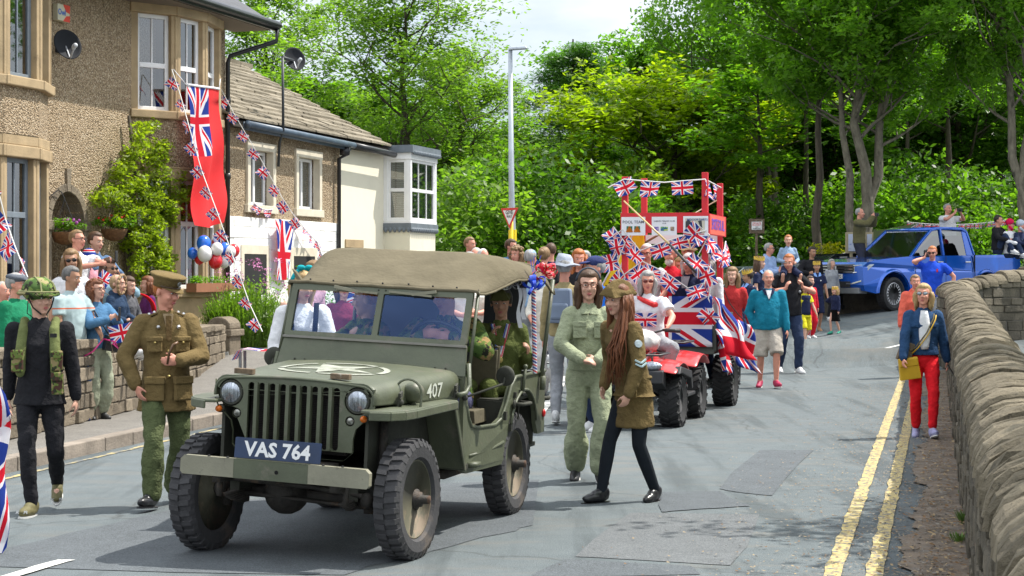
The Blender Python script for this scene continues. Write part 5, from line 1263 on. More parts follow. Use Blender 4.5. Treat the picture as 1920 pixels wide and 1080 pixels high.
b = MB(); a = at(1170, 377, 21.8); c_ = at(1255, 458, 21.2); b.tube([V(a), V(a).lerp(c_, .55), c_], .0, 8, True, [.010, .012, .014]); CUE = b.build('cue_butt', M('pale_ash_wood', (.55, .40, .18), .4), None, True)
b = MB(); b.tube([c_, at(1305, 511, 20.9)], .017, 8); o = b.build('cue', BLKP, None, True)
ce = empty('pool_cue', a, 'oversized wooden pool cue tied diagonally across the float front', 'cue')
for q_ in (CUE, o): q_.data.transform(Matrix.Translation(-a)); q_.parent = ce
o.name = 'cue_grip'
b = MB(); a = fl(-1.3, posts[2][1], 2.05); b.tube([at(1196, 462, 23), at(1252, 430, 22.4)], .014, 8); b.tube([at(1282, 401, 22.6), at(1352, 370, 23.3)], .011, 8); 
b = MB(); b.tube([at(1198, 462, 23), at(1252, 430, 22.6), at(1352, 371, 23.2)], 0, 8, True, [.016, .014, .008]); tag(b.build('pool_cue', M('dark_to_pale_cue', (.22, .13, .07), .4), None, True), 'second slim cue crossing behind the paper notices of the float', 'cue')
# ---------------------------------------------------------------- blue pickup
AT = R(33); AF = V((-cos(AT), -sin(AT), 0)); AL = V((-AF.y, AF.x, 0)); s_ = 81.0; aY = FP/s_
aw = V(((1668-960)/s_, aY, CH-(583-510)/s_)); AO = V((aw.x, aw.y, 0))-AL*.82; AZ = aw.z-.0
PK = empty('pickup_truck', (AO.x, AO.y, AZ), 'metallic blue double cab pickup with people in its load bed', 'pickup', atan2(AF.y, AF.x))
BLUE = M('metallic_blue_paint', (.005, .10, .52), .2, .4, .02, 2, coat=1.0); TINT = glass('tinted_glass', (.14, .17, .17), .14); PLB = M('grey_lower_trim', (.20, .21, .22), .4, .4, .1)
HW = .965
def yw(z): return HW-.035*ss(z, .85, 1.15)-.16*ss(z, 1.12, 1.85)-.03*ss(.6-z, 0, .3)
low = [(.86, .52), (.90, .62), (.90, 1.0), (.80, 1.10), (.30, 1.20), (-.40, 1.26), (-.75, 1.275), (-2.62, 1.30), (-2.66, 1.28), (-4.28, 1.32), (-4.32, 1.25), (-4.32, .62), (-3.52, .55)]
archp = lambda cx, r: [(cx+r*cos(a), .40+r*.98*sin(a)) for a in [pi-R(158)+0]*0+[R(172)-R(164)*k/12 for k in range(13)]]
poly = [(.86, .45), (.93, .60), (.93, 1.02), (.80, 1.13), (.30, 1.20), (-.40, 1.255), (-.75, 1.27), (-2.66, 1.30), (-4.28, 1.33), (-4.32, 1.25), (-4.32, .55)]+[(-3.1-.47*cos(a)*-1*-1, .40+.47*sin(a)) for a in [R(5)+R(170)*k/12 for k in range(13)]]
poly = [(.86, .47), (.93, .60), (.93, 1.02), (.80, 1.13), (.30, 1.20), (-.40, 1.255), (-.75, 1.27), (-2.66, 1.30), (-4.28, 1.33), (-4.32, 1.25), (-4.32, .55), (-3.60, .46)]
poly += [(-3.1-.48*cos(a), .40+.50*sin(a)) for a in [R(6)+R(168)*k/12 for k in range(13)]]
poly += [(-2.6, .42), (-.52, .42)]+[(-.48*cos(a), .40+.50*sin(a)) for a in [R(4)+R(172)*k/12 for k in range(13)]]+[(.52, .40)]
b = MB()
def ring(sg):
    n = len(poly); vs = []
    return n
for sg in (-1, 1):
    vs0 = [(x-(.10 if x > .85 else 0)*0, sg*(yw(z)-(.05 if x > .85 else 0)), z) for x, z in poly]
    tr = tessellate_polygon([[V((x, z, 0)) for x, z in poly]]); b._add(vs0, [t if sg > 0 else t[::-1] for t in tr])
n = len(poly); 
b._add([(x, sg*(yw(z)-(.05 if x > .85 else 0)), z) for sg in (-1, 1) for x, z in poly], [(i, (i+1) % n, n+(i+1) % n, n+i) for i in range(n) if not (poly[i][0] < -2.6 and poly[i][1] > 1.2 and poly[(i+1) % n][0] < -2.6 and i < 9)])
b.build('body', BLUE, PK, mods=[('WELD', dict(merge_threshold=.001))], bev=.03)
b = MB(); b.box((-3.45, 0, .95), (1.65, 1.7, .04)); b.box((-3.45, .86, 1.1), (1.6, .04, .38)); b.box((-3.45, -.86, 1.1), (1.6, .04, .38)); b.box((-2.7, 0, 1.1), (.04, 1.7, .4)); b.build('load_bed', BLKP, PK)
# bulged arches
for cx in (0, -3.1):
    b = MB(); b.grid(lambda u, v: (cx+(.50+.055*v)*-cos(R(2)+R(176)*u), HW+.035-.01*v-.045*v*v, .40+(.52+.06*v)*sin(R(2)+R(176)*u)), 20, 4); b.grid(lambda u, v: (cx+(.50-.0*v)*-cos(R(2)+R(176)*u), HW+.035-.2*v, .40+.52*sin(R(2)+R(176)*u)), 20, 1)
    b.build('wheel_arch', BLUE, PK, True)
# cabin
top = [(-.62, 1.26), (-1.42, 1.88), (-1.60, 1.93), (-2.45, 1.935), (-2.62, 1.87), (-2.74, 1.30)]
def cab(x, z, sg, o=0): return (x, sg*(yw(z)-.02+o), z)
b = MB(); n = len(top)
b._add([cab(x, z, sg) for sg in (-1, 1) for x, z in top], [(i, i+1, n+i+1, n+i) for i in range(1, n-2)])
b.build('roof', BLUE, PK, True, mods=[('SOLIDIFY', dict(thickness=.04))])
b = MB()
for sg in (-1, 1):
    for w_, pts in ((.075, [(-.62, 1.26), (-1.0, 1.56), (-1.42, 1.88), (-1.60, 1.92), (-2.05, 1.93), (-2.45, 1.925), (-2.62, 1.86), (-2.74, 1.30)]), (.09, [(-1.70, 1.28), (-1.72, 1.91)])):
        for (x0, z0), (x1, z1) in zip(pts, pts[1:]): b.bar(cab(x0, z0, sg, -.02), cab(x1, z1, sg, -.02), .05, w_, (0, sg, 0))
    b.prism([(-2.48, 1.3), (-2.74, 1.29), (-2.62, 1.88), (-2.46, 1.88)], lambda p, e: cab(p[0], p[1], sg, e), -.04, -.005)
split(b.build('window_pillars', BLUE, PK, bev=.012), lambda c: c.y > 0)
for sg in (-1, 1):
    b = MB(); b._add([cab(x, z, sg, -.015) for x, z in ((-.68, 1.28), (-1.68, 1.28), (-1.68, 1.89), (-1.45, 1.87))], [(0, 1, 2, 3)]); b._add([cab(x, z, sg, -.015) for x, z in ((-1.72, 1.28), (-2.6, 1.30), (-2.55, 1.86), (-1.72, 1.90))], [(0, 1, 2, 3)]); b.build('side_window', TINT, PK)
b = MB(); b._add([cab(-.62, 1.255, -1, .0), cab(-.62, 1.255, 1, .0), cab(-1.42, 1.88, 1, -.02), cab(-1.42, 1.88, -1, -.02)], [(0, 1, 2, 3)]); b.build('windscreen', glass('pickup_screen_glass', (.3, .34, .34), .34, .12), PK)
b = MB(); b._add([cab(-2.62, 1.78, -1, -.05), cab(-2.62, 1.78, 1, -.05), cab(-2.73, 1.32, 1, -.05), cab(-2.73, 1.32, -1, -.05)], [(0, 1, 2, 3)]); b.build('rear_window', TINT, PK)
b = MB()
for y in (.4, -.4):
    b.box((-1.7, y, 1.30), (.14, .46, .62)); b.ell((-1.72, y, 1.66), (.06, .13, .10)); b.box((-2.5, y, 1.28), (.14, .5, .55)); b.ell((-2.52, y, 1.62), (.05, .12, .08))
b.box((-.9, 0, 1.22), (.4, 1.6, .1)); b.build('seats', BLK, PK, bev=.03)
for sg in (-1, 1):
    b = MB(); b.box((-1.0, sg*1.07, 1.33), (.12, .2, .17)); b.bar((-.98, sg*.92, 1.27), (-1.0, sg*1.0, 1.29), .05, .04); b.build('door_mirror', BLKP, PK, bev=.03)
b = MB()
for sg in (-1, 1):
    for x in (-1.52, -2.45): b.bar((x-.09, sg*(yw(1.14)+.035), 1.14), (x+.09, sg*(yw(1.14)+.035), 1.14), .02, .03)
b.build('door_handle', CHROME, PK, bev=.006)
b = MB()
for x in (-.70, -1.70, -2.62): b.box((x, yw(.9)+.001, .88), (.012, .008, .78)); 
for x in (-2.68,): b.box((x, HW-.01, .95), (.02, .03, .72))
b.build('door_seam', BLK, PK)
b = MB(); b.box((-1.6, HW+.02, .42), (2.0, .14, .06)); b.box((.80, 0, .47), (.28, 1.56, .14)); b.build('lower_trim', PLB, PK, bev=.02)
b = MB(); b.prism([(.935, .88), (.935, 1.05), (.90, 1.08), (.90, .86)], lambda p, e: (p[0]+.012, e, p[1]), -.62, .62); b.box((.94, 0, .62), (.02, 1.0, .13)); b.build('grille', BLKP, PK)
b = MB()
for z in (.90, .965, 1.03): b.box((.955, 0, z), (.015, 1.2, .02))
for s in (-1, 1): b.bar((.93, s*.86, .70), (.955, s*.55, .63), .02, .03); b.bar((.955, s*.55, .63), (.955, s*.40, .63), .02, .02)
b.build('grille_bar', CHROME, PK)
b = MB(); b.lathe([(0, .972), (.085, .972), (.085, .96)], lambda x, y, h: (h, x, .965+y), 22); b.build('badge_disc', BLKP, PK)
b = MB(); b.tube([(.976, .08*cos(a), .965+.08*sin(a)) for a in [2*pi*k/24 for k in range(25)]], .008, 5)
for pts in ([(-.042, .062), (0, .012), (.042, .062)], [(-.066, .03), (-.034, -.055), (0, .004), (.034, -.055), (.066, .03)]): b.tube([(.978, y, .965+z) for y, z in pts], .007, 4)
b.build('badge', CHROME, PK, True)
for s in (-1, 1):
    b = MB(); b._add([(.945, s*.60, .87), (.945, s*.60, 1.06), (.84, s*.88, 1.07), (.62, s*.955, 1.08), (.82, s*.90, .90)], [(0, 1, 2, 3, 4)]); b.build('headlight', M('lamp_glass', (.35, .38, .4), .08, .5, .5, 14), PK, mods=[('SOLIDIFY', dict(thickness=.02, offset=1))])
    b = MB(); b.lathe([(0, .0), (.05, .0)], lambda x, y, h: (.90, s*.73+x, .965+y), 14); b.tube([(.955, s*.61, .885), (.85, s*.90, .91)], .012, 5); b.tube([(.952, s*.62, 1.05), (.86, s*.88, 1.06)], .006, 5); b.build('lamp_trim', CHROME, PK)
    b = MB(); b.box((.90, s*.72, .66), (.05, .26, .12)); b.build('fog_lamp_recess', BLKP, PK)
b = MB(); plate(b, rrect(-.26, .26, .745, .855, .01), [], lambda p, t: (.945+t, p[0], p[1]), 0, .012); pl2 = b.build('number_plate', M('white_plate', (.72, .72, .7), .4), PK)
b = MB(); b.text('DK68 LMC', .105, lambda x, y: (.959, x*.90, .80+y*.8), font_w=2); b.build('plate_lettering', BLK, pl2)
for x, s in ((0, 1), (0, -1), (-3.1, 1), (-3.1, -1)): wheel(PK, (x, s*.85, .395), .395, .26, s, R(6) if x == 0 else 0, 34, 'car', 10)
# ---------------------------------------------------------------- parked cars in the shade behind
def parked(px, Y, rz, paint, label, lr=4.2):
    x = X(px, Y); e = empty('parked_car', (x, Y, hgt(x, Y)), label, 'car', rz, 'cars parked at the wood edge')
    pf = [(2.1, .35), (2.12, .62), (1.9, .78), (1.0, .92), (-1.5, .95), (-2.05, .9), (-2.1, .4)]; b = MB(); b.prism(pf, lambda p, t: (p[0], t, p[1]), -.86, .86); b.build('body', paint, e, bev=.06)
    g_ = [(1.05, .9), (.35, 1.38), (-1.3, 1.42), (-1.95, .92)]; b = MB(); b._add([(x_, s*(.84-.16*ss(z, .9, 1.4)), z) for s in (-1, 1) for x_, z in g_], [(0, 1, 5, 4), (2, 3, 7, 6), (0, 1, 2, 3), (7, 6, 5, 4)]); b.build('window', TINT if 0 else GLD, e)
    b = MB(); b._add([(x_, s*(.84-.16*ss(z, .9, 1.4)), z+.01) for s in (-1, 1) for x_, z in g_[1:3]], [(0, 1, 3, 2)])
    for s in (-1, 1):
        for (a, c) in zip(g_, g_[1:]): b.bar((a[0], s*(.845-.16*ss(a[1], .9, 1.4)), a[1]), (c[0], s*(.845-.16*ss(c[1], .9, 1.4)), c[1]), .05, .05)
        b.bar((-.4, s*.845, .92), (-.42, s*.70, 1.40), .05, .06)
    b.build('roof', paint, e, mods=[('SOLIDIFY', dict(thickness=.03))])
    for x_, s in ((1.35, 1), (1.35, -1), (-1.3, 1), (-1.3, -1)): wheel(e, (x_, s*.76, .31), .31, .2, s, 0, 0, 'car', 5)
    b = MB(); 
    for s in (-1, 1): b.ell((2.05, s*.66, .70), (.08, .16, .07))
    b.build('headlight', LENS, e)
parked(1395, 43.5, R(200), M('silver_green_paint', (.22, .26, .25), .3, .5, .05), 'pale silver parked car behind the red float and crowned women')
parked(1488, 44.5, R(185), M('dark_grey_paint', (.03, .035, .04), .3, .3, .05), 'dark grey parked car behind the boy on his father shoulders')
parked(1572, 44.0, R(190), M('black_paint', (.012, .014, .015), .25, .2, .05), 'black parked car in front of the wood beside the blue pickup nose')
# ================================================================ people
SKIN = {}
def skin(t):
    c = {'p': (.58, .33, .24), 'r': (.60, .27, .19), 't': (.38, .20, .125), 'b': (.22, .115, .065)}[t]
    if t not in SKIN: SKIN[t] = M('skin_'+{'p': 'pale', 'r': 'ruddy', 't': 'tanned', 'b': 'brown'}[t], c, .5, 0, .10, 14, spec=.35)
    return SKIN[t]
HAIRC = {'brown': (.07, .035, .016), 'dark': (.022, .014, .01), 'blonde': (.38, .25, .11), 'dirty': (.20, .12, .055), 'grey': (.28, .27, .26), 'white': (.55, .53, .50), 'ginger': (.38, .12, .03), 'auburn': (.15, .05, .018), 'darkgrey': (.12, .115, .11)}
def hairm(k): return M('hair_'+k, HAIRC[k], .55, 0, .35, 30, .6, 60, spec=.4, stretch=(1, 1, .12))
LIP = M('lips', (.42, .12, .11), .45); EYEW = M('eye_white', (.6, .58, .55), .3); IRIS = M('iris_dark', (.03, .02, .015), .2); FRAME = M('dark_frame', (.05, .02, .02), .3); SHADE = M('sunglass_lens', (.012, .01, .01), .08)
BUTTON = M('brass_button', (.5, .38, .14), .35, .8); SHOEB = M('black_shoe', (.018, .018, .02), .3, 0, .2)
C_ = {}
def fab(name, col, **k):
    if name not in C_: C_[name] = cloth(name, col, **k)
    return C_[name]
def ik(a, b, l1, l2, hint):
    a, b = V(a), V(b); d = b-a; L = min(d.length, (l1+l2)*.998); d.normalize(); b = a+d*L
    x = (l1*l1-l2*l2+L*L)/(2*L); h = sqrt(max(0, l1*l1-x*x)); n = V(hint)-d*V(hint).dot(d)
    if n.length < 1e-4: n = V((1, 0, 0))
    return a+d*x+n.normalized()*h, b
def frame(f, up=(0, 0, 1)):
    f = V(f).normalized(); x = f.cross(V(up)); x.normalize(); u = x.cross(f); return x, f, u
def hand(mb, w, d, pn, sgn, curl=.5, s=1.0, thumb=1):
    """palm, four fingers and a thumb; w wrist, d pointing direction, pn palm normal"""
    d = V(d).normalized(); pn = V(pn)-d*V(pn).dot(d); pn.normalize(); x = d.cross(pn)*sgn
    m = Matrix((x, d, pn)).transposed(); w = V(w)
    mb.ell(w+d*.045*s, (.041*s, .052*s, .017*s), 10, 6, m)
    for i, (o, l) in enumerate(((-.030, .070), (-.010, .078), (.010, .073), (.029, .056))):
        p = w+d*(.085-.004*abs(i-1.3))*s+x*o*s; dd = d.copy(); pts = [p-d*.02*s, p]; 
        for k, q in enumerate((.45, .32, .23)):
            a = curl*(.75+.12*i)*(.9 if k else .8); dd = (dd*cos(a)+pn*sin(a)).normalized(); pn2 = pn; p = p+dd*l*q*s; pts.append(p)
            # keep bending in the finger plane
            pn = (pn*cos(a)-(dd if 0 else V((0, 0, 0)))); pn.normalize() if pn.length > 0 else None; pn = pn2
        mb.limb(pts, [.0105*s, .0105*s, .0095*s, .0085*s, .0072*s], 6)
    if thumb:
        t0 = w+d*.025*s-x*.028*s; td = (d*.7-x*.65+pn*.35).normalized(); t1 = t0+td*.040*s; td2 = (d*.85-x*.15+pn*(.3+.4*curl)).normalized(); t2 = t1+td2*.032*s
        mb.limb([t0, t1, t2, t2+td2*.018*s], [.014*s, .0115*s, .010*s, .008*s], 6)
def B2(x, k=.0): return x
def person(label, loc, H=1.75, rz=0, pose={}, top=None, bot=None, shoes=(SHOEB, 'shoe'), hair=('short', 'brown'), sk='p', build=1.0, sex='m', head=(0, 0, 0), extra=None, q=1, group=None, child=0, face=1, hat=None, glasses=None, z=None):
    """q: 0 near, 1 middle, 2 far. Local: faces -y, +x is the person's left."""
    vox = (.0085, .013, .019)[q]; sc = H/1.75; P = dict(pose); root = empty('person', loc if z is None else (loc[0], loc[1], z), label, 'person', rz, group, sc)
    pel = V(P.get('pel', (0, 0, .93))); ln = P.get('ln', (0, 0)); tz = P.get('th', .53); hk = 1.05 if not child else 1.24
    sw = (.185 if sex == 'm' else .16)*(1 if not child else .88)*(.55+.45*build)
    nb = pel+V((ln[0], ln[1], tz)); yaw = R(P.get('yaw', 0)); ym = Matrix.Rotation(yaw, 3, 'Z'); sh = {s: nb+ym @ V((s*sw, 0, -.06)) for s in (1, -1)}
    pym = Matrix.Rotation(R(P.get('pyaw', 0)), 3, 'Z'); hip = {s: pel+pym @ V((s*.088, 0, -.03)) for s in (1, -1)}
    arms, legs = {}, {}
    for s, k in ((1, 'l'), (-1, 'r')):
        t = P.get(k+'h', (s*(sw+.085), -.06, .80)); e = P.get(k+'e', (s*.5, .8, -.1)); arms[s] = (sh[s],)+ik(sh[s], t, .285, .255, e)
        t = P.get(k+'f', (s*.09, .02, .085)); e = P.get(k+'k', (s*.12, -1, .0)); legs[s] = (hip[s],)+ik(hip[s], t, .43, .42, e)
    hy, hp, ht = [R(a) for a in head]; hm = Matrix.Rotation(hy, 3, 'Z') @ Matrix.Rotation(hp, 3, 'X') @ Matrix.Rotation(ht, 3, 'Y')
    hc = nb+V(P.get('hoff', (0, -.02, 0)))+V((ln[0]*.12, ln[1]*.12, .175))
    HP = lambda x, y, z_: hc+hm @ (V((x, y, z_))*hk)
    b = MB()
    # --- body
    b.limb([nb+V((0, .01, -.06)), nb+V((0, 0, .02)), HP(0, .018, -.055)], [.066*(.6+.4*build), .053*(.7+.3*build), .050], 12)
    hr = lambda c, r, n=12, m=8: b.ell(HP(*c), tuple(v*hk for v in r), n, m, hm)
    hr((0, .012, .032), (.074, .095, .086), 16, 10); hr((0, -.026, -.028), (.060, .066, .082), 14, 9); hr((0, -.058, -.092), (.027, .026, .021)); hr((0, -.012, -.064), (.052, .055, .040))
    if face:
        b.limb([HP(0, -.086, .014), HP(0, -.107, -.026)], [.0085*hk, .0125*hk], 8); hr((.011, -.097, -.029), (.009, .010, .008)); hr((-.011, -.097, -.029), (.009, .010, .008))
        hr((0, -.082, .032), (.047, .013, .010)); 
        for s in (1, -1): hr((s*.037, -.070, -.026), (.021, .019, .020)); hr((s*.077, .008, -.008), (.010, .019, .030))
    else:
        for s in (1, -1): hr((s*.077, .008, -.008), (.010, .019, .030))
    ab = .6+.4*build
    bare = (top or {}).get('sleeve', 'long')
    for s in (1, -1):
        a = arms[s]; b.limb([a[0], a[0].lerp(a[1], .5), a[1], a[1].lerp(a[2], .35), a[2]], [.050*ab, .046*ab, .037*ab, .040*ab, .026*(.7+.3*build)], 10)
        d = P.get(('l' if s > 0 else 'r')+'d') or (a[2]-a[1]); pn = P.get(('l' if s > 0 else 'r')+'p', (-s, .2, 0))
        hand(b, a[2], d, pn, s, P.get(('l' if s > 0 else 'r')+'c', .45), .95*(1 if sex == 'm' else .9))
        l = legs[s]; b.limb([l[0], l[0].lerp(l[1], .4), l[1], l[1].lerp(l[2], .35)+V((0, .012, 0)), l[2]], [.078*ab, .072*ab, .050*ab, .050*ab, .034], 10)
        fd = V(P.get(('l' if s > 0 else 'r')+'t', (s*.18, -1, -.15))).normalized(); b.limb([l[2], l[2]+fd*.12+V((0, 0, -.045))], [.034, .026], 8)
    b.loft([(pel+V((0, 0, -.10)), .12, .09), (pel, .145*ab, .10), (pel.lerp(nb, .35), .125*ab, .09), (pel.lerp(nb, .7), .15*ab, .10), (nb+V((0, 0, -.07)), sw*.85, .085), (nb+V((0, 0, -.0)), .05, .05)], 14)
    body = b.build('body', skin(sk), root, True, mods=remesh(vox, 3)); body.name = 'body'
    # --- face parts
    if face:
        for s in (1, -1):
            if not glasses or glasses[0] != 'shades':
                e_ = MB(); e_.ell(HP(s*.031, -.0855, .009), tuple(v*hk for v in (.012, .008, .0056)), 10, 6, hm); e_.m = 1; e_.ell(HP(s*.031, -.0925, .009), tuple(v*hk for v in (.0062, .004, .0056)), 8, 5, hm); e_.build('eye', [EYEW, IRIS], root, True)
            e_ = MB(); e_.limb([HP(s*.014, -.0975, .029), HP(s*.032, -.0965, .034), HP(s*.050, -.084, .029)], [.0038*hk, .0045*hk, .003*hk], 5); e_.build('eyebrow', hairm(hair[1]) if hair[1] not in ('white', 'blonde') else hairm('dirty'), root)
        e_ = MB(); e_.ell(HP(0, -.0895, -.0585), tuple(v*hk for v in (.021, .009, .0045)), 10, 5, hm); e_.ell(HP(0, -.0885, -.0665), tuple(v*hk for v in (.018, .009, .0055)), 10, 5, hm); e_.build('lips', LIP, root, True)
    # --- hair
    def haircap(mb, hl=.50, side=.18, rr=1.0, back=-.75):
        n, m = 28, 18; vs = []
        for j in range(1, m):
            a = pi*j/m
            for i in range(n):
                t = 2*pi*i/n; d = V((sin(a)*cos(t), sin(a)*sin(t), cos(a)))
                fz = hl+(.10*abs(d.x)); facey = ss(-d.y, .15, .5)*(1-ss(d.z, fz-.10, fz+.06))
                sidez = (1-ss(d.z, side-.5, side-.2))*ss(-d.y, -.35, .0)
                bk = 1-ss(d.z, back-.12, back+.1); k = min(1, max(facey, sidez, bk))
                r = (1-k)*(1.0+.035*NZ.noise(d*6))*rr+k*.74; vs.append(HP(d.x*.088*r, .014+d.y*.110*r, .030+d.z*.104*r))
        vs += [HP(0, .014, .030+.104*rr), HP(0, .014, -.05)]; T = (m-1)*n
        fs = [(j*n+i, (j+1)*n+i, (j+1)*n+(i+1) % n, j*n+(i+1) % n) for j in range(m-2) for i in range(n)]
        for i in range(n): fs += [(T, i, (i+1) % n), (T+1, (m-2)*n+(i+1) % n, (m-2)*n+i)]
        mb._add(vs, fs)
    hs, hcol = hair; hb = MB(); rr = random.Random(hash(label) % 1000 if 0 else len(label)*7)
    if hs != 'none':
        if hs == 'short': haircap(hb)
        elif hs == 'crop': haircap(hb, .55, .25, .955)
        elif hs == 'bald': haircap(hb, 1.4, .12, .93)
        elif hs in ('long', 'bob', 'curly', 'bun'): haircap(hb, .46, -.1, 1.05, -.9)
        if hs in ('long', 'bob', 'curly'):
            L = {'long': P.get('hairlen', .36), 'bob': .20, 'curly': .22}[hs]; nst = 30
            for k in range(nst):
                a = R(-20+220*k/(nst-1)); cx, cy = cos(a)*.080, .018+sin(a)*.088; l = L*rr.uniform(.85, 1.1); pts = []
                for j in range(6):
                    f = j/5; wob = .012*sin(f*7+k*1.7)+(.022*sin(f*16+k*2.3) if hs == 'curly' else 0); p = HP(cx*(1.0+.12*sin(pi*min(1, f*1.5))), cy, .035-.01*f); p = p+V((0, 0, -l*f))+hm @ V((wob, wob*.5+.02*f, 0))
                    pts.append(p)
                hb.tube(pts, 0, 7, True, [.020, .025, .025, .023, .018, .005])
        if hs == 'curly':
            for k in range(46):
                a, c = rr.random()*6.28, rr.uniform(-.5, 1); d = V((cos(a)*sqrt(1-c*c), sin(a)*sqrt(1-c*c), c))
                if d.y < -.45 and d.z < .55: continue
                hb.ell(HP(d.x*.10, .02+d.y*.115, .03+d.z*.10), .028, 6, 5)
        if hs == 'bun': hb.ell(HP(0, .12, .05), .042)
        if hs == 'pony': haircap(hb, .46, .0, 1.02)
        if hs == 'pony': hb.limb([HP(0, .11, .05), HP(0, .15, .0), HP(0, .15, -.12)], [.028, .034, .012], 8)
        hb.build('hair', hairm(hcol), root, True)
    # --- garments
    tx = TX1 if q < 2 else None; dsp = .02 if q < 2 else 0
    if bot:
        kind, mt = bot['k'], bot['m']; w = bot.get('w', 1.0); c = MB(); r0 = .012
        if kind in ('trousers', 'shorts', 'leggings'):
            fl_ = bot.get('flare', 1.0); tight = kind == 'leggings'
            for s in (1, -1):
                h_, k_, a_ = legs[s]; e = .55 if kind == 'shorts' else 1
                if kind == 'shorts': kk = h_.lerp(k_, 1.0); c.tube([h_+V((0, 0, .03)), h_.lerp(k_, .5), kk+(k_-h_)*.02], 0, 14, True, [.095*w*ab, .094*w*ab, .086*w*ab]); continue
                an = k_.lerp(a_, .97 if not bot.get('crop') else .86); g = 0.0 if tight else .014
                c.limb([h_, h_.lerp(k_, .45), k_, k_.lerp(a_, .45), an], [(.082+g)*w*ab, (.074+g)*w*ab, (.053+g)*w*ab, (.049+g*1.1)*w*ab*fl_, (.038+g)*w*fl_], 14)
            c.loft([(pel+V((0, 0, -.13)), .125*w*ab, .095*w*ab), (pel+V((0, 0, -.04)), .165*w*ab, .118*w*ab), (pel+V((0, .0, .10)), .15*w*ab, .112*w*ab), (pel+V((0, 0, .13)), .145*w*ab, .11*w*ab)], 16)
        elif kind == 'skirt':
            zb = bot['hem']; c.loft([(pel+V((0, 0, .14)), .14*ab, .105*ab), (pel+V((0, 0, 0)), .17*ab, .13*ab), (V((pel.x, pel.y*.7, zb+.1)), .195*ab*w, .15*ab*w), (V((pel.x, pel.y*.6, zb)), .205*ab*w, .16*ab*w)], 20)
        nm = {'trousers': 'trousers', 'shorts': 'shorts', 'leggings': 'leggings', 'skirt': 'skirt'}[kind]
        c.build(nm, mt, root, True, mods=remesh(vox*1.1, 4, dsp*1.3 if kind != 'leggings' else 0, tx))
        if bot.get('tights'):
            c = MB()
            for s in (1, -1): h_, k_, a_ = legs[s]; c.limb([h_, h_.lerp(k_, .45), k_, k_.lerp(a_, .35), a_], [.086*ab, .079*ab, .058*ab, .058*ab, .043], 12)
            c.build('tights', bot['tights'], root, True, mods=remesh(vox, 3))
    if top:
        mt = top['m']; w = top.get('w', 1.0)*ab; hem = top.get('hem', -.02); c = MB(); U = lambda f: pel.lerp(nb, f); chest = .118 if sex == 'm' else .122; bl = top.get('belly', 0)
        rings = []
        if hem < -.05: rings.append((pel+V((0, 0, hem)), (.182+.02*(-hem))*w*top.get('flare', 1), .135*w*top.get('flare', 1), ym.to_3x3()))
        rings += [(pel+V((0, -bl*.3, max(hem, -.05))), .172*w, (.128+bl*.5)*w, ym.to_3x3()), (U(.18)+V((0, -bl*.6, 0)), .158*w, (.120+bl)*w, ym), (U(.40)+V((0, -bl*.5, 0)), (.150+bl*.3)*w, (.118+bl)*w, ym), (U(.68)+V((0, -.012, 0)), .178*w, chest*w, ym), (U(.86), (sw+.015), .102, ym), (nb+V((0, 0, -.035)), sw*.80, .082, ym), (nb+V((0, 0, .012)), .066, .062, ym)]
        c.loft(rings, 20)
        sl = top.get('sleeve', 'long'); sg = top.get('sg', .012)
        for s in (1, -1):
            a = arms[s]; c.ell(a[0]+V((-s*.014, 0, -.004)), .060*ab+sg*.3, 10, 7)
            if sl == 'long': c.limb([a[0], a[0].lerp(a[1], .5), a[1], a[1].lerp(a[2], .4), a[1].lerp(a[2], .94)], [.056*ab+sg, .050*ab+sg, .044*ab+sg, .042*ab+sg, .031+sg], 12)
            elif sl == 'short': c.tube([a[0], a[0].lerp(a[1], .35), a[0].lerp(a[1], .68)], 0, 12, True, [.060*ab+sg, .058*ab+sg, .056*ab+sg*1.6])
            elif sl == 'half': c.limb([a[0], a[0].lerp(a[1], .5), a[1], a[1].lerp(a[2], .3)], [.056*ab+sg, .050*ab+sg, .044*ab+sg, .043*ab+sg], 12)
        if top.get('hood'): c.limb([nb+V((-.07, .02, .02)), nb+V((0, .085, .035)), nb+V((.07, .02, .02))], [.035, .05, .035], 8)
        if top.get('collar', 1) and q < 2 : c.limb([nb+ym @ V((.05*cos(a), .045*sin(a)-.0, .022)) for a in [R(-70+32*k) for k in range(11)]], [.017]*11, 6)
        c.build(top.get('n', 'shirt'), mt, root, True, mods=remesh(vox*1.1, 4, dsp, tx))
    if shoes:
        for s, k in ((1, 'l'), (-1, 'r')):
            a = legs[s][2]; fd = V(P.get(k+'t', (s*.18, -1, -.15))).normalized(); side_ = fd.cross(V((0, 0, 1))).normalized(); up = side_.cross(fd); m = Matrix((side_, fd, up)).transposed(); k2 = 1 if not child else 1.1
            c = MB(); c.ell(a+fd*.055*k2-up*.045, (.046*k2, .135*k2, .042), 12, 8, m); c.ell(a-fd*.015-up*.012, (.047, .064, .062), 10, 7, m); c.ell(a+fd*.035-up*.02, (.042, .07, .045), 10, 7, m); c.ell(a+fd*.12*k2-up*.052, (.044*k2, .06*k2, .032), 10, 7, m)
            if len(shoes) > 2: c.limb([a, a+V((0, 0, .2))], [.045, .055], 10)
            o = c.build(shoes[1], shoes[0], root, True, mods=remesh(vox, 2))
            c = MB(); pl_ = [(.045*k2*cos(t)*(1 if sin(t) > 0 else .82), .055*k2+.142*k2*sin(t)) for t in [2*pi*j/18 for j in range(18)]]; c.prism(pl_, lambda p, e: a+side_*p[0]+fd*p[1]-up*(.078+e), 0, .014); c.build('sole', shoes[3] if len(shoes) > 3 else (M('white_sole', (.6, .6, .58), .6) if shoes[1] == 'trainer' else SHOEB), o)
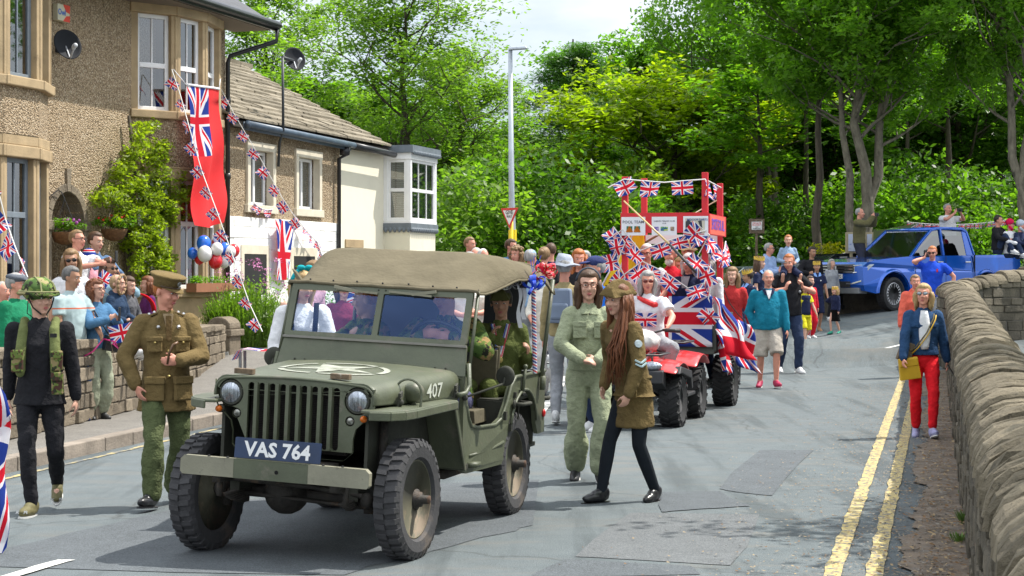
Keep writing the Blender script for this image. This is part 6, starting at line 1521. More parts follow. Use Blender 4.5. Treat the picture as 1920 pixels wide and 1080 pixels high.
    if glasses:
        c = MB(); g = glasses[0]
        for s in (1, -1):
            if g == 'shades': c.ell(HP(s*.032, -.0985, .010), tuple(v*hk for v in (.025, .006, .019)), 10, 6, hm)
            else: c.tube([HP(s*.032+.024*cos(t), -.100, .008+.018*sin(t)) for t in [2*pi*j/14 for j in range(15)]], .0026, 5)
            c.tube([HP(s*.056, -.094, .016), HP(s*.078, .0, .014)], .003, 5)
        c.tube([HP(-.01, -.101, .012), HP(.01, -.101, .012)], .003, 5); c.build('sunglasses' if g == 'shades' else 'spectacles', glasses[1] if len(glasses) > 1 else (SHADE if g == 'shades' else FRAME), root, True)
    ctx = dict(root=root, HP=HP, hm=hm, hk=hk, nb=nb, pel=pel, sh=sh, arms=arms, legs=legs, ym=ym, sc=sc, hc=hc, q=q, vox=vox, ab=ab, sw=sw)
    if hat: hat(ctx)
    if extra: extra(ctx)
    return ctx
def wpt(ctx, p):
    r = ctx['root']; p = V(p)*ctx['sc']; c, s = cos(r.rotation_euler.z), sin(r.rotation_euler.z); return V((p.x*c-p.y*s, p.x*s+p.y*c, p.z))+V(r.location)
# --- hats
def cap_hat(mt, peak=1):
    def f(c):
        HP, hm = c['HP'], c['hm']; b = MB(); b.ell(HP(0, .012, .062), (.086, .106, .072), 16, 8, hm)
        if peak: b.ell(HP(0, -.105, .062), (.062, .062, .012), 12, 6, hm @ Matrix.Rotation(R(12), 3, 'X'))
        b.build('cap', mt, c['root'], True)
    return f
def flat_cap(mt):
    def f(c):
        HP, hm = c['HP'], c['hm']; b = MB(); b.ell(HP(0, .0, .078), (.098, .125, .045), 16, 8, hm @ Matrix.Rotation(R(8), 3, 'X')); b.ell(HP(0, .01, .055), (.086, .106, .05), 14, 8, hm); b.ell(HP(0, -.105, .058), (.06, .04, .012), 12, 6, hm); b.build('flat_cap', mt, c['root'], True)
    return f
def sun_hat(mt, w=.17):
    def f(c):
        HP, hm = c['HP'], c['hm']; b = MB(); b.lathe([(0, .15), (.06, .145), (.085, .10), (.09, .055), (w, .03), (w, .024), (.08, .04)], lambda x, y, h: HP(x, y*1.15+.01, h+.01*sin(6*x/w)), 20); b.build('sun_hat', mt, c['root'], True)
    return f
def crown_hat(c):
    HP = c['HP']; b = MB(); n = 14
    for k in range(n):
        t0, t1 = 2*pi*k/n, 2*pi*(k+1)/n; tm = (t0+t1)/2; q = lambda t, z, r=.095: HP(r*cos(t)*.95, .01+r*sin(t)*1.15, z); b._add([q(t0, .05), q(t1, .05), q(t1, .10), q(tm, .15, .10), q(t0, .10)], [(0, 1, 2, 3, 4)])
    b.build('paper_crown', M('gold_card', (.75, .50, .08), .35, .5, .3, 30), c['root'])
def helmet(c):
    HP, hm = c['HP'], c['hm']; b = MB(); b.ell(HP(0, .016, .066), (.124, .146, .098), 22, 12, hm); n = 28
    b.tube([HP(.137*cos(t), 0.018+.156*sin(t), .036+.006*cos(2*t)) for t in [2*pi*k/n for k in range(n+1)]], .013, 6)
    b.build('helmet', camo('camo_bright', [(.30, .26, .13), (.14, .20, .05), (.06, .11, .03), (.03, .028, .02)], 11), c['root'], True, mods=remesh(.009, 2, .012, TX1))
    b = MB(); n = 16
    b.tube([HP(.135*cos(t), .012+.158*sin(t), .055) for t in [2*pi*k/n for k in range(n+1)]], .007, 5)
    for x in (-.05, .05): b.tube([HP(x*1.2, -.13, .04), HP(x, -.09, .12), HP(x*.8, 0, .160), HP(x, .1, .13), HP(x*1.2, .15, .04)], .007, 5)
    b.build('helmet_net_band', M('khaki_webbing', (.22, .22, .10), .9), c['root'])
    b = MB()
    for s in (1, -1): b.tube([HP(s*.105, -.02, .01), HP(s*.075, -.035, -.06), HP(s*.02, -.062, -.112)], .006, 5)
    b.tube([HP(-.105, -.02, .01), HP(-.13, -.05, -.10), HP(-.06, -.09, -.16)], .004, 5); b.build('chin_strap', BLK, c['root'])
def officer_cap(c):
    HP, hm = c['HP'], c['hm']; b = MB(); K = M('service_dress_khaki')
    b.lathe([(.088, .035), (.090, .075), (.118, .112), (.122, .120), (.112, .128), (.0, .135)], lambda x, y, h: HP(x*1.02, y*1.18+.012, h+.10*(-.14*y)*1.0), 30); b.build('peaked_cap', K, c['root'], True)
    b = MB(); b.grid(lambda u, v: HP(.088*cos(R(200+140*u))*(1+.0*v), (.10+.062*v*sin(pi*u)**.7)*sin(R(200+140*u))+.012-.0, .040-.022*v*sin(pi*u)), 16, 5); b.build('cap_peak', K, c['root'], True, mods=[('SOLIDIFY', dict(thickness=.005))])
    b = MB(); b.tube([HP(.0915*cos(t), .012+.108*sin(t), .048) for t in [R(195+150*k/14) for k in range(15)]], .005, 5); b.build('chin_strap', M('brown_leather', (.06, .03, .015), .4), c['root'])
    b = MB(); b.ell(HP(0, -.109, .082), (.016, .006, .022), 10, 6, hm); b.tube([HP(.014*cos(t), -.113, .082+.02*sin(t)) for t in [2*pi*k/12 for k in range(13)]], .003, 4); b.build('cap_badge', M('silver_badge', (.55, .55, .55), .3, .9), c['root'])
def side_cap(mt, tilt=0, w=.078):
    def f(c):
        HP, hm = c['HP'], c['hm']; b = MB(); r = Matrix.Rotation(R(tilt), 3, 'Y')
        pf = [(-.125, .035), (-.115, .10), (-.06, .155), (.03, .165), (.10, .13), (.135, .05), (.12, .03)]
        for k, (k0, k1) in enumerate(((w, .04), )):
            n = len(pf); vs = [HP(*(r @ V((s*(k0 if z_ < .09 else k1*(1 if z_ < .14 else .35)), y, z_)))) for s in (-1, 1) for y, z_ in pf]; b._add(vs, [tuple(range(n))[::-1], tuple(range(n, 2*n))]+[(i, (i+1) % n, n+(i+1) % n, n+i) for i in range(n)])
        b.ell(HP(*(r @ V((0, .01, .058)))), (w+.012, .125, .045), 16, 8, hm @ r)
        b.build('side_cap', mt, c['root'], True, mods=remesh(.008, 3, .008, TX1))
    return f
# --- placing
def feet(px, pyf, pyh, f=1.0):
    """ground point and body height from foot and head-top rows in the photo"""
    g = grd(px, pyf); return g, (pyf-pyh)*g.y/FP*f
def headat(px, pyh, Y, H, zf=None):
    """stand so that the head top is at the given row"""
    t = at(px, pyh, Y); return V((t.x, Y, t.z-H)), H
JEANS = fab('blue_jeans', (.05, .09, .19)); DJEAN = fab('dark_jeans', (.022, .035, .075)); NAVY = fab('navy_cotton', (.014, .02, .055)); WHITE = fab('white_cotton', (.68, .68, .70)); BLACKC = fab('black_cotton', (.014, .014, .017)); DENIM = fab('denim_jacket', (.07, .17, .30), bscale=30)
GREYT = fab('grey_cotton', (.28, .29, .31)); TRW = (M('white_trainer', (.62, .62, .62), .5, 0, .1, 20), 'trainer'); KH = fab('service_dress_khaki', (.15, .105, .042), bs=.4); MATS['service_dress_khaki'] = KH
WALK = dict(lf=(.10, -.22, .09), rf=(-.10, .26, .16), rt=(-.1, -1, -.75), lt=(.1, -1, .1), lh=(.27, .12, .84), rh=(-.27, -.22, .86))
WALK2 = dict(rf=(-.10, -.22, .09), lf=(.10, .26, .16), lt=(.1, -1, -.75), rt=(-.1, -1, .1), rh=(-.27, .12, .84), lh=(.27, -.22, .86))
def belt(c, z, mt, rx=.165, ry=.125, h=.02, nm='belt'):
    b = MB(); p = c['pel']; 
    b.lathe([(1, -h), (1.04, 0), (1, h), (.9, h), (.9, -h)], lambda x, y, q: V((p.x+x*rx*c['ab'], p.y+y*ry*c['ab'], z+q)), 28, True); b.build(nm, mt, c['root'], True)
# ---------- foreground left: youth in camouflage helmet
OLV = fab('olive_webbing', (.13, .15, .055))
def f(c):
    r = c['root']; nb, pel = c['nb'], c['pel']; q = lambda x, y, z: V((x, y, z))+V((nb.x, nb.y, 0))
    b = MB()
    for s in (1, -1): b.limb([q(s*.10, .09, 1.38), q(s*.115, .02, 1.465), q(s*.115, -.075, 1.40), q(s*.125, -.125, 1.26), q(s*.13, -.13, 1.08)], [.042, .036, .04, .042, .038], 10)
    b.loft([(q(0, .07, 1.08), .17, .09), (q(0, .07, 1.38), .16, .09)], 16); b.build('webbing_vest', OLV, r, True, mods=remesh(.009, 3, .012, TX1))
    cm = camo('camo_pouch', [(.24, .19, .09), (.12, .16, .04), (.07, .035, .025), (.03, .035, .02)], 14)
    for x, z, h in ((.145, 1.17, .15), (.15, 1.0, .17), (-.145, 1.17, .17)): b = MB(); b.box(q(x, -.175, z), (.085, .055, h)); b.box(q(x, -.205, z+h*.3), (.09, .02, h*.4)); b.build('camo_pouch', cm, r, bev=.012)
    b = MB(); 
    for z in (1.36, 1.06): b.box(q(.12, -.175, z), (.05, .012, .03))
    b.box(q(.15, -.17, .90), (.02, .01, .05)); b.build('buckle', BLK, r)
KHB = M('khaki_trainer', (.13, .115, .045), .7, 0, .1, 10, .3, 40)
g, H = feet(75, 962, 528)
c = person('boy in camouflage helmet and olive webbing vest walking at the left edge', g, H*.99, R(8), dict(lf=(.10, .26, .20), lt=(.05, -1, -.5), rf=(-.04, -.16, .085), rt=(-.35, -1, .05), lh=(.275, .0, .80), rh=(-.25, .10, .84), lc=.7), dict(m=BLACKC, n='black_pullover', hem=-.10, w=1.06), dict(k='trousers', m=BLACKC, w=.92), (KHB, 'trainer', 0)[:2], ('none', 'dark'), 'p', 1.08, 'm', (38, 2, 0), f, 0, hat=helmet)
for s in (1, -1):
    t = MB(); a = c['legs'][s][2]; k = 'l' if s > 0 else 'r'; fd = V({'l': (.05, -1, -.5), 'r': (-.35, -1, .05)}[k]).normalized(); sd = fd.cross(V((0, 0, 1))).normalized(); up = sd.cross(fd)
    t.text('PUMA', .035, lambda x, y: a+fd*.175+sd*(x-.0)+up*(y*.9-.045)+fd*(-abs(x)*.25), font_w=2.5); t.build('shoe_lettering', WTXT, c['root'])
# union flag at the left edge, hung from a pole held outside the frame
e = empty('handheld_flag', at(-32, 745, 10.6), 'blue, white and red union flag hanging from a pole at the left picture edge', 'flag')
b = MB(); b.tube([(-.12, .02, .9), (-.05, 0, -.95)], .012, 6); b.build('pole', WOODB, e, True)
b = MB(); b.grid(lambda u, v: V((-.08+.28*v**.8*(1-.55*ss(v, .75, 1))+.02*sin(u*9), .06*sin(v*9+u*4)+.1*(u-.5), .45-1.6*u*.55-.5*v-.1*v*v)), 26, 16, (0, 1, 0, 1)); b.build('flag_cloth', UJ, e, True)
# ---------- officer
def f(c):
    r = c['root']; nb, pel = c['nb'], c['pel']
    b = MB(); 
    for s in (1, -1): b._add([V((s*.018, -.135, 1.20)), V((s*.095, -.115, 1.36)), V((s*.082, -.085, 1.455)), V((s*.045, -.075, 1.49)), V((s*.012, -.13, 1.30))], [(0, 1, 2, 3, 4)] if s > 0 else [(4, 3, 2, 1, 0)])
    b.build('lapel', KH, r, mods=[('SOLIDIFY', dict(thickness=.012, offset=0))], bev=.003)
    b = MB(); b._add([V((-.04, -.105, 1.47)), V((.04, -.105, 1.47)), V((.01, -.135, 1.24))], [(0, 1, 2)]); b.build('shirt_front', fab('tan_shirt', (.30, .22, .13)), r, mods=[('SOLIDIFY', dict(thickness=.008))])
    b = MB(); b.prism([(-.02, 1.455), (.02, 1.455), (.022, 1.28), (0, 1.26), (-.018, 1.28)], lambda p, t: (p[0], -.125-t-(1.46-p[1])*.08, p[1]), 0, .012); b.build('tie', fab('khaki_tie', (.12, .075, .03)), r)
    for s in (1, -1):
        for z, w_, h, y in ((1.235, .115, .11, -.142), (.90, .15, .17, -.158)):
            b = MB(); b.box((s*.105, y, z), (w_, .035, h), Matrix.Rotation(R(s*22), 3, 'Z')); b.build('pocket', KH, r, bev=.012); b = MB(); b.box((s*.106, y-.012, z+h*.42), (w_*1.05, .04, h*.34), Matrix.Rotation(R(s*22), 3, 'Z')); b.build('pocket_flap', KH, r, bev=.008)
        b = MB(); b.box((s*.13, 0, 1.452), (.13, .055, .014), Matrix.Rotation(R(s*20), 3, 'Y')); b.build('shoulder_strap', KH, r, bev=.004)
        b = MB(); 
        for k in range(3): b.ell((s*(.09+.04*k), 0, 1.478-.014*k), .013, 6, 4)
        b.ell((s*.075, -.125, 1.37), .016, 8, 5); b.build('rank_badge', M('silver_badge'), r)
    b = MB()
    for z in (1.19, 1.10, 1.0): b.ell((.0, -.152, z), .013, 8, 5)
    for s in (1, -1): b.ell((s*.105, -.172, 1.255), .011, 6, 4)
    b.build('button', BUTTON, r)
    belt(c, 1.03, KH, .158, .128, .024)
g, H = feet(312, 950, 508)
c = person('youth in khaki officer uniform and peaked cap walking beside the army vehicle', g, H*.975, R(18), dict(rf=(-.13, -.20, .11), rt=(-.75, -1, .15), lf=(.08, .22, .12), lt=(.1, -1, -.4), lh=(.06, -.27, 1.12), le=(.9, .5, -.3), ld=(-1, -.3, 0), lc=.9, rh=(-.24, -.10, .93), re=(-1, .5, 0)), dict(m=KH, n='uniform_jacket', hem=-.20, w=1.20, sg=.024, flare=1.08), dict(k='trousers', m=fab('green_fatigues', (.085, .105, .045), bs=.6), w=1.12, flare=1.25), (SHOEB, 'shoe'), ('crop', 'ginger'), 'r', .86, 'm', (38, 14, 0), f, 0, hat=officer_cap)
b = MB(); w = wpt(c, (0, 0, 0)); p = [wpt(c, q) for q in ((-.03, -.30, 1.10), (-.02, -.33, 1.18), (.01, -.34, 1.245), (.045, -.33, 1.26))]; b.tube(p, 0, 8, True, [.008, .01, .011, .012]); tag(b.build('cane', M('brown_stick', (.12, .06, .025), .4), None, True), 'short brown curved stick held by the youth in officer uniform', 'stick')
# ---------- girl in boiler suit, girl in cadet uniform
SAGE = fab('sage_boiler_suit', (.30, .33, .215), bs=.5)
def f(c):
    r = c['root']; belt(c, 1.04, SAGE, .172, .135, .026)
    for s in (1, -1): b = MB(); b.box((s*.085, -.128, 1.27), (.11, .02, .13), Matrix.Rotation(R(s*16), 3, 'Z')); b.box((s*.085, -.138, 1.32), (.115, .012, .045), Matrix.Rotation(R(s*16), 3, 'Z')); b.build('chest_pocket', SAGE, r, bev=.006)
    b = MB(); b.box((-.03, -.165, 1.04), (.05, .02, .055)); b.build('belt_buckle', M('olive_metal_buckle', (.18, .18, .12), .5), r, bev=.004)
    for s in (1, -1): b = MB(); b._add([V((s*.005, -.10, 1.405)), V((s*.075, -.105, 1.40)), V((s*.06, -.055, 1.475)), V((s*.035, -.05, 1.49))], [(0, 1, 2, 3)]); b.build('collar', SAGE, r, mods=[('SOLIDIFY', dict(thickness=.01))])
    b = MB(); b.ell((0, -.112, 1.405), .008, 6, 4); b.build('button', SHOEB, r)
    b = MB(); HP = c['HP']; b.tube([HP(.092*cos(t), .01, .03+.112*sin(t)) for t in [R(10+160*k/12) for k in range(13)]], .014, 6); b.build('hairband', M('dark_blue_band', (.02, .03, .05), .6), r, True)
g, H = feet(1103, 903, 505)
c = person('tall girl in sage boiler suit and glasses with long brown hair', g, H*.985, R(4), dict(lf=(.09, -.10, .085), rf=(-.09, .16, .10), rt=(-.2, -1, -.3), lh=(.045, -.24, 1.02), rh=(-.085, -.26, 1.03), le=(1, .4, -.2), re=(-1, .4, -.2), ld=(-1, -.25, .05), rd=(1, -.3, -.1), ln=(0, 0), lc=.7, rc=.5, hairlen=.30, rp=(0, .4, -1)), dict(m=SAGE, n='boiler_suit_top', hem=0, w=1.12, sg=.022), dict(k='trousers', m=SAGE, w=1.14, flare=1.55, crop=1), (M('black_trainer', (.02, .02, .022), .5), 'trainer'), ('long', 'brown'), 'p', .84, 'f', (-2, 0, 0), f, 0, glasses=('clear', M('tortoise_frame', (.16, .04, .02), .3)))
def f(c):
    r = c['root']; HP = c['HP']; rr = random.Random(4)
    a = c['arms'][1]; d = (a[1]-a[0]).normalized(); o = V((.9, -.45, 0)).normalized(); sd = d.cross(o).normalized()
    b = MB(); p = a[0].lerp(a[1], .40)+o*.070; b.lathe([(0, .012), (.030, .010), (.032, 0)], lambda x, y, h: p+d*x+sd*y+o*h, 16); b.build('arm_badge', M('blue_grey_badge', (.35, .42, .45), .7, 0, .3, 40), r)
    b = MB(); p = a[0].lerp(a[1], .86)+o*.066
    for k in (0, .03):
        for s in (1, -1): b.bar(p+d*(k+.028)+o*.004, p+d*k+sd*s*.045-o*.006, .012, .012)
    b.build('chevron', M('pale_blue_braid', (.42, .55, .58), .8), r)
    belt(c, 1.0, KH, .165, .128, .012, 'waist_seam')
    b = MB(); b.box(c['pel']+V((.10, -.125, -.02)), (.11, .025, .12), Matrix.Rotation(R(24), 3, 'Z')); b.build('pocket', KH, r, bev=.01)
    b = MB()
    for z in (1.24, 1.14, 1.04): b.ell(V((c['pel'].x*1-.03, -.155-.10*(z-.93), z)), .011, 6, 4)
    b.build('button', M('silver_badge'), r)
    b = MB()
    for k in range(48):
        x = rr.uniform(-.03, .11); y0 = rr.uniform(-.02, .05); pts = [HP(.03+x*.5, y0, .04), HP(.06+x*.3, y0-.02, -.06), c['nb']+V((.08+x*.8, -.10+rr.gauss(0, .02), -.05)), c['nb']+V((.07+x*.9, -.15+rr.gauss(0, .03), -.22)), c['nb']+V((.08+x, -.16+rr.gauss(0, .04), -.40-.12*rr.random()))]; b.tube(pts, 0, 5, True, [.011, .010, .009, .006, .002])
    b.build('long_hair_front', hairm('auburn'), r, True)
g, H = feet(1185, 940, 545)
TGT = fab('dark_tights', (.012, .016, .022), bs=.1)
c = person('girl in khaki cadet jacket, skirt, side cap and dark tights stooping beside the tall girl', g, H*1.03, R(-52), dict(pel=(0, .02, .92), ln=(0, -.14), rf=(-.10, -.24, .085), rt=(-.1, -1, 0), lf=(.10, .16, .085), lt=(.35, -1, -.1), lh=(.20, -.22, .88), le=(1, .5, 0), rh=(-.16, -.16, .92), hairlen=.34, lc=.8), dict(m=KH, n='cadet_jacket', hem=-.07, w=1.06, sg=.018, flare=1.12), dict(k='skirt', m=KH, hem=.60, w=.98, tights=TGT), (SHOEB, 'shoe'), ('long', 'auburn'), 'p', .95, 'f', (6, 6, 0), f, 0, hat=side_cap(KH, 8, .086))
# ---------- army vehicle crew
DPMM = camo('camo_jacket', DPM, 12)
def jp(x, y, z): return jw(x, y, z)
JY = atan2(JF.y, JF.x)+pi/2      # person facing the vehicle's front
SIT = dict(pel=(0, 0, .0), lf=(.12, -.52, -.38), rf=(-.10, -.52, -.38), lk=(0, -.3, 1), rk=(0, -.3, 1), lt=(0, -1, 0), rt=(0, -1, 0))
def sit(x, y, zs, **k): d = dict(SIT); d.update(k); return jp(x, y, zs), d
loc, ps = sit(-1.70, .30, .86, lh=(.16, -.36, .42), rh=(-.06, -.36, .44), le=(1, 0, -.7), re=(-1, 0, -.7), ld=(-.8, -.4, .1), rd=(.8, -.4, .1), lc=1.0, rc=1.0, ln=(0, -.02))
person('man in camouflage jacket driving the army vehicle with both hands on the wheel', loc, 1.74, JY, ps, dict(m=DPMM, n='camouflage_jacket', w=1.08, sg=.02), dict(k='trousers', m=fab('purple_blue_jeans', (.09, .09, .17)), w=1.05), (SHOEB, 'shoe'), ('short', 'dark'), 'r', 1.12, 'm', (-14, 12, -4), None, 0)
loc, ps = sit(-1.88, -.36, .84, lh=(.0, -.36, .34), rh=(-.12, -.34, .36), le=(1, 0, -.5), re=(-1, 0, -.5), yaw=-35)
person('boy in camouflage jacket in the front passenger seat looking away to the side', loc, 1.60, JY, ps, dict(m=DPMM, n='camouflage_jacket', w=1.1, sg=.02, hood=1), dict(k='trousers', m=BLACKC), (SHOEB, 'shoe'), ('crop', 'ginger'), 'p', .95, 'm', (-75, 4, 0), None, 0)
OLJ = fab('olive_green_jacket', (.095, .115, .032))
def f(c):
    nb = c['nb']; r = c['root']; rib = M('ribbon_white', (.65, .65, .68), .6); 
    for nm, off, mt in (('medal_ribbon', 0, rib), ('ribbon_edge', -.011, M('ribbon_blue', (.03, .08, .4), .6)), ('ribbon_edge', .011, M('ribbon_red', (.5, .02, .04), .6))):
        b = MB()
        for s in (1, -1): b.bar(nb+V((s*.065+off, -.075, .0)), nb+V((s*.004+off, -.165, -.27)), .010 if off else .034, .006 if off else .003, (0, 1, 0))
        b.build(nm, mt, r)
    b = MB(); b.lathe([(0, .008), (.026, .006), (.028, 0)], lambda x, y, h: nb+V((x, -.172-h, -.295+y)), 16); b.build('medal', BUTTON, r)
    b = MB()
    for s in (1, -1): b.box(nb+V((s*.13, 0, -.012)), (.10, .04, .012), Matrix.Rotation(R(s*20), 3, 'Y'))
    b.build('shoulder_strap', OLJ, r)
loc = jp(-2.25, .52, .90)
GC = person('girl in olive uniform with medal ribbon sitting in the back of the army vehicle', loc, 1.50, R(-4), dict(pel=(0, 0, .0), lf=(-.02, -.24, -.36), rf=(-.22, -.24, -.36), lk=(-.2, -.5, 1), rk=(-.2, -.5, 1), lh=(.235, -.20, .27), le=(.15, .3, -1), ld=(.1, -.2, 1), lc=1.1, rh=(-.07, -.20, .43), re=(-1, -.1, -.8), rd=(.45, .1, 1), rc=.8, lt=(0, -1, 0), rt=(0, -1, 0)), dict(m=OLJ, n='olive_jacket', hem=-.06, w=1.12, sg=.02), dict(k='trousers', m=OLJ, w=1.1), (SHOEB, 'shoe'), ('bun', 'dark'), 't', .92, 'f', (0, 8, 0), f, 0, hat=side_cap(fab('dark_olive_cap', (.07, .07, .022)), 0, .080))
# striped pole with bows
h = wpt(GC, GC['arms'][1][2]+V((.02, -.03, .05))); e = empty('striped_pole', h, 'striped pole with satin bows held by the girl in the army vehicle', 'pole')
m, nt, bs_ = NM('spiral_stripes'); v = coords(nt, 'Generated'); u_, v_ = uvxy(nt); st = (v_*14+u_).op('FRACT'); lnk(nt, ramp(nt, st.o, [(0, (.55, .02, .03)), (.25, (.7, .7, .72)), (.5, (.03, .04, .25)), (.78, (.55, .6, .65))], True), bs_.inputs[0])
tp, bt = at(1000, 540, h.y-.02)-h, at(1003, 700, h.y+.02)-h
b = MB(); b.grid(lambda u, v: bt.lerp(tp, v)+V((cos(u*6.2832)*.016, sin(u*6.2832)*.016, 0)), 12, 20); b.build('stripe_wrap', m, e, True)
def bow(c, r, mt, nm, n=9, seed=1):
    rr = random.Random(seed); b = MB()
    for k in range(n):
        a = rr.random()*6.28; ez = rr.uniform(-.5, .9); d = V((cos(a)*cos(ez), -abs(sin(a))*cos(ez)*.9-.1, sin(ez))).normalized(); s_ = d.cross(V((0, 0, 1))); s_ = (s_+V((0, 0, rr.uniform(-.8, .8)))).normalized(); n_ = d.cross(s_); w_ = r*.22
        b.grid(lambda u, v: c+d*r*(.5-.5*cos(u*6.283))+n_*r*.32*sin(u*6.283)+s_*w_*(v-.5)*(.35+.65*sin(pi*u)), 12, 1)
    return b.build(nm, mt, e, True)
SAT = lambda n, c: M(n, c, .25, 0, .05, coat=.6)
b0 = tp+V((0, -.03, .03)); bow(b0+V((-.0, -.02, -.02)), .105, SAT('blue_satin', (.01, .06, .62)), 'blue_bow', 11, 3); bow(b0+V((.08, .0, .075)), .095, SAT('red_satin', (.70, .012, .03)), 'red_bow', 11, 5); bow(b0+V((-.15, .03, .0)), .08, SAT('silver_satin', (.55, .55, .58)), 'silver_bow', 9, 7)
b = MB(); 
for dx, l in ((-.11, -.28), (-.085, -.22)): b.grid(lambda u, v: b0+V((dx+.03*u+.01*sin(v*7), 0, -.03+l*v)), 1, 8)
b.build('ribbon_tail', SAT('silver_satin', (.5, .5, .5)), e); b = MB()
for k in range(4): b.bar(b0+V((.0, 0, .05)), b0+V((-.02+.025*k, 0, .17+.03*(k % 2))), .012, .004)
b.build('blue_spray', SAT('blue_satin', (0, 0, 0)), e)
# ---------- crowd on the left pavement
PAVZ = .12
def fp(px, pyf, pyh):
    Y = (CH-PAVZ)*FP/(pyf-510); return V(((px-960)*Y/FP, Y, PAVZ)), (pyf-pyh)*Y/FP
def hp(px, pyh, Y, H): t = at(px, pyh, Y); return V((t.x, Y, t.z-H)), H
def lp(px, py, Y, base=PAVZ):   # standing on the pavement plane at distance Y: height follows from the head row
    t = at(px, py, Y); return V((t.x, Y, base)), t.z-base
g, H = fp(132, 790, 502)
m, nt, bs_ = NM('pale_tee_stripe'); v = coords(nt); sp = nt.nodes.new('ShaderNodeSeparateXYZ'); lnk(nt, v, sp.inputs[0]); lnk(nt, ramp(nt, sp.outputs[2], [(0, (.33, .42, .43)), (1.27/2, (.33, .42, .43)), (.64, (.45, .09, .03)), (.648, (.33, .42, .43))], True), bs_.inputs[0]); bs_.inputs['Roughness'].default_value = .9
mpz = [n for n in nt.nodes if n.type == 'MAPPING'][0]; mpz.inputs['Scale'].default_value = (1, 1, .5)
c = person('grey haired man in pale striped T-shirt and jeans holding a pink lead', g, H, R(62), dict(lh=(.16, -.30, 1.0), le=(1, .3, -.6), rh=(-.24, -.1, .85), lf=(.09, -.02, .085), rf=(-.09, .16, .085)), dict(m=m, n='striped_tshirt', sleeve='short', w=1.1, hem=-.08, belly=.02), dict(k='trousers', m=JEANS, w=1.02), (NAVY, 'shoe'), ('short', 'darkgrey'), 't', 1.12, 'm', (10, 10, 0), None, 1)
b = MB(); w = wpt(c, c['arms'][1][2]+V((0, -.05, -.06))); b.tube([w, w+V((-.10, -.05, -.13)), w+V((-.22, -.1, -.20))], .008, 5); b.tube([w, w+V((.12, 0, -.03)), w+V((.17, 0, -.12)), w+V((.1, 0, -.05))], .009, 5); tag(b.build('dog_lead', M('pink_webbing', (.65, .03, .22), .6), None, True), 'bright pink lead in the hand of the man in the striped T-shirt', 'lead')
g, H = fp(180, 786, 527)
def strap(c, mt=BLK, a=1):
    b = MB(); nb, pel = c['nb'], c['pel']; pts = [nb+V((-a*.13, .0, -.005)), nb+V((-a*.10, -.115, -.09)), nb+V((-a*.02, -.152, -.25)), pel+V((a*.10, -.165, .12)), pel+V((a*.19, -.06, .02)), pel+V((a*.16, .10, .12)), nb+V((a*.0, .13, -.2)), nb+V((-a*.12, .07, -.05))]; b.tube(pts, .008, 6); return b.build('bag_strap', mt, c['root'], True)
c = person('curly haired woman in denim jacket and sage trousers filming with her phone', g, H, R(48), dict(lh=(.03, -.40, 1.26), rh=(-.09, -.40, 1.27), le=(.9, 0, -1), re=(-.9, 0, -1), ld=(-.3, -.8, .6), rd=(.3, -.8, .6), lc=.9, rc=.9), dict(m=DENIM, n='denim_jacket', hem=-.03, w=1.1, sg=.02), dict(k='trousers', m=fab('sage_trousers', (.26, .28, .2)), w=1.12, flare=1.5, crop=1), (M('black_sandal', (.02, .02, .02), .5), 'sandal'), ('curly', 'auburn'), 'p', 1.02, 'f', (10, -4, 0), None, 1, glasses=('clear',))
b = MB(); w = wpt(c, c['arms'][1][2]+V((-.03, -.10, .08))); b.box(w, (.02, .08, .15), Matrix.Rotation(R(20), 3, 'Z')); tag(b.build('phone', BLKP, None, bev=.008), 'dark phone held up by the curly haired woman in denim', 'phone')
e = MB(); w = wpt(c, c['pel']+V((.12, -.22, .02))); e.box((0, 0, 0), (.22, .09, .16)); e.box((0, -.05, .03), (.225, .012, .09)); e.box((0, -.06, -.01), (.03, .02, .04)); o = e.build('shoulder_bag', M('black_leather', (.02, .018, .018), .35), None, bev=.02); o.location = w; o.rotation_euler = (0, R(12), R(35)); tag(o, 'small black shoulder bag at the hip of the curly haired woman', 'bag'); strap(c)
g, H = lp(28, 515, 17.2)
person('man in green jacket and grey flat cap at the left edge behind the helmeted boy', g, H, R(75), {}, dict(m=fab('green_jacket', (.01, .17, .08)), n='green_jacket', w=1.12, sg=.02), dict(k='trousers', m=BLACKC), (SHOEB, 'shoe'), ('short', 'grey'), 'r', 1.1, 'm', (5, 0, 0), None, 1, hat=flat_cap(fab('grey_tweed', (.10, .11, .13))))
g, H = lp(3, 530, 18.6)
person('bald headed man half cut by the left picture edge', g, H, R(60), {}, dict(m=GREYT, n='grey_shirt'), dict(k='trousers', m=JEANS), (SHOEB, 'shoe'), ('bald', 'grey'), 'r', 1.1, 'm', (0, 0, 0), None, 2)
ST = .42
def behind(px, py, Y, base): return lp(px, py, Y, base)
g, H = behind(143, 433, 22.2, .50)
c = person('man in glasses and white T-shirt reaching forward with both arms above the crowd', g, H, R(62), dict(lh=(.05, -.50, 1.36), rh=(-.10, -.46, 1.32), le=(1, .2, -.6), re=(-1, .2, -.6)), dict(m=WHITE, n='white_tshirt', sleeve='short', w=1.1, hem=-.08), dict(k='trousers', m=DJEAN), TRW, ('crop', 'dirty'), 'r', 1.1, 'm', (5, 0, 0), None, 1, glasses=('clear',))
w = wpt(c, c['arms'][1][2]+V((.0, -.12, .06))); b = MB(); b.box(w, (.02, .08, .14)); tag(b.build('phone', BLKP, None, bev=.006), 'dark phone held by the man in the white T-shirt', 'phone')
g, H = behind(178, 437, 23.2, .45)
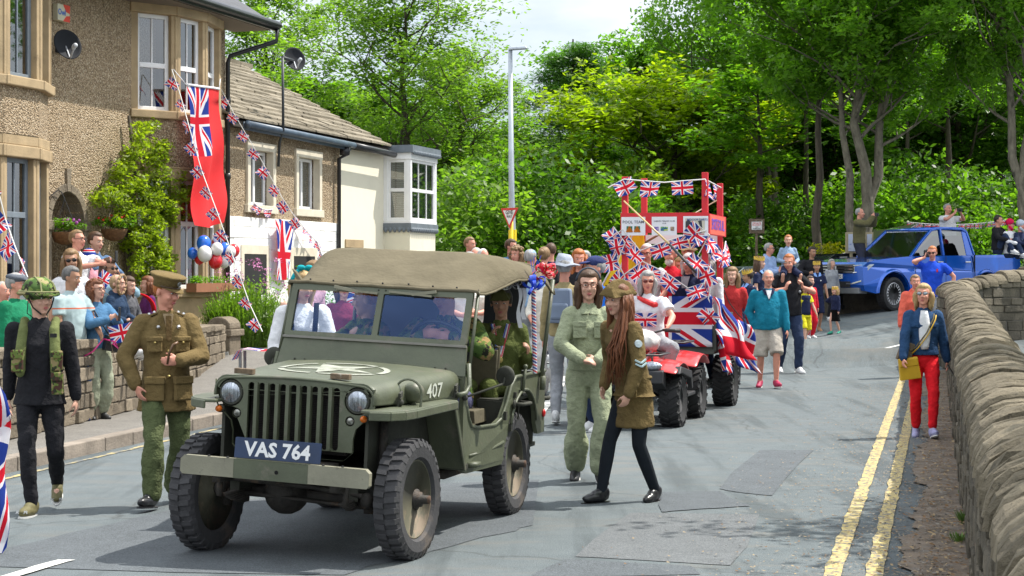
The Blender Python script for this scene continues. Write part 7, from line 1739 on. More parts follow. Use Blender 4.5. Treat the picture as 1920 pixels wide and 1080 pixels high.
person('dark haired man in blue hooded top behind the man in the white T-shirt', g, H, R(50), dict(lh=(.1, -.35, 1.25), le=(1, 0, -1)), dict(m=fab('blue_hoodie', (.08, .14, .24)), n='hooded_top', hood=1, w=1.08), dict(k='trousers', m=DJEAN), TRW, ('short', 'brown'), 'p', 1.05, 'm', (8, 6, 0), None, 1)
g, H = behind(134, 470, 21.0, .12)
person('woman with long fair hair and sunglasses behind the striped T-shirt man', g, H, R(14), {}, dict(m=WHITE, n='white_top', sleeve='short'), dict(k='trousers', m=JEANS), TRW, ('long', 'dirty'), 't', .95, 'f', (0, 4, -6), None, 1, glasses=('shades',))
g, H = behind(203, 487, 22.0, .12)
c = person('woman in pale denim jacket and sunglasses with a hand raised to her face', g, H, R(45), dict(lh=(.06, -.20, 1.50), le=(1, -.3, -1), ld=(-.3, 0, 1), rh=(-.12, -.30, 1.42), re=(-1, 0, -1), rd=(0, -.2, 1), lc=.2), dict(m=fab('pale_denim', (.22, .34, .42)), n='denim_jacket', hem=-.04, w=1.04, sg=.018), dict(k='trousers', m=JEANS), TRW, ('long', 'brown'), 't', .96, 'f', (10, 4, 0), None, 1, glasses=('shades',))
def uj_hat(c):
    HP, hm = c['HP'], c['hm']; b = MB()
    n, m = 20, 8
    b.grid(lambda u, v: HP(.092*cos(u*6.283)*cos(v*1.5), .012+.112*sin(u*6.283)*cos(v*1.5), .04+.10*sin(v*1.5)), n, m, (0, 2, 0, 1)); b.build('union_flag_hat', UJ, c['root'], True)
g, H = behind(166, 472, 22.4, .55)
person('child wearing a union flag bowler hat in front of the two men', g, H, R(40), {}, dict(m=fab('pink_top', (.55, .25, .3)), n='pink_top'), dict(k='trousers', m=JEANS), TRW, ('short', 'brown'), 'p', .95, 'm', (0, 0, 0), None, 1, child=1, hat=uj_hat)
# children on the wall
WS = dict(pel=(0, 0, .08), lf=(.10, -.40, -.30), rf=(-.10, -.44, -.25), lk=(0, -.5, 1), rk=(0, -.5, 1), lt=(.1, -1, .3), rt=(-.1, -1, .3), lh=(.14, -.26, .22), rh=(-.14, -.24, .22))
def onwall(px, Y, dz=0): return V(((px-960)*Y/FP, Y, .99+dz))
wl = onwall(218, 19.95)
person('child in fur trimmed hood sitting on the garden wall with bare legs and white trainers', wl, 1.28, R(70), WS, dict(m=fab('navy_parka', (.02, .04, .08)), n='parka', hood=1, w=1.15, sg=.02), dict(k='shorts', m=BLACKC), TRW, ('none', 'brown'), 'p', .95, 'm', (5, 5, 0), lambda c: MB().limb([c['HP'](.105*cos(t), -.06, .0+.12*sin(t)) for t in [2*pi*k/14 for k in range(15)]], [.024]*15, 7).ell(c['HP'](0, .03, .02), (.11, .10, .12)).build('fur_hood', M('tan_fur', (.30, .20, .11), .95, 0, .4, 30, .9, 50), c['root'], True), 1, child=1)
def socks(c):
    r = c['root']
    for s in (1, -1):
        k_, a_ = c['legs'][s][1], c['legs'][s][2]; b = MB(); 
        for j in range(6): b.m = j % 2; b.tube([k_.lerp(a_, .1+.14*j), k_.lerp(a_, .1+.14*(j+1))], .054-.003*j, 12)
        b.build('striped_sock', [M('red_wool', (.55, .02, .03), .9), M('green_wool', (.02, .22, .08), .9)], r, True)
person('child in red and green striped socks sitting on the garden wall', onwall(240, 20.55), 1.22, R(62), WS, dict(m=fab('patterned_top', (.12, .12, .12), vs=40) if 0 else fab('dark_patterned_top', (.10, .10, .11)), n='patterned_top'), dict(k='shorts', m=BLACKC), (SHOEB, 'shoe'), ('long', 'brown'), 'p', .9, 'f', (0, 8, 0), socks, 1, child=1)
g, H = behind(278, 520, 24.2, .12)
person('woman with auburn bob in purple cardigan behind the officer', g, H, R(-62), {}, dict(m=fab('purple_cardigan', (.10, .02, .11)), n='purple_cardigan', w=1.1), dict(k='trousers', m=BLACKC), (SHOEB, 'shoe'), ('bob', 'auburn'), 'p', 1.0, 'f', (-5, 0, 0), None, 1)
# red pushchair hood with a baby in pink
c0 = at(250, 585, 23.2); e = empty('pushchair', (c0.x, c0.y, .12), 'red hooded pushchair behind the garden wall', 'pushchair', R(20))
zz = c0.z-.12; b = MB(); b.grid(lambda u, v: (.26*cos(pi*u), .30*(v-.5)*1.0+.05*sin(pi*u), zz+.0+.24*sin(pi*u)**.8), 14, 6); b.build('red_hood', fab('red_pram_cloth', (.60, .012, .02)), e, True, mods=[('SOLIDIFY', dict(thickness=.02))])
b = MB(); b.box((0, 0, zz-.22), (.42, .5, .22)); b.tube([(-.2, -.2, zz-.3), (-.2, .3, .12)], .014, 6); b.tube([(.2, -.2, zz-.3), (.2, .3, .12)], .014, 6); b.build('frame', BLKP, e, bev=.02)
for s in (-1, 1): b = MB(); b.lathe([(.10, -.015), (.13, 0), (.10, .015)], lambda x, y, h: (s*.22+h, .25+x, .13+y), 18, True); b.build('wheel', TYB, e, True)
loc = at(250, 607, 22.9); person('baby in pink lying back in the red pushchair', loc-V((0, 0, .30)), .78, R(-10), dict(WS, pel=(0, 0, .2)), dict(m=fab('magenta_top', (.50, .05, .20)), n='pink_top'), dict(k='trousers', m=fab('magenta_top', (0, 0, 0))), None, ('crop', 'blonde'), 'p', 1.0, 'f', (0, -10, 0), None, 2, child=1)
# ---------- behind the windscreen
def f(c):
    r = c['root']; b = MB(); nb, pel = c['nb'], c['pel']
    for s in (1, -1): b.grid(lambda u, v: nb+V((s*(.115-.02*v)+(u-.5)*.045, -.06-.085*sin(min(1, v*1.6)*pi/2), .03-.26*v)), 2, 8)
    b.loft([(pel+V((0, 0, -.1)), .19, .15), (pel+V((0, 0, .1)), .175, .14), (pel+V((0, -.02, .25)), .165, .145)], 18); b.build('olive_dungarees', fab('olive_dungaree_cloth', (.09, .095, .05)), r, True, mods=[('SOLIDIFY', dict(thickness=.01))])
    HP = c['HP']; b = MB(); b.tube([HP(.096*cos(t), .01, .03+.112*sin(t)) for t in [R(170*k/12+5) for k in range(13)]], .02, 7); 
    for s in (1, -1): b.ell(HP(s*.035, -.01, .16), (.035, .02, .022))
    b.build('turquoise_headscarf', fab('turquoise_cloth', (.01, .30, .34)), r, True)
g, H = lp(568, 512, 14.6, 0)
person('woman in white shirt and olive dungarees with turquoise headscarf beyond the windscreen', g, H, R(8), dict(lh=(.22, -.18, .92), rh=(-.22, -.18, .92)), dict(m=WHITE, n='white_shirt', w=1.05, sg=.028), dict(k='trousers', m=fab('olive_dungaree_cloth', (0, 0, 0)), w=1.1), (SHOEB, 'shoe'), ('bob', 'blonde'), 'p', 1.0, 'f', (25, 10, 0), f, 1)
g, H = lp(590, 492, 19.5)
person('girl with wavy fair hair in pink top behind the woman in dungarees', g, H, R(-60), dict(lh=(.05, -.35, 1.25), le=(1, 0, -1)), dict(m=fab('soft_pink_top', (.52, .30, .36)), n='pink_top', w=1.0), dict(k='trousers', m=fab('maroon_cloth', (.18, .02, .05))), TRW, ('bob', 'dirty'), 'p', .95, 'f', (-10, 0, 0), None, 1)
g, H = lp(645, 520, 17.5)
person('woman in maroon coat holding a small flag seen through the windscreen', g, H, R(10), dict(lh=(.05, -.35, 1.1), le=(1, 0, -1)), dict(m=fab('maroon_cloth', (.22, .02, .06)), n='maroon_coat', hem=-.3, w=1.1), dict(k='trousers', m=BLACKC), TRW, ('bob', 'brown'), 'p', .95, 'f', (0, 0, 0), None, 1)
CRM = fab('cream_uniform', (.66, .63, .56))
g, H = lp(880, 476, 20.5, 0)
c = person('person in white uniform with a wristwatch seen through the back of the army vehicle', g, H, R(8), dict(lh=(.06, -.28, 1.12), le=(1, 0, -1), ld=(-1, -.2, 0), rh=(-.1, -.28, 1.1), re=(-1, 0, -1)), dict(m=CRM, n='white_uniform_shirt', sleeve='short', w=1.2, hem=-.08), dict(k='trousers', m=WHITE, w=1.1), TRW, ('short', 'grey'), 'r', 1.15, 'm', (0, 0, 0), None, 1)
g, H = feet(1030, 742, 500)
person('person in white uniform and trousers walking behind the tall girl', g, H, R(-12), dict(lh=(.10, -.26, 1.14), le=(1, 0, -1), ld=(-.5, -.7, 0), rh=(-.2, -.2, 1.0)), dict(m=CRM, n='white_uniform_shirt', sleeve='half', w=1.15, hem=-.08), dict(k='trousers', m=fab('white_trouser_cloth', (.56, .54, .52)), w=1.12, flare=1.3), (SHOEB, 'shoe'), ('short', 'dirty'), 'r', 1.1, 'm', (8, 0, 0), None, 1)
# ---------- crowd heads beyond the canvas roof
GB = None
crowd = [
 (880, 446, 30, 'm', 'crop', 'dirty', NAVY, 'man with cropped hair and navy top, highest of the heads above the canvas roof', 50), (893, 466, 27, 'm', 'bald', 'white', NAVY, 'white haired man, left of the pair above the canvas roof', -20), (905, 468, 26, 'm', 'bald', 'white', GREYT, 'white haired man, right of the pair above the canvas roof', 40),
 (957, 450, 30, 'm', 'short', 'brown', fab('steel_blue_cloth', (.06, .14, .26)), 'man in sunglasses and steel blue shirt at the foot of the street lamp', 55), (969, 464, 26, 'f', 'curly', 'dirty', GREYT, 'woman with sandy curls right of the street lamp foot', -30), (1020, 466, 26, 'f', 'bun', 'dirty', BLACKC, 'woman with fair bun, back to the camera, above the rear canvas', 160), (1033, 458, 29, 'm', 'short', 'brown', NAVY, 'dark haired man facing away above the rear canvas', 180),
 (1085, 470, 24, 'f', 'long', 'ginger', BLACKC, 'smiling woman with long fair hair behind the hatted woman', 5), (1098, 472, 30, 'f', 'short', 'grey', GREYT, 'grey haired person behind the smiling fair woman', -30)]
for px, py, Y, sx, hs, hc_, mt, lb, rz in crowd:
    g, H = lp(px, py, Y, hgt((px-960)*Y/FP, Y))
    H2 = min(H, 1.85); person(lb, V((g.x, g.y, g.z+(H-H2))), H2, R(rz), {}, dict(m=mt, n='shirt', sleeve='short'), dict(k='trousers', m=DJEAN), TRW, (hs, hc_), 'r', 1.05, sx, (0, 4, 0), None, 2, glasses=('shades',) if px == 957 else None)
for px, py, Y, mt, lb, rz, ht_ in ((994, 470, 25, fab('pale_blue_cloth', (.25, .38, .55)), 'person in pale blue cap between the lamp and the bun haired woman', 150, cap_hat(fab('pale_blue_cap', (.25, .38, .60)), 0)), (1058, 483, 19.5, fab('mustard_floral_shirt', (.30, .24, .12)), 'walker in grey floppy sun hat and mustard floral shirt facing away', 165, sun_hat(fab('grey_hat_cloth', (.33, .36, .42)), .16))):
    g, H = lp(px, py, Y, hgt((px-960)*Y/FP, Y)); H2 = min(H, 1.82)
    c = person(lb, V((g.x, g.y, g.z+H-H2)), H2, R(rz), {}, dict(m=mt, n='shirt'), dict(k='trousers', m=GREYT), TRW, ('short', 'grey'), 'r', 1.05, 'f', (0, 0, 0), None, 1, hat=ht_)
w = wpt(c, c['nb']+V((0, .17, -.22))); b = MB(); b.box((0, 0, 0), (.28, .14, .38), taper=.85); b.box((0, .07, -.06), (.2, .05, .18)); o = b.build('backpack', M('grey_blue_pack', (.16, .20, .27), .8), None, bev=.04); o.location = w; o.rotation_euler = (0, 0, R(165)); tag(o, 'grey blue backpack on the walker in the floppy sun hat', 'backpack')
g, H = lp(1118, 483, 18.8, 0)
person('man in navy patterned cap and bright blue T-shirt behind the yellow banner', g, H, R(-65), {}, dict(m=fab('bright_blue_tee', (.01, .14, .60)), n='blue_tshirt', sleeve='short', w=1.1), dict(k='trousers', m=DJEAN), TRW, ('bald', 'grey'), 'r', 1.12, 'm', (0, 0, 0), None, 1, hat=cap_hat(fab('navy_cap', (.03, .04, .12)), 1))
# paper face mask on a stick held in front of the smiling woman
# ---------- quad rider and float passengers
QY = atan2(QF.y, QF.x)+pi/2; FY = atan2(FLF.y, FLF.x)+pi/2
def f(c):
    r = c['root']; nb = c['nb']; b = MB(); b.grid(lambda u, v: nb+V(((u-.5)*.30, -.135-.02*sin(u*9), -.20-.16*v)), 8, 4, (0, 1, 0, 1)); b.build('union_flag_print', UJ, r)
    b = MB(); b.limb([nb+V((-.10, -.05, -.02)), nb+V((-.02, -.10, -.05)), nb+V((.10, -.10, -.10)), nb+V((.17, -.02, -.10))], [.025, .03, .034, .03], 8); b.build('neckerchief', M('red_petals'), r, True)
person('grey haired woman in sunglasses and union print T-shirt riding the red quad bike', qw(-.78, 0, .90), 1.66, QY+R(-6), dict(pel=(0, 0, .02), lf=(.24, -.25, -.45), rf=(-.24, -.25, -.45), lk=(.8, -.6, .6), rk=(-.8, -.6, .6), lh=(.36, -.42, .20), rh=(-.36, -.42, .20), le=(1, .2, -.6), re=(-1, .2, -.6), ln=(0, -.06), lc=.9, rc=.9), dict(m=WHITE, n='white_tshirt', sleeve='short', w=1.16, sg=.02), dict(k='trousers', m=GREYT, w=1.05), TRW, ('bob', 'grey'), 'r', 1.12, 'f', (22, 2, 0), f, 1, glasses=('shades', M('red_brown_lens', (.12, .015, .01), .15)))
RS = fab('red_shirt', (.55, .015, .03))
def fp_(px, pyh, x, H, label, top, hair, rz=0, sk='r', q=1, hat=None, gl=None, sex='m', bld=1.08, pose=None, ex=None):
    P0 = fl(x, 0, 0); Y = P0.y; t = at(px, pyh, Y); person(label, V((t.x, Y, t.z-H)), H, FY+R(rz), pose or {}, top, dict(k='trousers', m=DJEAN), TRW, hair, sk, bld, sex, (0, 4, 0), ex, q, hat=hat, glasses=gl)
fp_(1213, 460, -.45, 1.70, 'white haired man in glasses and white T-shirt standing at the left of the float', dict(m=WHITE, n='white_tshirt', sleeve='short', w=1.15), ('short', 'white'), 0, gl=('clear',), pose=dict(rh=(-.2, -.3, 1.0), lh=(.2, -.3, 1.0)))
fp_(1258, 462, -.80, 1.70, 'white bearded man in red shirt in the middle of the float', dict(m=RS, n='red_shirt', sleeve='short', w=1.15), ('short', 'white'), -12, ex=lambda c: MB().ell(c['HP'](0, -.055, -.085), (.058, .055, .05), 12, 8).build('beard', hairm('white'), c['root'], True))
fp_(1292, 478, -.30, 1.62, 'white haired woman in dark cardigan at the right of the float', dict(m=NAVY, n='dark_cardigan', w=1.1), ('bob', 'white'), -16, sex='f', ex=lambda c: MB().grid(lambda u, v: c['nb']+V(((u-.5)*(.13-.07*v), -.11-.035*sin(v*2.5), .0-.22*v)), 4, 6).build('grey_blouse', GREYT, c['root'], True), pose=dict(lh=(.05, -.28, 1.05), rh=(-.05, -.28, 1.03)))
fp_(1276, 485, -1.10, 1.62, 'fair haired woman at the back of the float behind the dark cardigan', dict(m=WHITE, n='white_top'), ('bob', 'blonde'), 5, sex='f')
fp_(1290, 455, -1.20, 1.78, 'man in straw trilby at the back of the float', dict(m=WHITE, n='white_shirt', w=1.1), ('short', 'grey'), 0, hat=sun_hat(M('straw', (.55, .42, .22), .8, 0, .2, 30), .125))
fp_(1325, 480, -1.0, 1.68, 'person in white shirt behind the right front post of the float', dict(m=WHITE, n='white_shirt', w=1.15), ('bob', 'grey'), -30)
# ---------- walkers on the right of the float
RED_TART = fab('red_patterned_dress', (.42, .03, .03))
g, H = feet(1373, 718, 503)
c = person('young woman with long fair hair in red patterned dress and black tights beside the float', g, H, R(-12), WALK, dict(m=RED_TART, n='red_dress', hem=-.08, w=1.0), dict(k='skirt', m=RED_TART, hem=.60, w=1.02, tights=TGT), (SHOEB, 'boot', 1), ('long', 'dirty'), 'p', .95, 'f', (-6, 0, 0), lambda c: belt(c, 1.06, M('black_leather'), .142, .112, .014), 1, glasses=None)
strap(c)
TEAL = fab('teal_pullover', (.008, .17, .26)); STONE = fab('stone_shorts', (.40, .36, .31))
def f(c):
    r = c['root']; nb = c['nb']; b = MB(); b._add([nb+V(p) for p in ((-.045, -.10, .0), (.045, -.10, .0), (.008, -.155, -.13), (-.008, -.155, -.13))], [(0, 1, 2, 3)]); b.build('white_tshirt', WHITE, r, mods=[('SOLIDIFY', dict(thickness=.01))])
    b = MB()
    for s in (1, -1): b._add([nb+V(p) for p in ((s*.05, -.085, .03), (s*.095, -.06, .01), (s*.07, -.125, -.05), (s*.02, -.15, -.09))], [(0, 1, 2, 3)])
    b.build('navy_collar', NAVY, r, mods=[('SOLIDIFY', dict(thickness=.012))]); b = MB(); b.box(nb+V((0, -.162, -.135)), (.008, .006, .03)); b.build('zip_pull', RUST, r)
MAR = (M('maroon_trainer', (.35, .01, .06), .6), 'trainer', 0)[:2]
g, H = feet(1440, 727, 508)
person('bald man in teal half zip pullover and stone shorts walking towards the camera', g, H, R(-2), dict(lf=(.10, -.20, .10), rf=(-.11, .10, .085), lt=(.25, -1, .1), rt=(-.3, -1, -.1), rh=(-.19, .02, .90), re=(-1, .6, 0), lh=(.28, -.10, .82)), dict(m=TEAL, n='teal_pullover', hem=-.06, w=1.13, sg=.02, belly=.03), dict(k='shorts', m=STONE, w=1.16), MAR, ('bald', 'grey'), 'r', 1.15, 'm', (0, 0, 0), f, 1)
g, H = feet(1478, 699, 478)
c = person('ginger haired father in black T-shirt and dark jeans carrying a boy on his shoulders', g, H, R(14), dict(lf=(.09, -.16, .085), rf=(-.10, .12, .085), lh=(.13, -.22, 1.27), rh=(-.13, -.22, 1.25), le=(1, .2, -.5), re=(-1, .2, -.5), ld=(-.2, -.3, 1), rd=(.2, -.3, 1), lc=1.0, rc=1.0), dict(m=BLACKC, n='black_tshirt', sleeve='short', w=1.14, hem=-.08, belly=.02), dict(k='trousers', m=DJEAN, w=1.08), TRW, ('crop', 'ginger'), 'r', 1.12, 'm', (-32, 8, 0), None, 1)
w = wpt(c, c['nb']+V((.02, .055, .03))); cs = c['sc']
person('small ginger boy in pale blue shirt sitting on his father shoulders', w+V((0, 0, .02)), 1.12, R(6), dict(pel=(0, 0, .08), lf=(.20, -.16, -.46), rf=(-.20, -.16, -.44), lk=(.3, -1, .3), rk=(-.3, -1, .3), lh=(.16, -.18, .22), rh=(-.14, -.20, .24)), dict(m=fab('pale_blue_shirt', (.24, .34, .48)), n='pale_blue_shirt', w=1.1), dict(k='shorts', m=NAVY), (GREYT, 'shoe'), ('crop', 'ginger'), 'p', .98, 'm', (-12, 0, 0), None, 1, child=1)
NP = dict(m=NAVY, n='navy_polo', sleeve='short', w=1.08)
def polo(c):
    nb = c['nb']; b = MB()
    for s in (1, -1): b._add([nb+V(p) for p in ((s*.045, -.08, .035), (s*.095, -.05, .012), (s*.085, -.12, -.05), (s*.012, -.145, -.08))], [(0, 1, 2, 3)])
    b.build('pale_blue_collar', fab('pale_blue_collar', (.18, .32, .65)), c['root'], mods=[('SOLIDIFY', dict(thickness=.012))]); b = MB(); b.ell(nb+V((.075, -.14, -.17)), (.018, .01, .018)); b.build('badge', WHITE, c['root'])
g, H = feet(1531, 622, 492)
person('woman in navy polo, shorts and gold paper crown beside the toddler', g, H, R(4), dict(lf=(.09, .1, .09), rf=(-.09, -.12, .085), lh=(.27, -.10, .82)), NP, dict(k='shorts', m=NAVY, w=1.06), (M('tan_sandal', (.3, .15, .07), .6), 'sandal'), ('short', 'dark'), 't', 1.0, 'f', (-8, 0, 0), polo, 1, hat=crown_hat)
g, H = feet(1403, 666, 508)
person('dark haired woman in navy polo and gold paper crown behind the bald man', g, H, R(-60), {}, NP, dict(k='trousers', m=JEANS), TRW, ('bun', 'dark'), 't', 1.0, 'f', (-20, 10, 0), polo, 1, hat=crown_hat)
g, H = feet(1423, 640, 480)
person('tall long haired girl in navy polo and gold paper crown looking right', g, H*.98, R(62), {}, NP, dict(k='trousers', m=DJEAN), TRW, ('long', 'brown'), 'p', .95, 'f', (10, 0, 0), polo, 1, hat=crown_hat)
g, H = feet(1566, 626, 540)
def f(c): belt(c, .93, fab('turquoise_dress', (.0, .28, .42)), .2, .15, .05, 'frill')
person('toddler in turquoise dress and navy cardigan with green shoes and paper crown', g, H, R(-50), dict(lf=(.10, .14, .10), rf=(-.10, -.12, .085), rh=(-.16, .08, 1.2), re=(-1, 0, -1)), dict(m=NAVY, n='navy_cardigan', w=1.15, sg=.02), dict(k='skirt', m=fab('turquoise_dress', (0, 0, 0)), hem=.48, w=1.05), (M('green_shoe', (.02, .30, .20), .6), 'shoe'), ('curly', 'blonde'), 'p', .98, 'f', (0, 0, 0), None, 1, child=1, hat=crown_hat)
g, H = feet(1509, 650, 532)
person('child in yellow dress and navy cardigan hidden under a paper crown', g, H, R(20), WALK2, dict(m=fab('yellow_dress', (.62, .55, .02)), n='yellow_dress', w=1.08, hem=-.12, sleeve='short'), dict(k='shorts', m=fab('yellow_dress', (0, 0, 0))), (GREYT, 'trainer'), ('curly', 'dirty'), 'p', .95, 'f', (-30, 20, 0), lambda c: MB().grid(lambda u, v: c['nb']+V((.155*cos(R(-80+320*u-70)), .125*sin(R(-80+320*u-70)), -.03-.55*v)), 14, 6).build('navy_cardigan', NAVY, c['root'], True, mods=[('SOLIDIFY', dict(thickness=.02))]), 1, child=1, hat=crown_hat)
g, H = feet(1519, 634, 520)
person('child in red tracksuit behind the yellow dress', g, H, R(30), {}, dict(m=RS, n='red_top', w=1.1), dict(k='trousers', m=RS, w=1.15), TRW, ('short', 'brown'), 'p', 1.0, 'm', (0, 0, 0), None, 2, child=1)
SKYB = fab('sky_blue_hoodie', (.28, .38, .60))
g, H = feet(1441, 610, 457)
person('man in glasses and pale blue hooded jacket standing sideways behind the boy on shoulders', g, H, R(55), dict(lh=(.0, -.25, 1.2), rh=(-.1, -.25, 1.15)), dict(m=SKYB, n='blue_hooded_jacket', hood=1, w=1.22, sg=.03), dict(k='trousers', m=DJEAN), TRW, ('crop', 'grey'), 'r', 1.1, 'm', (10, 0, 0), None, 2, glasses=('clear',))
g, H = feet(1522, 604, 464)
person('dark haired person in black jacket holding red poles behind the crowned woman', g, H, R(20), dict(rh=(-.2, -.2, 1.15), re=(-1, 0, -1)), dict(m=BLACKC, n='black_jacket', w=1.2, sg=.02), dict(k='trousers', m=BLACKC), TRW, ('short', 'dark'), 't', 1.1, 'm', (10, 6, 0), None, 2)
g, H = feet(1559, 600, 487)
person('grey haired woman in dark jacket near the nose of the blue pickup', g, H, R(30), {}, dict(m=GREYT, n='grey_jacket', w=1.1), dict(k='trousers', m=BLACKC), TRW, ('bob', 'grey'), 'p', 1.05, 'f', (0, 0, 0), None, 2)
# woman in red trousers
def f(c):
    r = c['root']; nb, pel = c['nb'], c['pel']; b = MB(); b.grid(lambda u, v: V(((u-.5)*(.06+.06*sin(v*3)), -.095-.048*sin(min(1, v*1.6)*1.57)+.02*(abs(u-.5)*2)**2, nb.z+.0-.44*v)), 6, 10); b.build('white_tshirt', WHITE, r, True, mods=[('SOLIDIFY', dict(thickness=.012))])
    for s in (1, -1): b = MB(); b.box(nb+V((s*.115, -.120, -.17)), (.10, .014, .035), Matrix.Rotation(R(s*24), 3, 'Z')); b.ell(nb+V((s*.115, -.134, -.175)), .008); b.build('pocket_flap', DJ2, r, bev=.005)
DJ2 = fab('denim_jacket_dark', (.022, .06, .14), bscale=30)
g, H = feet(1731, 820, 535)
c = person('fair haired woman in denim jacket and bright red trousers walking along the parapet', g, H, R(-6), dict(lf=(.075, -.24, .10), rf=(-.07, .10, .085), lt=(.1, -1, .25), rh=(-.25, -.22, .90), lh=(.29, .10, .84), re=(-1, .4, 0), rc=.8), dict(m=DJ2, n='denim_jacket', hem=.02, w=1.10, sg=.018), dict(k='trousers', m=fab('bright_red_trousers', (.68, .012, .02)), w=.98, crop=1), (M('lilac_trainer', (.30, .30, .48), .7, 0, .2, 20), 'trainer'), ('bob', 'blonde'), 'r', .95, 'f', (-14, -6, 0), f, 0, glasses=('shades', M('mirror_lens', (.25, .28, .30), .12, .8)))
strap(c, M('olive_strap', (.12, .10, .05), .8), -1); strap(c, M('yellow_leather', (.55, .33, .015), .5), -1).location = (.02, -.012, -.015)
def bagat(w, dims, mt, label, rz=0, ry=0, nm='handbag'):
    e = MB(); e.box((0, 0, 0), dims, None, .92); e.box((0, -dims[1]*.5, dims[2]*.28), (dims[0]*.9, .012, dims[2]*.35)); o = e.build(nm, mt, None, bev=.015); o.location = w; o.rotation_euler = (0, R(ry), R(rz)); return tag(o, label, 'bag')
bagat(wpt(c, c['pel']+V((-.18, -.17, -.13))), (.21, .06, .22), M('yellow_leather'), 'mustard yellow crossbody bag in front of the red trousers', 0, -8); bagat(wpt(c, c['pel']+V((-.21, -.10, .06))), (.15, .06, .20), fab('taupe_bag', (.13, .10, .07)), 'taupe cloth bag above the mustard yellow bag', 10, 18)
b = MB(); w = wpt(c, c['arms'][1][2]+V((.04, -.05, -.12))); b.box((0, 0, 0), (.012, .07, .14)); o = b.build('phone', BLKP, None, bev=.004); o.location = w; o.rotation_euler = (0, R(-30), 0); tag(o, 'dark phone in the lowered left hand of the woman in red trousers', 'phone')
g, H = feet(1718, 705, 517)
person('woman in coral hooded top walking behind the woman in red trousers', V((g.x-.02, g.y, g.z)), H, R(6), dict(rh=(-.30, -.12, .84), lh=(.28, .0, .84)), dict(m=fab('coral_hoodie', (.70, .13, .085)), n='coral_hooded_top', hood=1, w=1.2, sg=.03), dict(k='trousers', m=GREYT), TRW, ('short', 'dirty'), 'r', 1.08, 'f', (-10, 0, 0), None, 1)
g, H = feet(1748, 640, 463)
c = person('ginger man in bright blue T-shirt and sunglasses on the phone beside the parapet', g, H, R(-14), dict(rh=(-.13, -.10, 1.55), re=(-1, -.2, -.8), rd=(.2, .1, 1), lh=(.36, -.02, .95), le=(1, .3, 0)), dict(m=fab('royal_blue_tee', (.015, .07, .55)), n='blue_tshirt', sleeve='short', w=1.14, hem=-.10), dict(k='shorts', m=GREYT), TRW, ('crop', 'ginger'), 'r', 1.08, 'm', (-8, 6, 0), lambda c: MB().box(c['nb']+V((.09, -.135, -.15)), (.03, .01, .06)).build('chest_badge', M('red_petals'), c['root']), 1, glasses=('shades',))
b = MB(); w = wpt(c, c['arms'][-1][2]+V((.03, -.0, .08))); b.box((0, 0, 0), (.012, .06, .14)); o = b.build('phone', BLKP, None, bev=.004); o.location = w; tag(o, 'black phone at the ear of the ginger man in blue', 'phone')
def photog(px, pyh, pyf, Y, label, top, bot, hair, rz, sk='r', bld=1.12, H=None, hy=0):
    t = at(px, pyh, Y); H = H or (pyf-pyh)*Y/FP
    c = person(label, V((t.x, Y, t.z-H)), H, R(rz), dict(lh=(.10, -.36, 1.53), rh=(-.09, -.36, 1.53), le=(1, 0, -.8), re=(-1, 0, -.8), ld=(-.4, -.2, 1), rd=(.4, -.2, 1), lc=.6, rc=.6), top, bot, (SHOEB, 'shoe'), hair, sk, bld, 'm', (hy, 0, 0), None, 1)
    b = MB(); w = wpt(c, V((0, -.42, 1.60))); b.box((0, 0, 0), (.14, .05, .085)); b.lathe([(.03, 0), (.028, .04), (0, .04)], lambda x, y, h: (x, -.02-h, y), 12); return c, b, w
c, b, w = photog(1611, 391, 498, 42.5, 'man in olive jacket and dark trousers standing high to take a photograph', dict(m=fab('olive_fleece', (.11, .10, .045)), n='olive_jacket', w=1.15, sg=.03), dict(k='trousers', m=fab('charcoal_trousers', (.03, .032, .045)), w=1.1), ('bald', 'grey'), 62, H=1.76)
o = b.build('camera_held', BLKP, None); o.location = w; o.rotation_euler = (0, 0, R(62)); tag(o, 'small dark camera held by the man in the olive jacket', 'camera')
LEDGE = c['root'].location.z
b = MB(); gz = hgt(*c['root'].location.xy); b.box((c['root'].location.x, 42.5, (gz+LEDGE)/2-.15), (1.6, .8, LEDGE-gz-.0+.3), None, 1, .03); tag(b.build('boundary_wall', ST_DARK, None, bev=.04), 'low stone wall carrying the man in the olive jacket behind the pickup bonnet', 'wall')
c, b, w = photog(1776, 383, 520, 43.5, 'man in white T-shirt photographing over the roof of the blue pickup', dict(m=WHITE, n='white_tshirt', sleeve='short', w=1.22, belly=.03), dict(k='trousers', m=DJEAN), ('crop', 'grey'), 30, H=1.78, bld=1.2)
o = b.build('camera_held', BLKP, None); o.location = w; o.rotation_euler = (0, 0, R(30)); tag(o, 'dark camera held up by the man in the white T-shirt behind the pickup roof', 'camera')
lx = c['root'].location; b = MB(); gz = hgt(lx.x, lx.y); b.box((lx.x, lx.y, (gz+lx.z)/2-.15), (2.4, .7, lx.z-gz+.3), None, 1, .03); tag(b.build('boundary_wall', ST_DARK, None, bev=.04), 'low stone wall hidden behind the pickup cab', 'wall')
def inbed(px, pyh, label, top, hair, rz, **k):
    F_ = PK.location; Y = 41.6; t = at(px, pyh, Y); person(label, V((t.x, Y, t.z-.86)), 1.68, R(rz), dict(pel=(0, 0, .08), lf=(.12, -.45, .05), rf=(-.12, -.45, .05), lk=(0, -.3, 1), rk=(0, -.3, 1), lh=(.12, -.32, .30), rh=(-.12, -.32, .30), le=(1, 0, -.5), re=(-1, 0, -.5)), top, dict(k='trousers', m=DJEAN), TRW, hair, 'r', 1.08, k.get('sex', 'm'), (10, 4, 0), k.get('ex'), 2, hat=k.get('hat'), glasses=k.get('gl'))
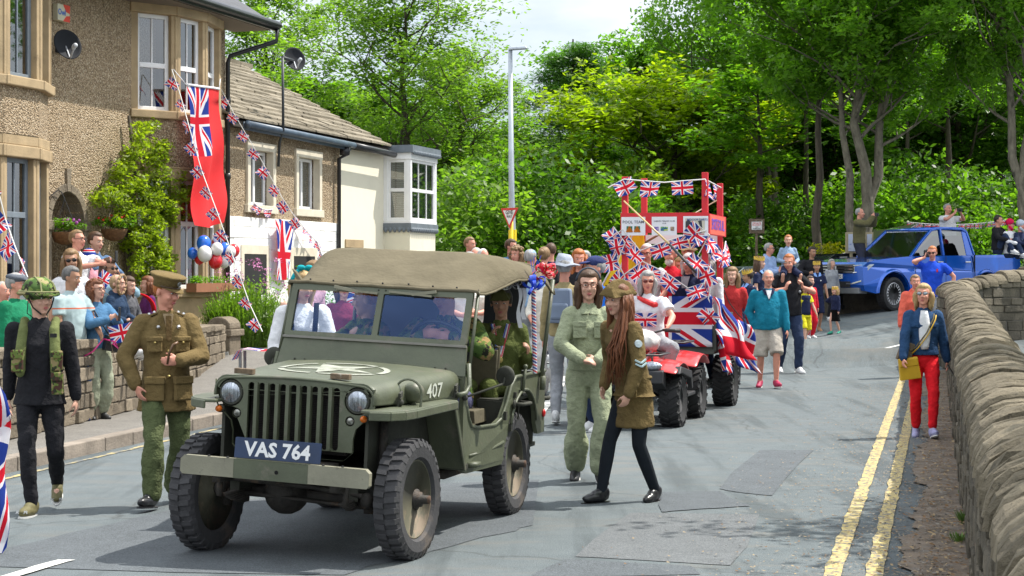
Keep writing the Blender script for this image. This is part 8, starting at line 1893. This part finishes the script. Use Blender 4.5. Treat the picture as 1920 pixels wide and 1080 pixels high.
def scarf(mt):
    def f_(c): HP = c['HP']; b = MB(); b.ell(HP(0, .02, .045), (.10, .115, .10), 14, 9); b.limb([HP(.07, -.02, -.06), HP(0, -.05, -.12), HP(-.07, -.02, -.06)], [.03, .035, .03]); b.build('headscarf', mt, c['root'], True)
    return f_
inbed(1871, 405, 'dark haired bearded man in black jacket sitting in the pickup bed', dict(m=BLACKC, n='black_jacket', w=1.2, sg=.02), ('short', 'dark'), 50)
inbed(1893, 412, 'woman in crimson headscarf and sunglasses sitting in the pickup bed', dict(m=WHITE, n='white_blouse', w=1.15), ('none', 'dark'), 40, sex='f', hat=scarf(fab('crimson_scarf', (.60, .01, .08))), gl=('shades',))
inbed(1913, 414, 'person in silver grey headscarf at the right end of the pickup bed', dict(m=NAVY, n='navy_coat', w=1.2), ('none', 'dark'), 40, sex='f', hat=scarf(fab('silver_scarf', (.45, .50, .58))))
# ================================================================ flags and bunting
def flagcard(mb, p, ax, dn, w, h, seed=0, wav=.16):
    ax = V(ax).normalized(); dn = V(dn).normalized(); n = ax.cross(dn); rr = random.Random(seed); ph = rr.random()*6; tw = rr.uniform(-.5, .5)
    mb.grid(lambda u, v: V(p)+ax*(w*(u-.5))*(1-.12*v*rr.random()*0)+dn*h*v+n*(wav*w*sin(u*5+ph+v*2)*(.3+.7*v)+tw*w*.35*v*(u-.5)*2), 6, 5, (0, 1, 1, 0))
def bunting(name_label, pts, n, w, h, seed=1, sag=.0, flags=None, tag_='bunting'):
    pts = [V(p) for p in pts]; o0 = pts[0]; e = empty('bunting', o0, name_label, 'bunting', group='strings of union flag bunting'); rr = random.Random(seed)
    b = MB(); b.tube([p-o0 for p in pts], .008, 4); b.build('string', M('white_cord', (.65, .65, .62), .8), e)
    L = [0]
    for a, c_ in zip(pts, pts[1:]): L.append(L[-1]+(c_-a).length)
    for k in range(n):
        s = L[-1]*((k+.5)/n if flags is None else flags[k]); i = max(j for j in range(len(pts)-1) if L[j] <= s); t = (s-L[i])/(L[i+1]-L[i]); p = pts[i].lerp(pts[i+1], t); d = (pts[i+1]-pts[i]).normalized()
        dn = (V((0, 0, -1))+V((rr.uniform(-.5, .5), rr.uniform(-.4, .4), 0))*.8).normalized(); ax = d if abs(d.z) < .8 else (d+V((.6, 0, 0))).normalized()
        dn = (dn-ax*dn.dot(ax)).normalized(); m = MB(); flagcard(m, p-o0, ax, dn, w*rr.uniform(.9, 1.1), h*rr.uniform(.85, 1.1), seed*50+k); m.build('flag', UJ, e)
    return e
def cat(pa, pb, n=8, sag=.3): return [V(pa).lerp(V(pb), k/n)-V((0, 0, sag*4*(k/n)*(1-k/n))) for k in range(n+1)]
bunting('bunting line at the left picture edge in front of the lower bay window', [at(-60, 270, 21), at(0, 370, 21), at(10, 410, 21), at(28, 462, 20.8), at(52, 520, 20.6)], 4, .30, .20, 3, flags=[.3, .52, .72, .9])
bunting('bunting line from the open upper window down past the ensign to the gate post', [at(322, 130, 27.3), at(338, 178, 27.2), at(358, 250, 27.0), at(378, 320, 26.9), at(408, 400, 26.6), at(440, 490, 26.4), at(468, 570, 26.2), at(492, 622, 26.0)], 12, .18, .15, 5)
bunting('bunting line from the corner downpipe across the cottage windows', [at(415, 168, 29.8), at(440, 215, 29.6), at(490, 300, 29.4), at(530, 372, 29.2), at(570, 432, 29.0)], 8, .19, .16, 9)
bunting('short bunting under the left cottage window sill', cat(fpt(475, 380, .12), fpt(512, 392, .12), 5, .06), 4, .17, .13, 12)
bunting('short bunting between the cottage windows and the hanging union flag', cat(fpt(552, 402, .12), fpt(600, 458, .2), 5, .05), 4, .19, .15, 15)
bunting('crumpled bunting beside the top left corner of the canvas roof', cat(at(596, 455, 27), at(612, 500, 26.5), 5, .0), 3, .22, .2, 17)
# red ensign
e = empty('red_ensign', fpt(385, 160, .75), 'tall red ensign hung from the upper window with union canton', 'flag'); o0 = V(e.location)
def ens(u, v):
    xl_, xr_ = 350+18*v, 412+10*v; p = fpt(xl_+(xr_-xl_)*u, 160+262*v+(8*u if v < .1 else 0)+5*sin(u*5)*v, .75); return p-o0+FN*(.05*sin(u*11+v*5)+.04*sin(v*13+u*3))*(.3+.7*v)
b = MB()
b.grid(lambda u, v: ens(u*.62, .5*v), 12, 16, (0, 1, 1, 0)); 
uv2 = []
for q_ in b.uv: uv2.append([(c2, 1-c1) for c1, c2 in q_] if q_ else q_)
b.uv = uv2; b.build('union_canton', UJ, e, True)
b = MB(); RF = M('red_bunting_cloth', (.62, .012, .015), .8, 0, .06, 4, .3, 20)
b.grid(lambda u, v: ens(.62+.38*u, .5*v), 8, 16); b.grid(lambda u, v: ens(u, .5+.5*v), 18, 18); b.build('red_field', RF, e, True)
b = MB(); b.tube([ens(k/10, 0)+V((0, 0, .01)) for k in range(11)], .022, 6); b.tube([ens(0, 0), fpt(325, 130, .6)-o0], .008, 4); b.tube([ens(1, 0), fpt(413, 148, .7)-o0], .008, 4); b.build('white_hoist', WHITE, e, True)
# union flag on the cottage
e = empty('hanging_union_flag', fpt(530, 410, .16), 'union flag hanging upright on the white painted cottage wall', 'flag'); o0 = V(e.location)
b = MB(); b.grid(lambda u, v: fpt(516+31*u-4*v*(u-.5), 410+115*v+6*u*(1-v), .16)-o0+FN*.04*sin(u*8+v*3), 10, 16, (0, 1, 0, 1)); b.uv = [[(c2*.85, c1) for c1, c2 in q_] for q_ in b.uv]; b.build('flag_cloth', UJ, e, True)
# small hand flags
def handflag(px, py, Y, w, h, rot, label):
    c0 = at(px, py, Y); e = empty('hand_flag', c0, label, 'flag', group=None); b = MB(); a = R(rot); ax = V((cos(a), .15, sin(a))); dn = V((sin(a), 0, -cos(a))); flagcard(b, V((0, 0, 0)), ax, dn, w, h, px, .08); b.build('flag_cloth', UJ, e); b = MB(); b.tube([-ax*w*.5-dn*.02, -ax*w*.5+dn*h*1.9], .004, 5); b.build('stick', WOODB, e)
handflag(183, 520, 20.2, .22, .15, 60, 'small union flag on a stick raised among the pavement crowd')
handflag(225, 608, 18.6, .26, .19, 12, 'small union flag held low beside the woman in the denim jacket')
handflag(1040, 590, 23.0, .20, .17, 0, 'small union flag in the hand of the walker in white uniform')
handflag(655, 545, 17.0, .22, .30, 75, 'small union flag held by the woman in maroon beyond the windscreen')
handflag(1272, 712-10, 20.5, .01, .01, 0, 'x') if 0 else None
# float decoration
def fbp(px, py, x): # point on plane x of the float
    y = fy(px, x); P0 = fl(x, y, 0); return at(px, py, P0.y)
FLG = 'flags and bunting on the red float'
def fbunt(label, pts, n, w, h, seed): 
    e = bunting(label, pts, n, w, h, seed); return e
fbunt('top front bunting between the tops of the red float posts', [fbp(1140, 352, .1), fbp(1170, 336, .06), fbp(1245, 342, .1), fbp(1322, 336, .06), fbp(1352, 352, -.6)], 5, .26, .19, 31)
fbunt('bunting sagging from the left float post across the front passengers', [fbp(1135, 452, .1), fbp(1168, 430, .06), fbp(1200, 470, .12), fbp(1240, 455, .12), fbp(1290, 440, .1), fbp(1325, 432, .06)], 6, .22, .17, 33)
fbunt('lower bunting swinging from the left float post to the right one', [fbp(1150, 555, .1), fbp(1170, 515, .08), fbp(1205, 490, .15), fbp(1250, 512, .2), fbp(1290, 540, .2), fbp(1322, 530, .08)], 5, .23, .18, 35)
fbunt('bunting bunched round the right front post of the float', [fbp(1300, 415, .08), fbp(1330, 440, .05), fbp(1308, 480, .12), fbp(1340, 510, .05), fbp(1328, 560, .12), fbp(1345, 600, .05)], 6, .26, .2, 37)
fbunt('bunting down the left front post of the float', [fbp(1150, 425, .05), fbp(1172, 455, .1), fbp(1158, 490, .12), fbp(1172, 520, .1), fbp(1160, 560, .12)], 5, .22, .19, 39)
fbunt('bunting along the right side of the float below the card lettering', [fl(-.1, yb+.02, 2.12), fl(-.5, yb+.1, 1.95), fl(-1.0, yb+.05, 2.0), fl(-1.3, yb+.02, 2.1)], 5, .25, .2, 41)
def drape(label, fn, uv=(0, 1, 0, 1), mt=UJ, nm='draped_flag', o0=None):
    b = MB(); b.grid(fn, 20, 14, uv); o0 = V(fn(.5, .5)); b.v = [p-o0 for p in b.v]; o = b.build(nm, mt, None, True, mods=[('SOLIDIFY', dict(thickness=.006))]); o.location = o0; return tag(o, label, 'flag', FLG)
drape('large union flag stretched across the front of the float behind the rider', lambda u, v: fl(.10+.01*sin(u*9), -.02+(.60)*u+.0, 1.40-.62*v), (.5, 1, .15, .95))
drape('union flag stretched across the front of the float on the left of the rider', lambda u, v: fl(.10+.01*sin(u*9), -.58+.54*u, 1.40-.62*v), (.0, .5, .15, .95))
drape('union flag draped over the front right corner of the trailer above the wheel', lambda u, v: fl(.12-.55*u, .62+.05*sin(u*8+v*3)+.12*v, 1.0-.50*v-.1*u), (0, 1, 0, .9))
drape('loosely folded union flag hanging off the front right corner of the trailer', lambda u, v: fl(.02-.25*u+.05*sin(u*9), .58+(.12+.28*v)*u+.10*v+.03*sin(v*8+u*5), 1.40-.70*v-.10*u), (0, .7, 0, .6))
drape('union flag tail hanging lowest over the trailer wheel', lambda u, v: fl(-.30-.30*u+.05*sin(u*8), .70+.26*u+.12*v+.04*sin(v*7), 1.15-.62*v-.12*u), (.2, 1, 0, 1))
# yellow banner
e = empty('feather_banner', fbp(1150, 600, -.5), 'yellow feather banner with black lettering leaning behind the left float post', 'banner'); o0 = V(e.location)
def bn_(u, v): px = 1128+70*v-2+(34+30*sin(pi*min(1, v*.9+.05))-34*v)*u-8*(1-v); py = 555-142*v+12*u*(1-v); return fbp(px, py, -.4)-o0+V((0, .03*sin(u*6+v*4), 0))
b = MB(); b.grid(bn_, 8, 20); b.build('banner_cloth', M('banner_yellow', (.78, .56, .01), .7, 0, .05), e, True, mods=[('SOLIDIFY', dict(thickness=.006))])
b = MB(); b.tube([bn_(0, k/12) for k in range(13)]+[fbp(1112, 640, -.4)-o0], .012, 6); b.build('pole', WHITE, e); b = MB(); ang = R(42); b.text('SABDEN', .12, lambda x, y: fbp(1152+(x*cos(ang)-y*sin(ang))*130, 528-(x*sin(ang)+y*cos(ang))*130, -.37)-o0, font_w=2); b.build('banner_lettering', BLK, e)
b = MB(); b._add([bn_(.15, .52)+V((0, -.03, 0)), bn_(.6, .55)+V((0, -.03, 0)), bn_(.5, .72)+V((0, -.03, 0)), bn_(.3, .70)+V((0, -.03, 0))], [(0, 1, 2, 3)]); b.build('white_patch', WHITE, e)
# pink jeep side table with flag cloth by the gate
c0 = at(497, 655, 17.2); e = empty('flag_covered_table', (c0.x, c0.y, PAVZ), 'small table covered with a union flag cloth at the kerb beyond the bonnet', 'table'); b = MB(); b.grid(lambda u, v: (-.30+.6*u, -.2+.4*v, c0.z-PAVZ+.01*sin(u*9)-(.10*max(0, abs(u-.5)*2-.8)*5)), 12, 8, (0, 1, 0, 1)); b.build('cloth', UJ, e); b = MB()
for x, y in ((-.22, -.15), (.22, -.15), (.22, .15), (-.22, .15)): b.tube([(x, y, 0), (x, y, c0.z-PAVZ-.02)], .015, 6)
b.build('leg_frame', STEEL, e)
# balloons
BC = {'b': M('blue_balloon', (.01, .13, .62), .18, 0, .04, coat=.5), 'w': M('white_balloon', (.78, .76, .74), .2, 0, .03, coat=.5), 'r': M('red_balloon', (.62, .01, .02), .18, 0, .04, coat=.5)}
for px, py, r, k, dy, lb in ((382, 456, 13.5, 'b', 0, 'blue balloon at the upper left of the cluster'), (361, 475, 10, 'b', .05, 'small blue balloon at the far left of the cluster'), (384, 476, 14, 'w', -.18, 'largest white balloon at the front of the cluster'), (407, 467, 11.5, 'w', -.1, 'white balloon in the middle of the cluster'), (409, 448, 9.5, 'w', .15, 'white balloon at the top of the cluster'), (421, 467, 11.5, 'b', .08, 'blue balloon right of the middle white one'), (404, 490, 13.5, 'r', -.05, 'large red balloon at the bottom of the cluster'), (374, 486, 9.5, 'r', .12, 'red balloon half hidden behind the largest white one'), (420, 490, 11.5, 'w', .10, 'white balloon at the lower right of the cluster'), (438, 470, 11.5, 'r', .16, 'red balloon at the far right of the cluster'), (432, 472, 10.5, 'w', .05, 'white balloon in front of the far right red one'), (405, 455, 8, 'r', .25, 'red balloon tucked behind the top white one')):
    c0 = at(px, py, 27.4+dy); rr_ = r*27.4/FP; e = empty('balloon', c0, lb, 'balloon', group='balloon cluster on the bay window'); b = MB(); b.ell((0, 0, 0), (rr_, rr_, rr_*1.12), 20, 14); b.build('balloon_skin', BC[k], e, True); b = MB(); b.tube([(0, 0, -rr_*1.1), (0, 0, -rr_*1.2)], 0, 6, True, [.008, .016]); b.build('knot', BC[k], e)
# ================================================================ street furniture
c0 = at(962, 440, 37); zt = at(957, 92, 37).z; e = empty('street_lamp', (c0.x, 37, hgt(c0.x, 37)), 'tall slim grey street lamp with small flat head', 'street lamp', 0); zz = zt-e.location.z
GAL = M('galvanised_steel', (.42, .46, .50), .45, .5, .12, 5); b = MB(); b.tube([(0, 0, 0), (0, 0, 1.2), (-.03, 0, 2.6), (-.06, 0, zz)], 0, 12, True, [.085, .083, .062, .045]); b.build('column', GAL, e, True)
b = MB(); b.box((.10, 0, zz+.02), (.42, .16, .07), Matrix.Rotation(R(-4), 3, 'Y'), .8); b.build('lamp_head', GAL, e, bev=.02); b = MB(); b.lathe([(.086, 1.62), (.086, 1.86)], lambda x, y, h: (x-.01, y, h), 14); b.build('yellow_band', M('yellow_vinyl', (.75, .55, .01), .5), e)
c0 = at(956, 406, 36.2); e = empty('give_way_sign', (c0.x, 36, hgt(c0.x, 36)), 'red bordered give way sign turned edgeways beside the street lamp', 'sign', R(-52)); zz = c0.z-e.location.z
tri = lambda k: [(-.29*k, .17*k+.0), (.29*k, .17*k+.0), (0, -.25*k+.0)]
b = MB(); b.prism(tri(1), lambda p, t: (p[0], -t, zz+p[1]), 0, .012); b.build('red_border', M('sign_red', (.6, .015, .02), .4), e); b = MB(); b.prism(tri(.72), lambda p, t: (p[0], -.013-t, zz+p[1]), 0, .003); b.build('white_panel', M('sign_white', (.75, .75, .74), .4), e)
b = MB(); b.text('GIVE', .115, lambda x, y: (x, -.019, zz+.075+y), font_w=1.5); b.text('WAY', .08, lambda x, y: (x, -.019, zz-.01+y), font_w=1.5); b.build('sign_lettering', BLK, e); b = MB(); b.tube([(0, .045, 0), (0, .045, zz+.15)], .035, 10); b.build('post', M('yellow_vinyl'), e, True)
c0 = at(1419, 424, 46); e = empty('private_property_sign', (c0.x, 46, hgt(c0.x, 46)), 'brown wooden board with white private property notice', 'sign'); zz = c0.z-e.location.z; b = MB(); b.box((0, .03, zz), (.40, .03, .38)); b.build('board', WOODB, e); b = MB(); b.box((0, .0, zz+.01), (.27, .012, .21)); b.build('white_notice', M('sign_white'), e)
b = MB(); b.text('PRIVATE', .060, lambda x, y: (x, -.009, zz+.075+y), font_w=1); b.text('PROPERTY', .052, lambda x, y: (x, -.009, zz+.025+y), font_w=1); b.build('red_lettering', M('sign_red'), e); b = MB(); b.text('NO', .045, lambda x, y: (x, -.009, zz-.025+y)); b.text('PARKING', .05, lambda x, y: (x, -.009, zz-.07+y)); b.build('black_lettering', BLK, e); b = MB(); b.box((0, .06, zz/2), (.06, .05, zz)); b.build('post', WOODB, e)
c0 = at(1612, 455, 43.2); e = empty('notice_board', (c0.x, 43.2, hgt(c0.x, 43.2)), 'timber framed notice board with blue and white posters behind the man in the olive jacket', 'notice board'); zz = c0.z-e.location.z; b = MB(); b.box((0, .05, zz), (.68, .05, .52)); b.build('frame', M('pale_timber', (.38, .32, .2), .8), e)
for s, w_ in ((-.13, .30), (.24, .12)): b = MB(); b.box((s, .0, zz), (w_, .012, .42)); p_ = b.build('poster', M('blue_white_poster', (.5, .55, .66), .7, 0, .05, dirt=((.08, .15, .5), 9, .55)), e)
b = MB(); b.tube([(-.2, .06, 0), (-.2, .06, zz)], .04, 8); b.tube([(.2, .06, 0), (.2, .06, zz)], .04, 8); b.build('post', M('pale_timber'), e)
# far bunting beyond the pickup, rail
bunting('faint far bunting strung in the wood behind the pickup windscreen', cat(at(1560, 478, 46.5), at(1720, 420, 47), 10, .15), 12, .20, .14, 51); bunting('faint far bunting behind the man in the white T-shirt', cat(at(1700, 416, 48), at(1890, 412, 48), 10, .1), 12, .20, .14, 53)
b = MB(); b.bar(at(1635, 440, 48), at(1720, 424, 48), .05, .16); b.bar(at(1635, 455, 48), at(1720, 440, 48), .05, .05); b.bar(at(1640, 430, 48), V((at(1640, 430, 48).x, 48, .6)), .08, .08); tag(b.build('timber_rail', M('green_stained_rail', (.12, .15, .06), .9), None), 'mossy timber rail at the wood edge behind the pickup', 'fence')
# extra bits of paper and scraps on the road
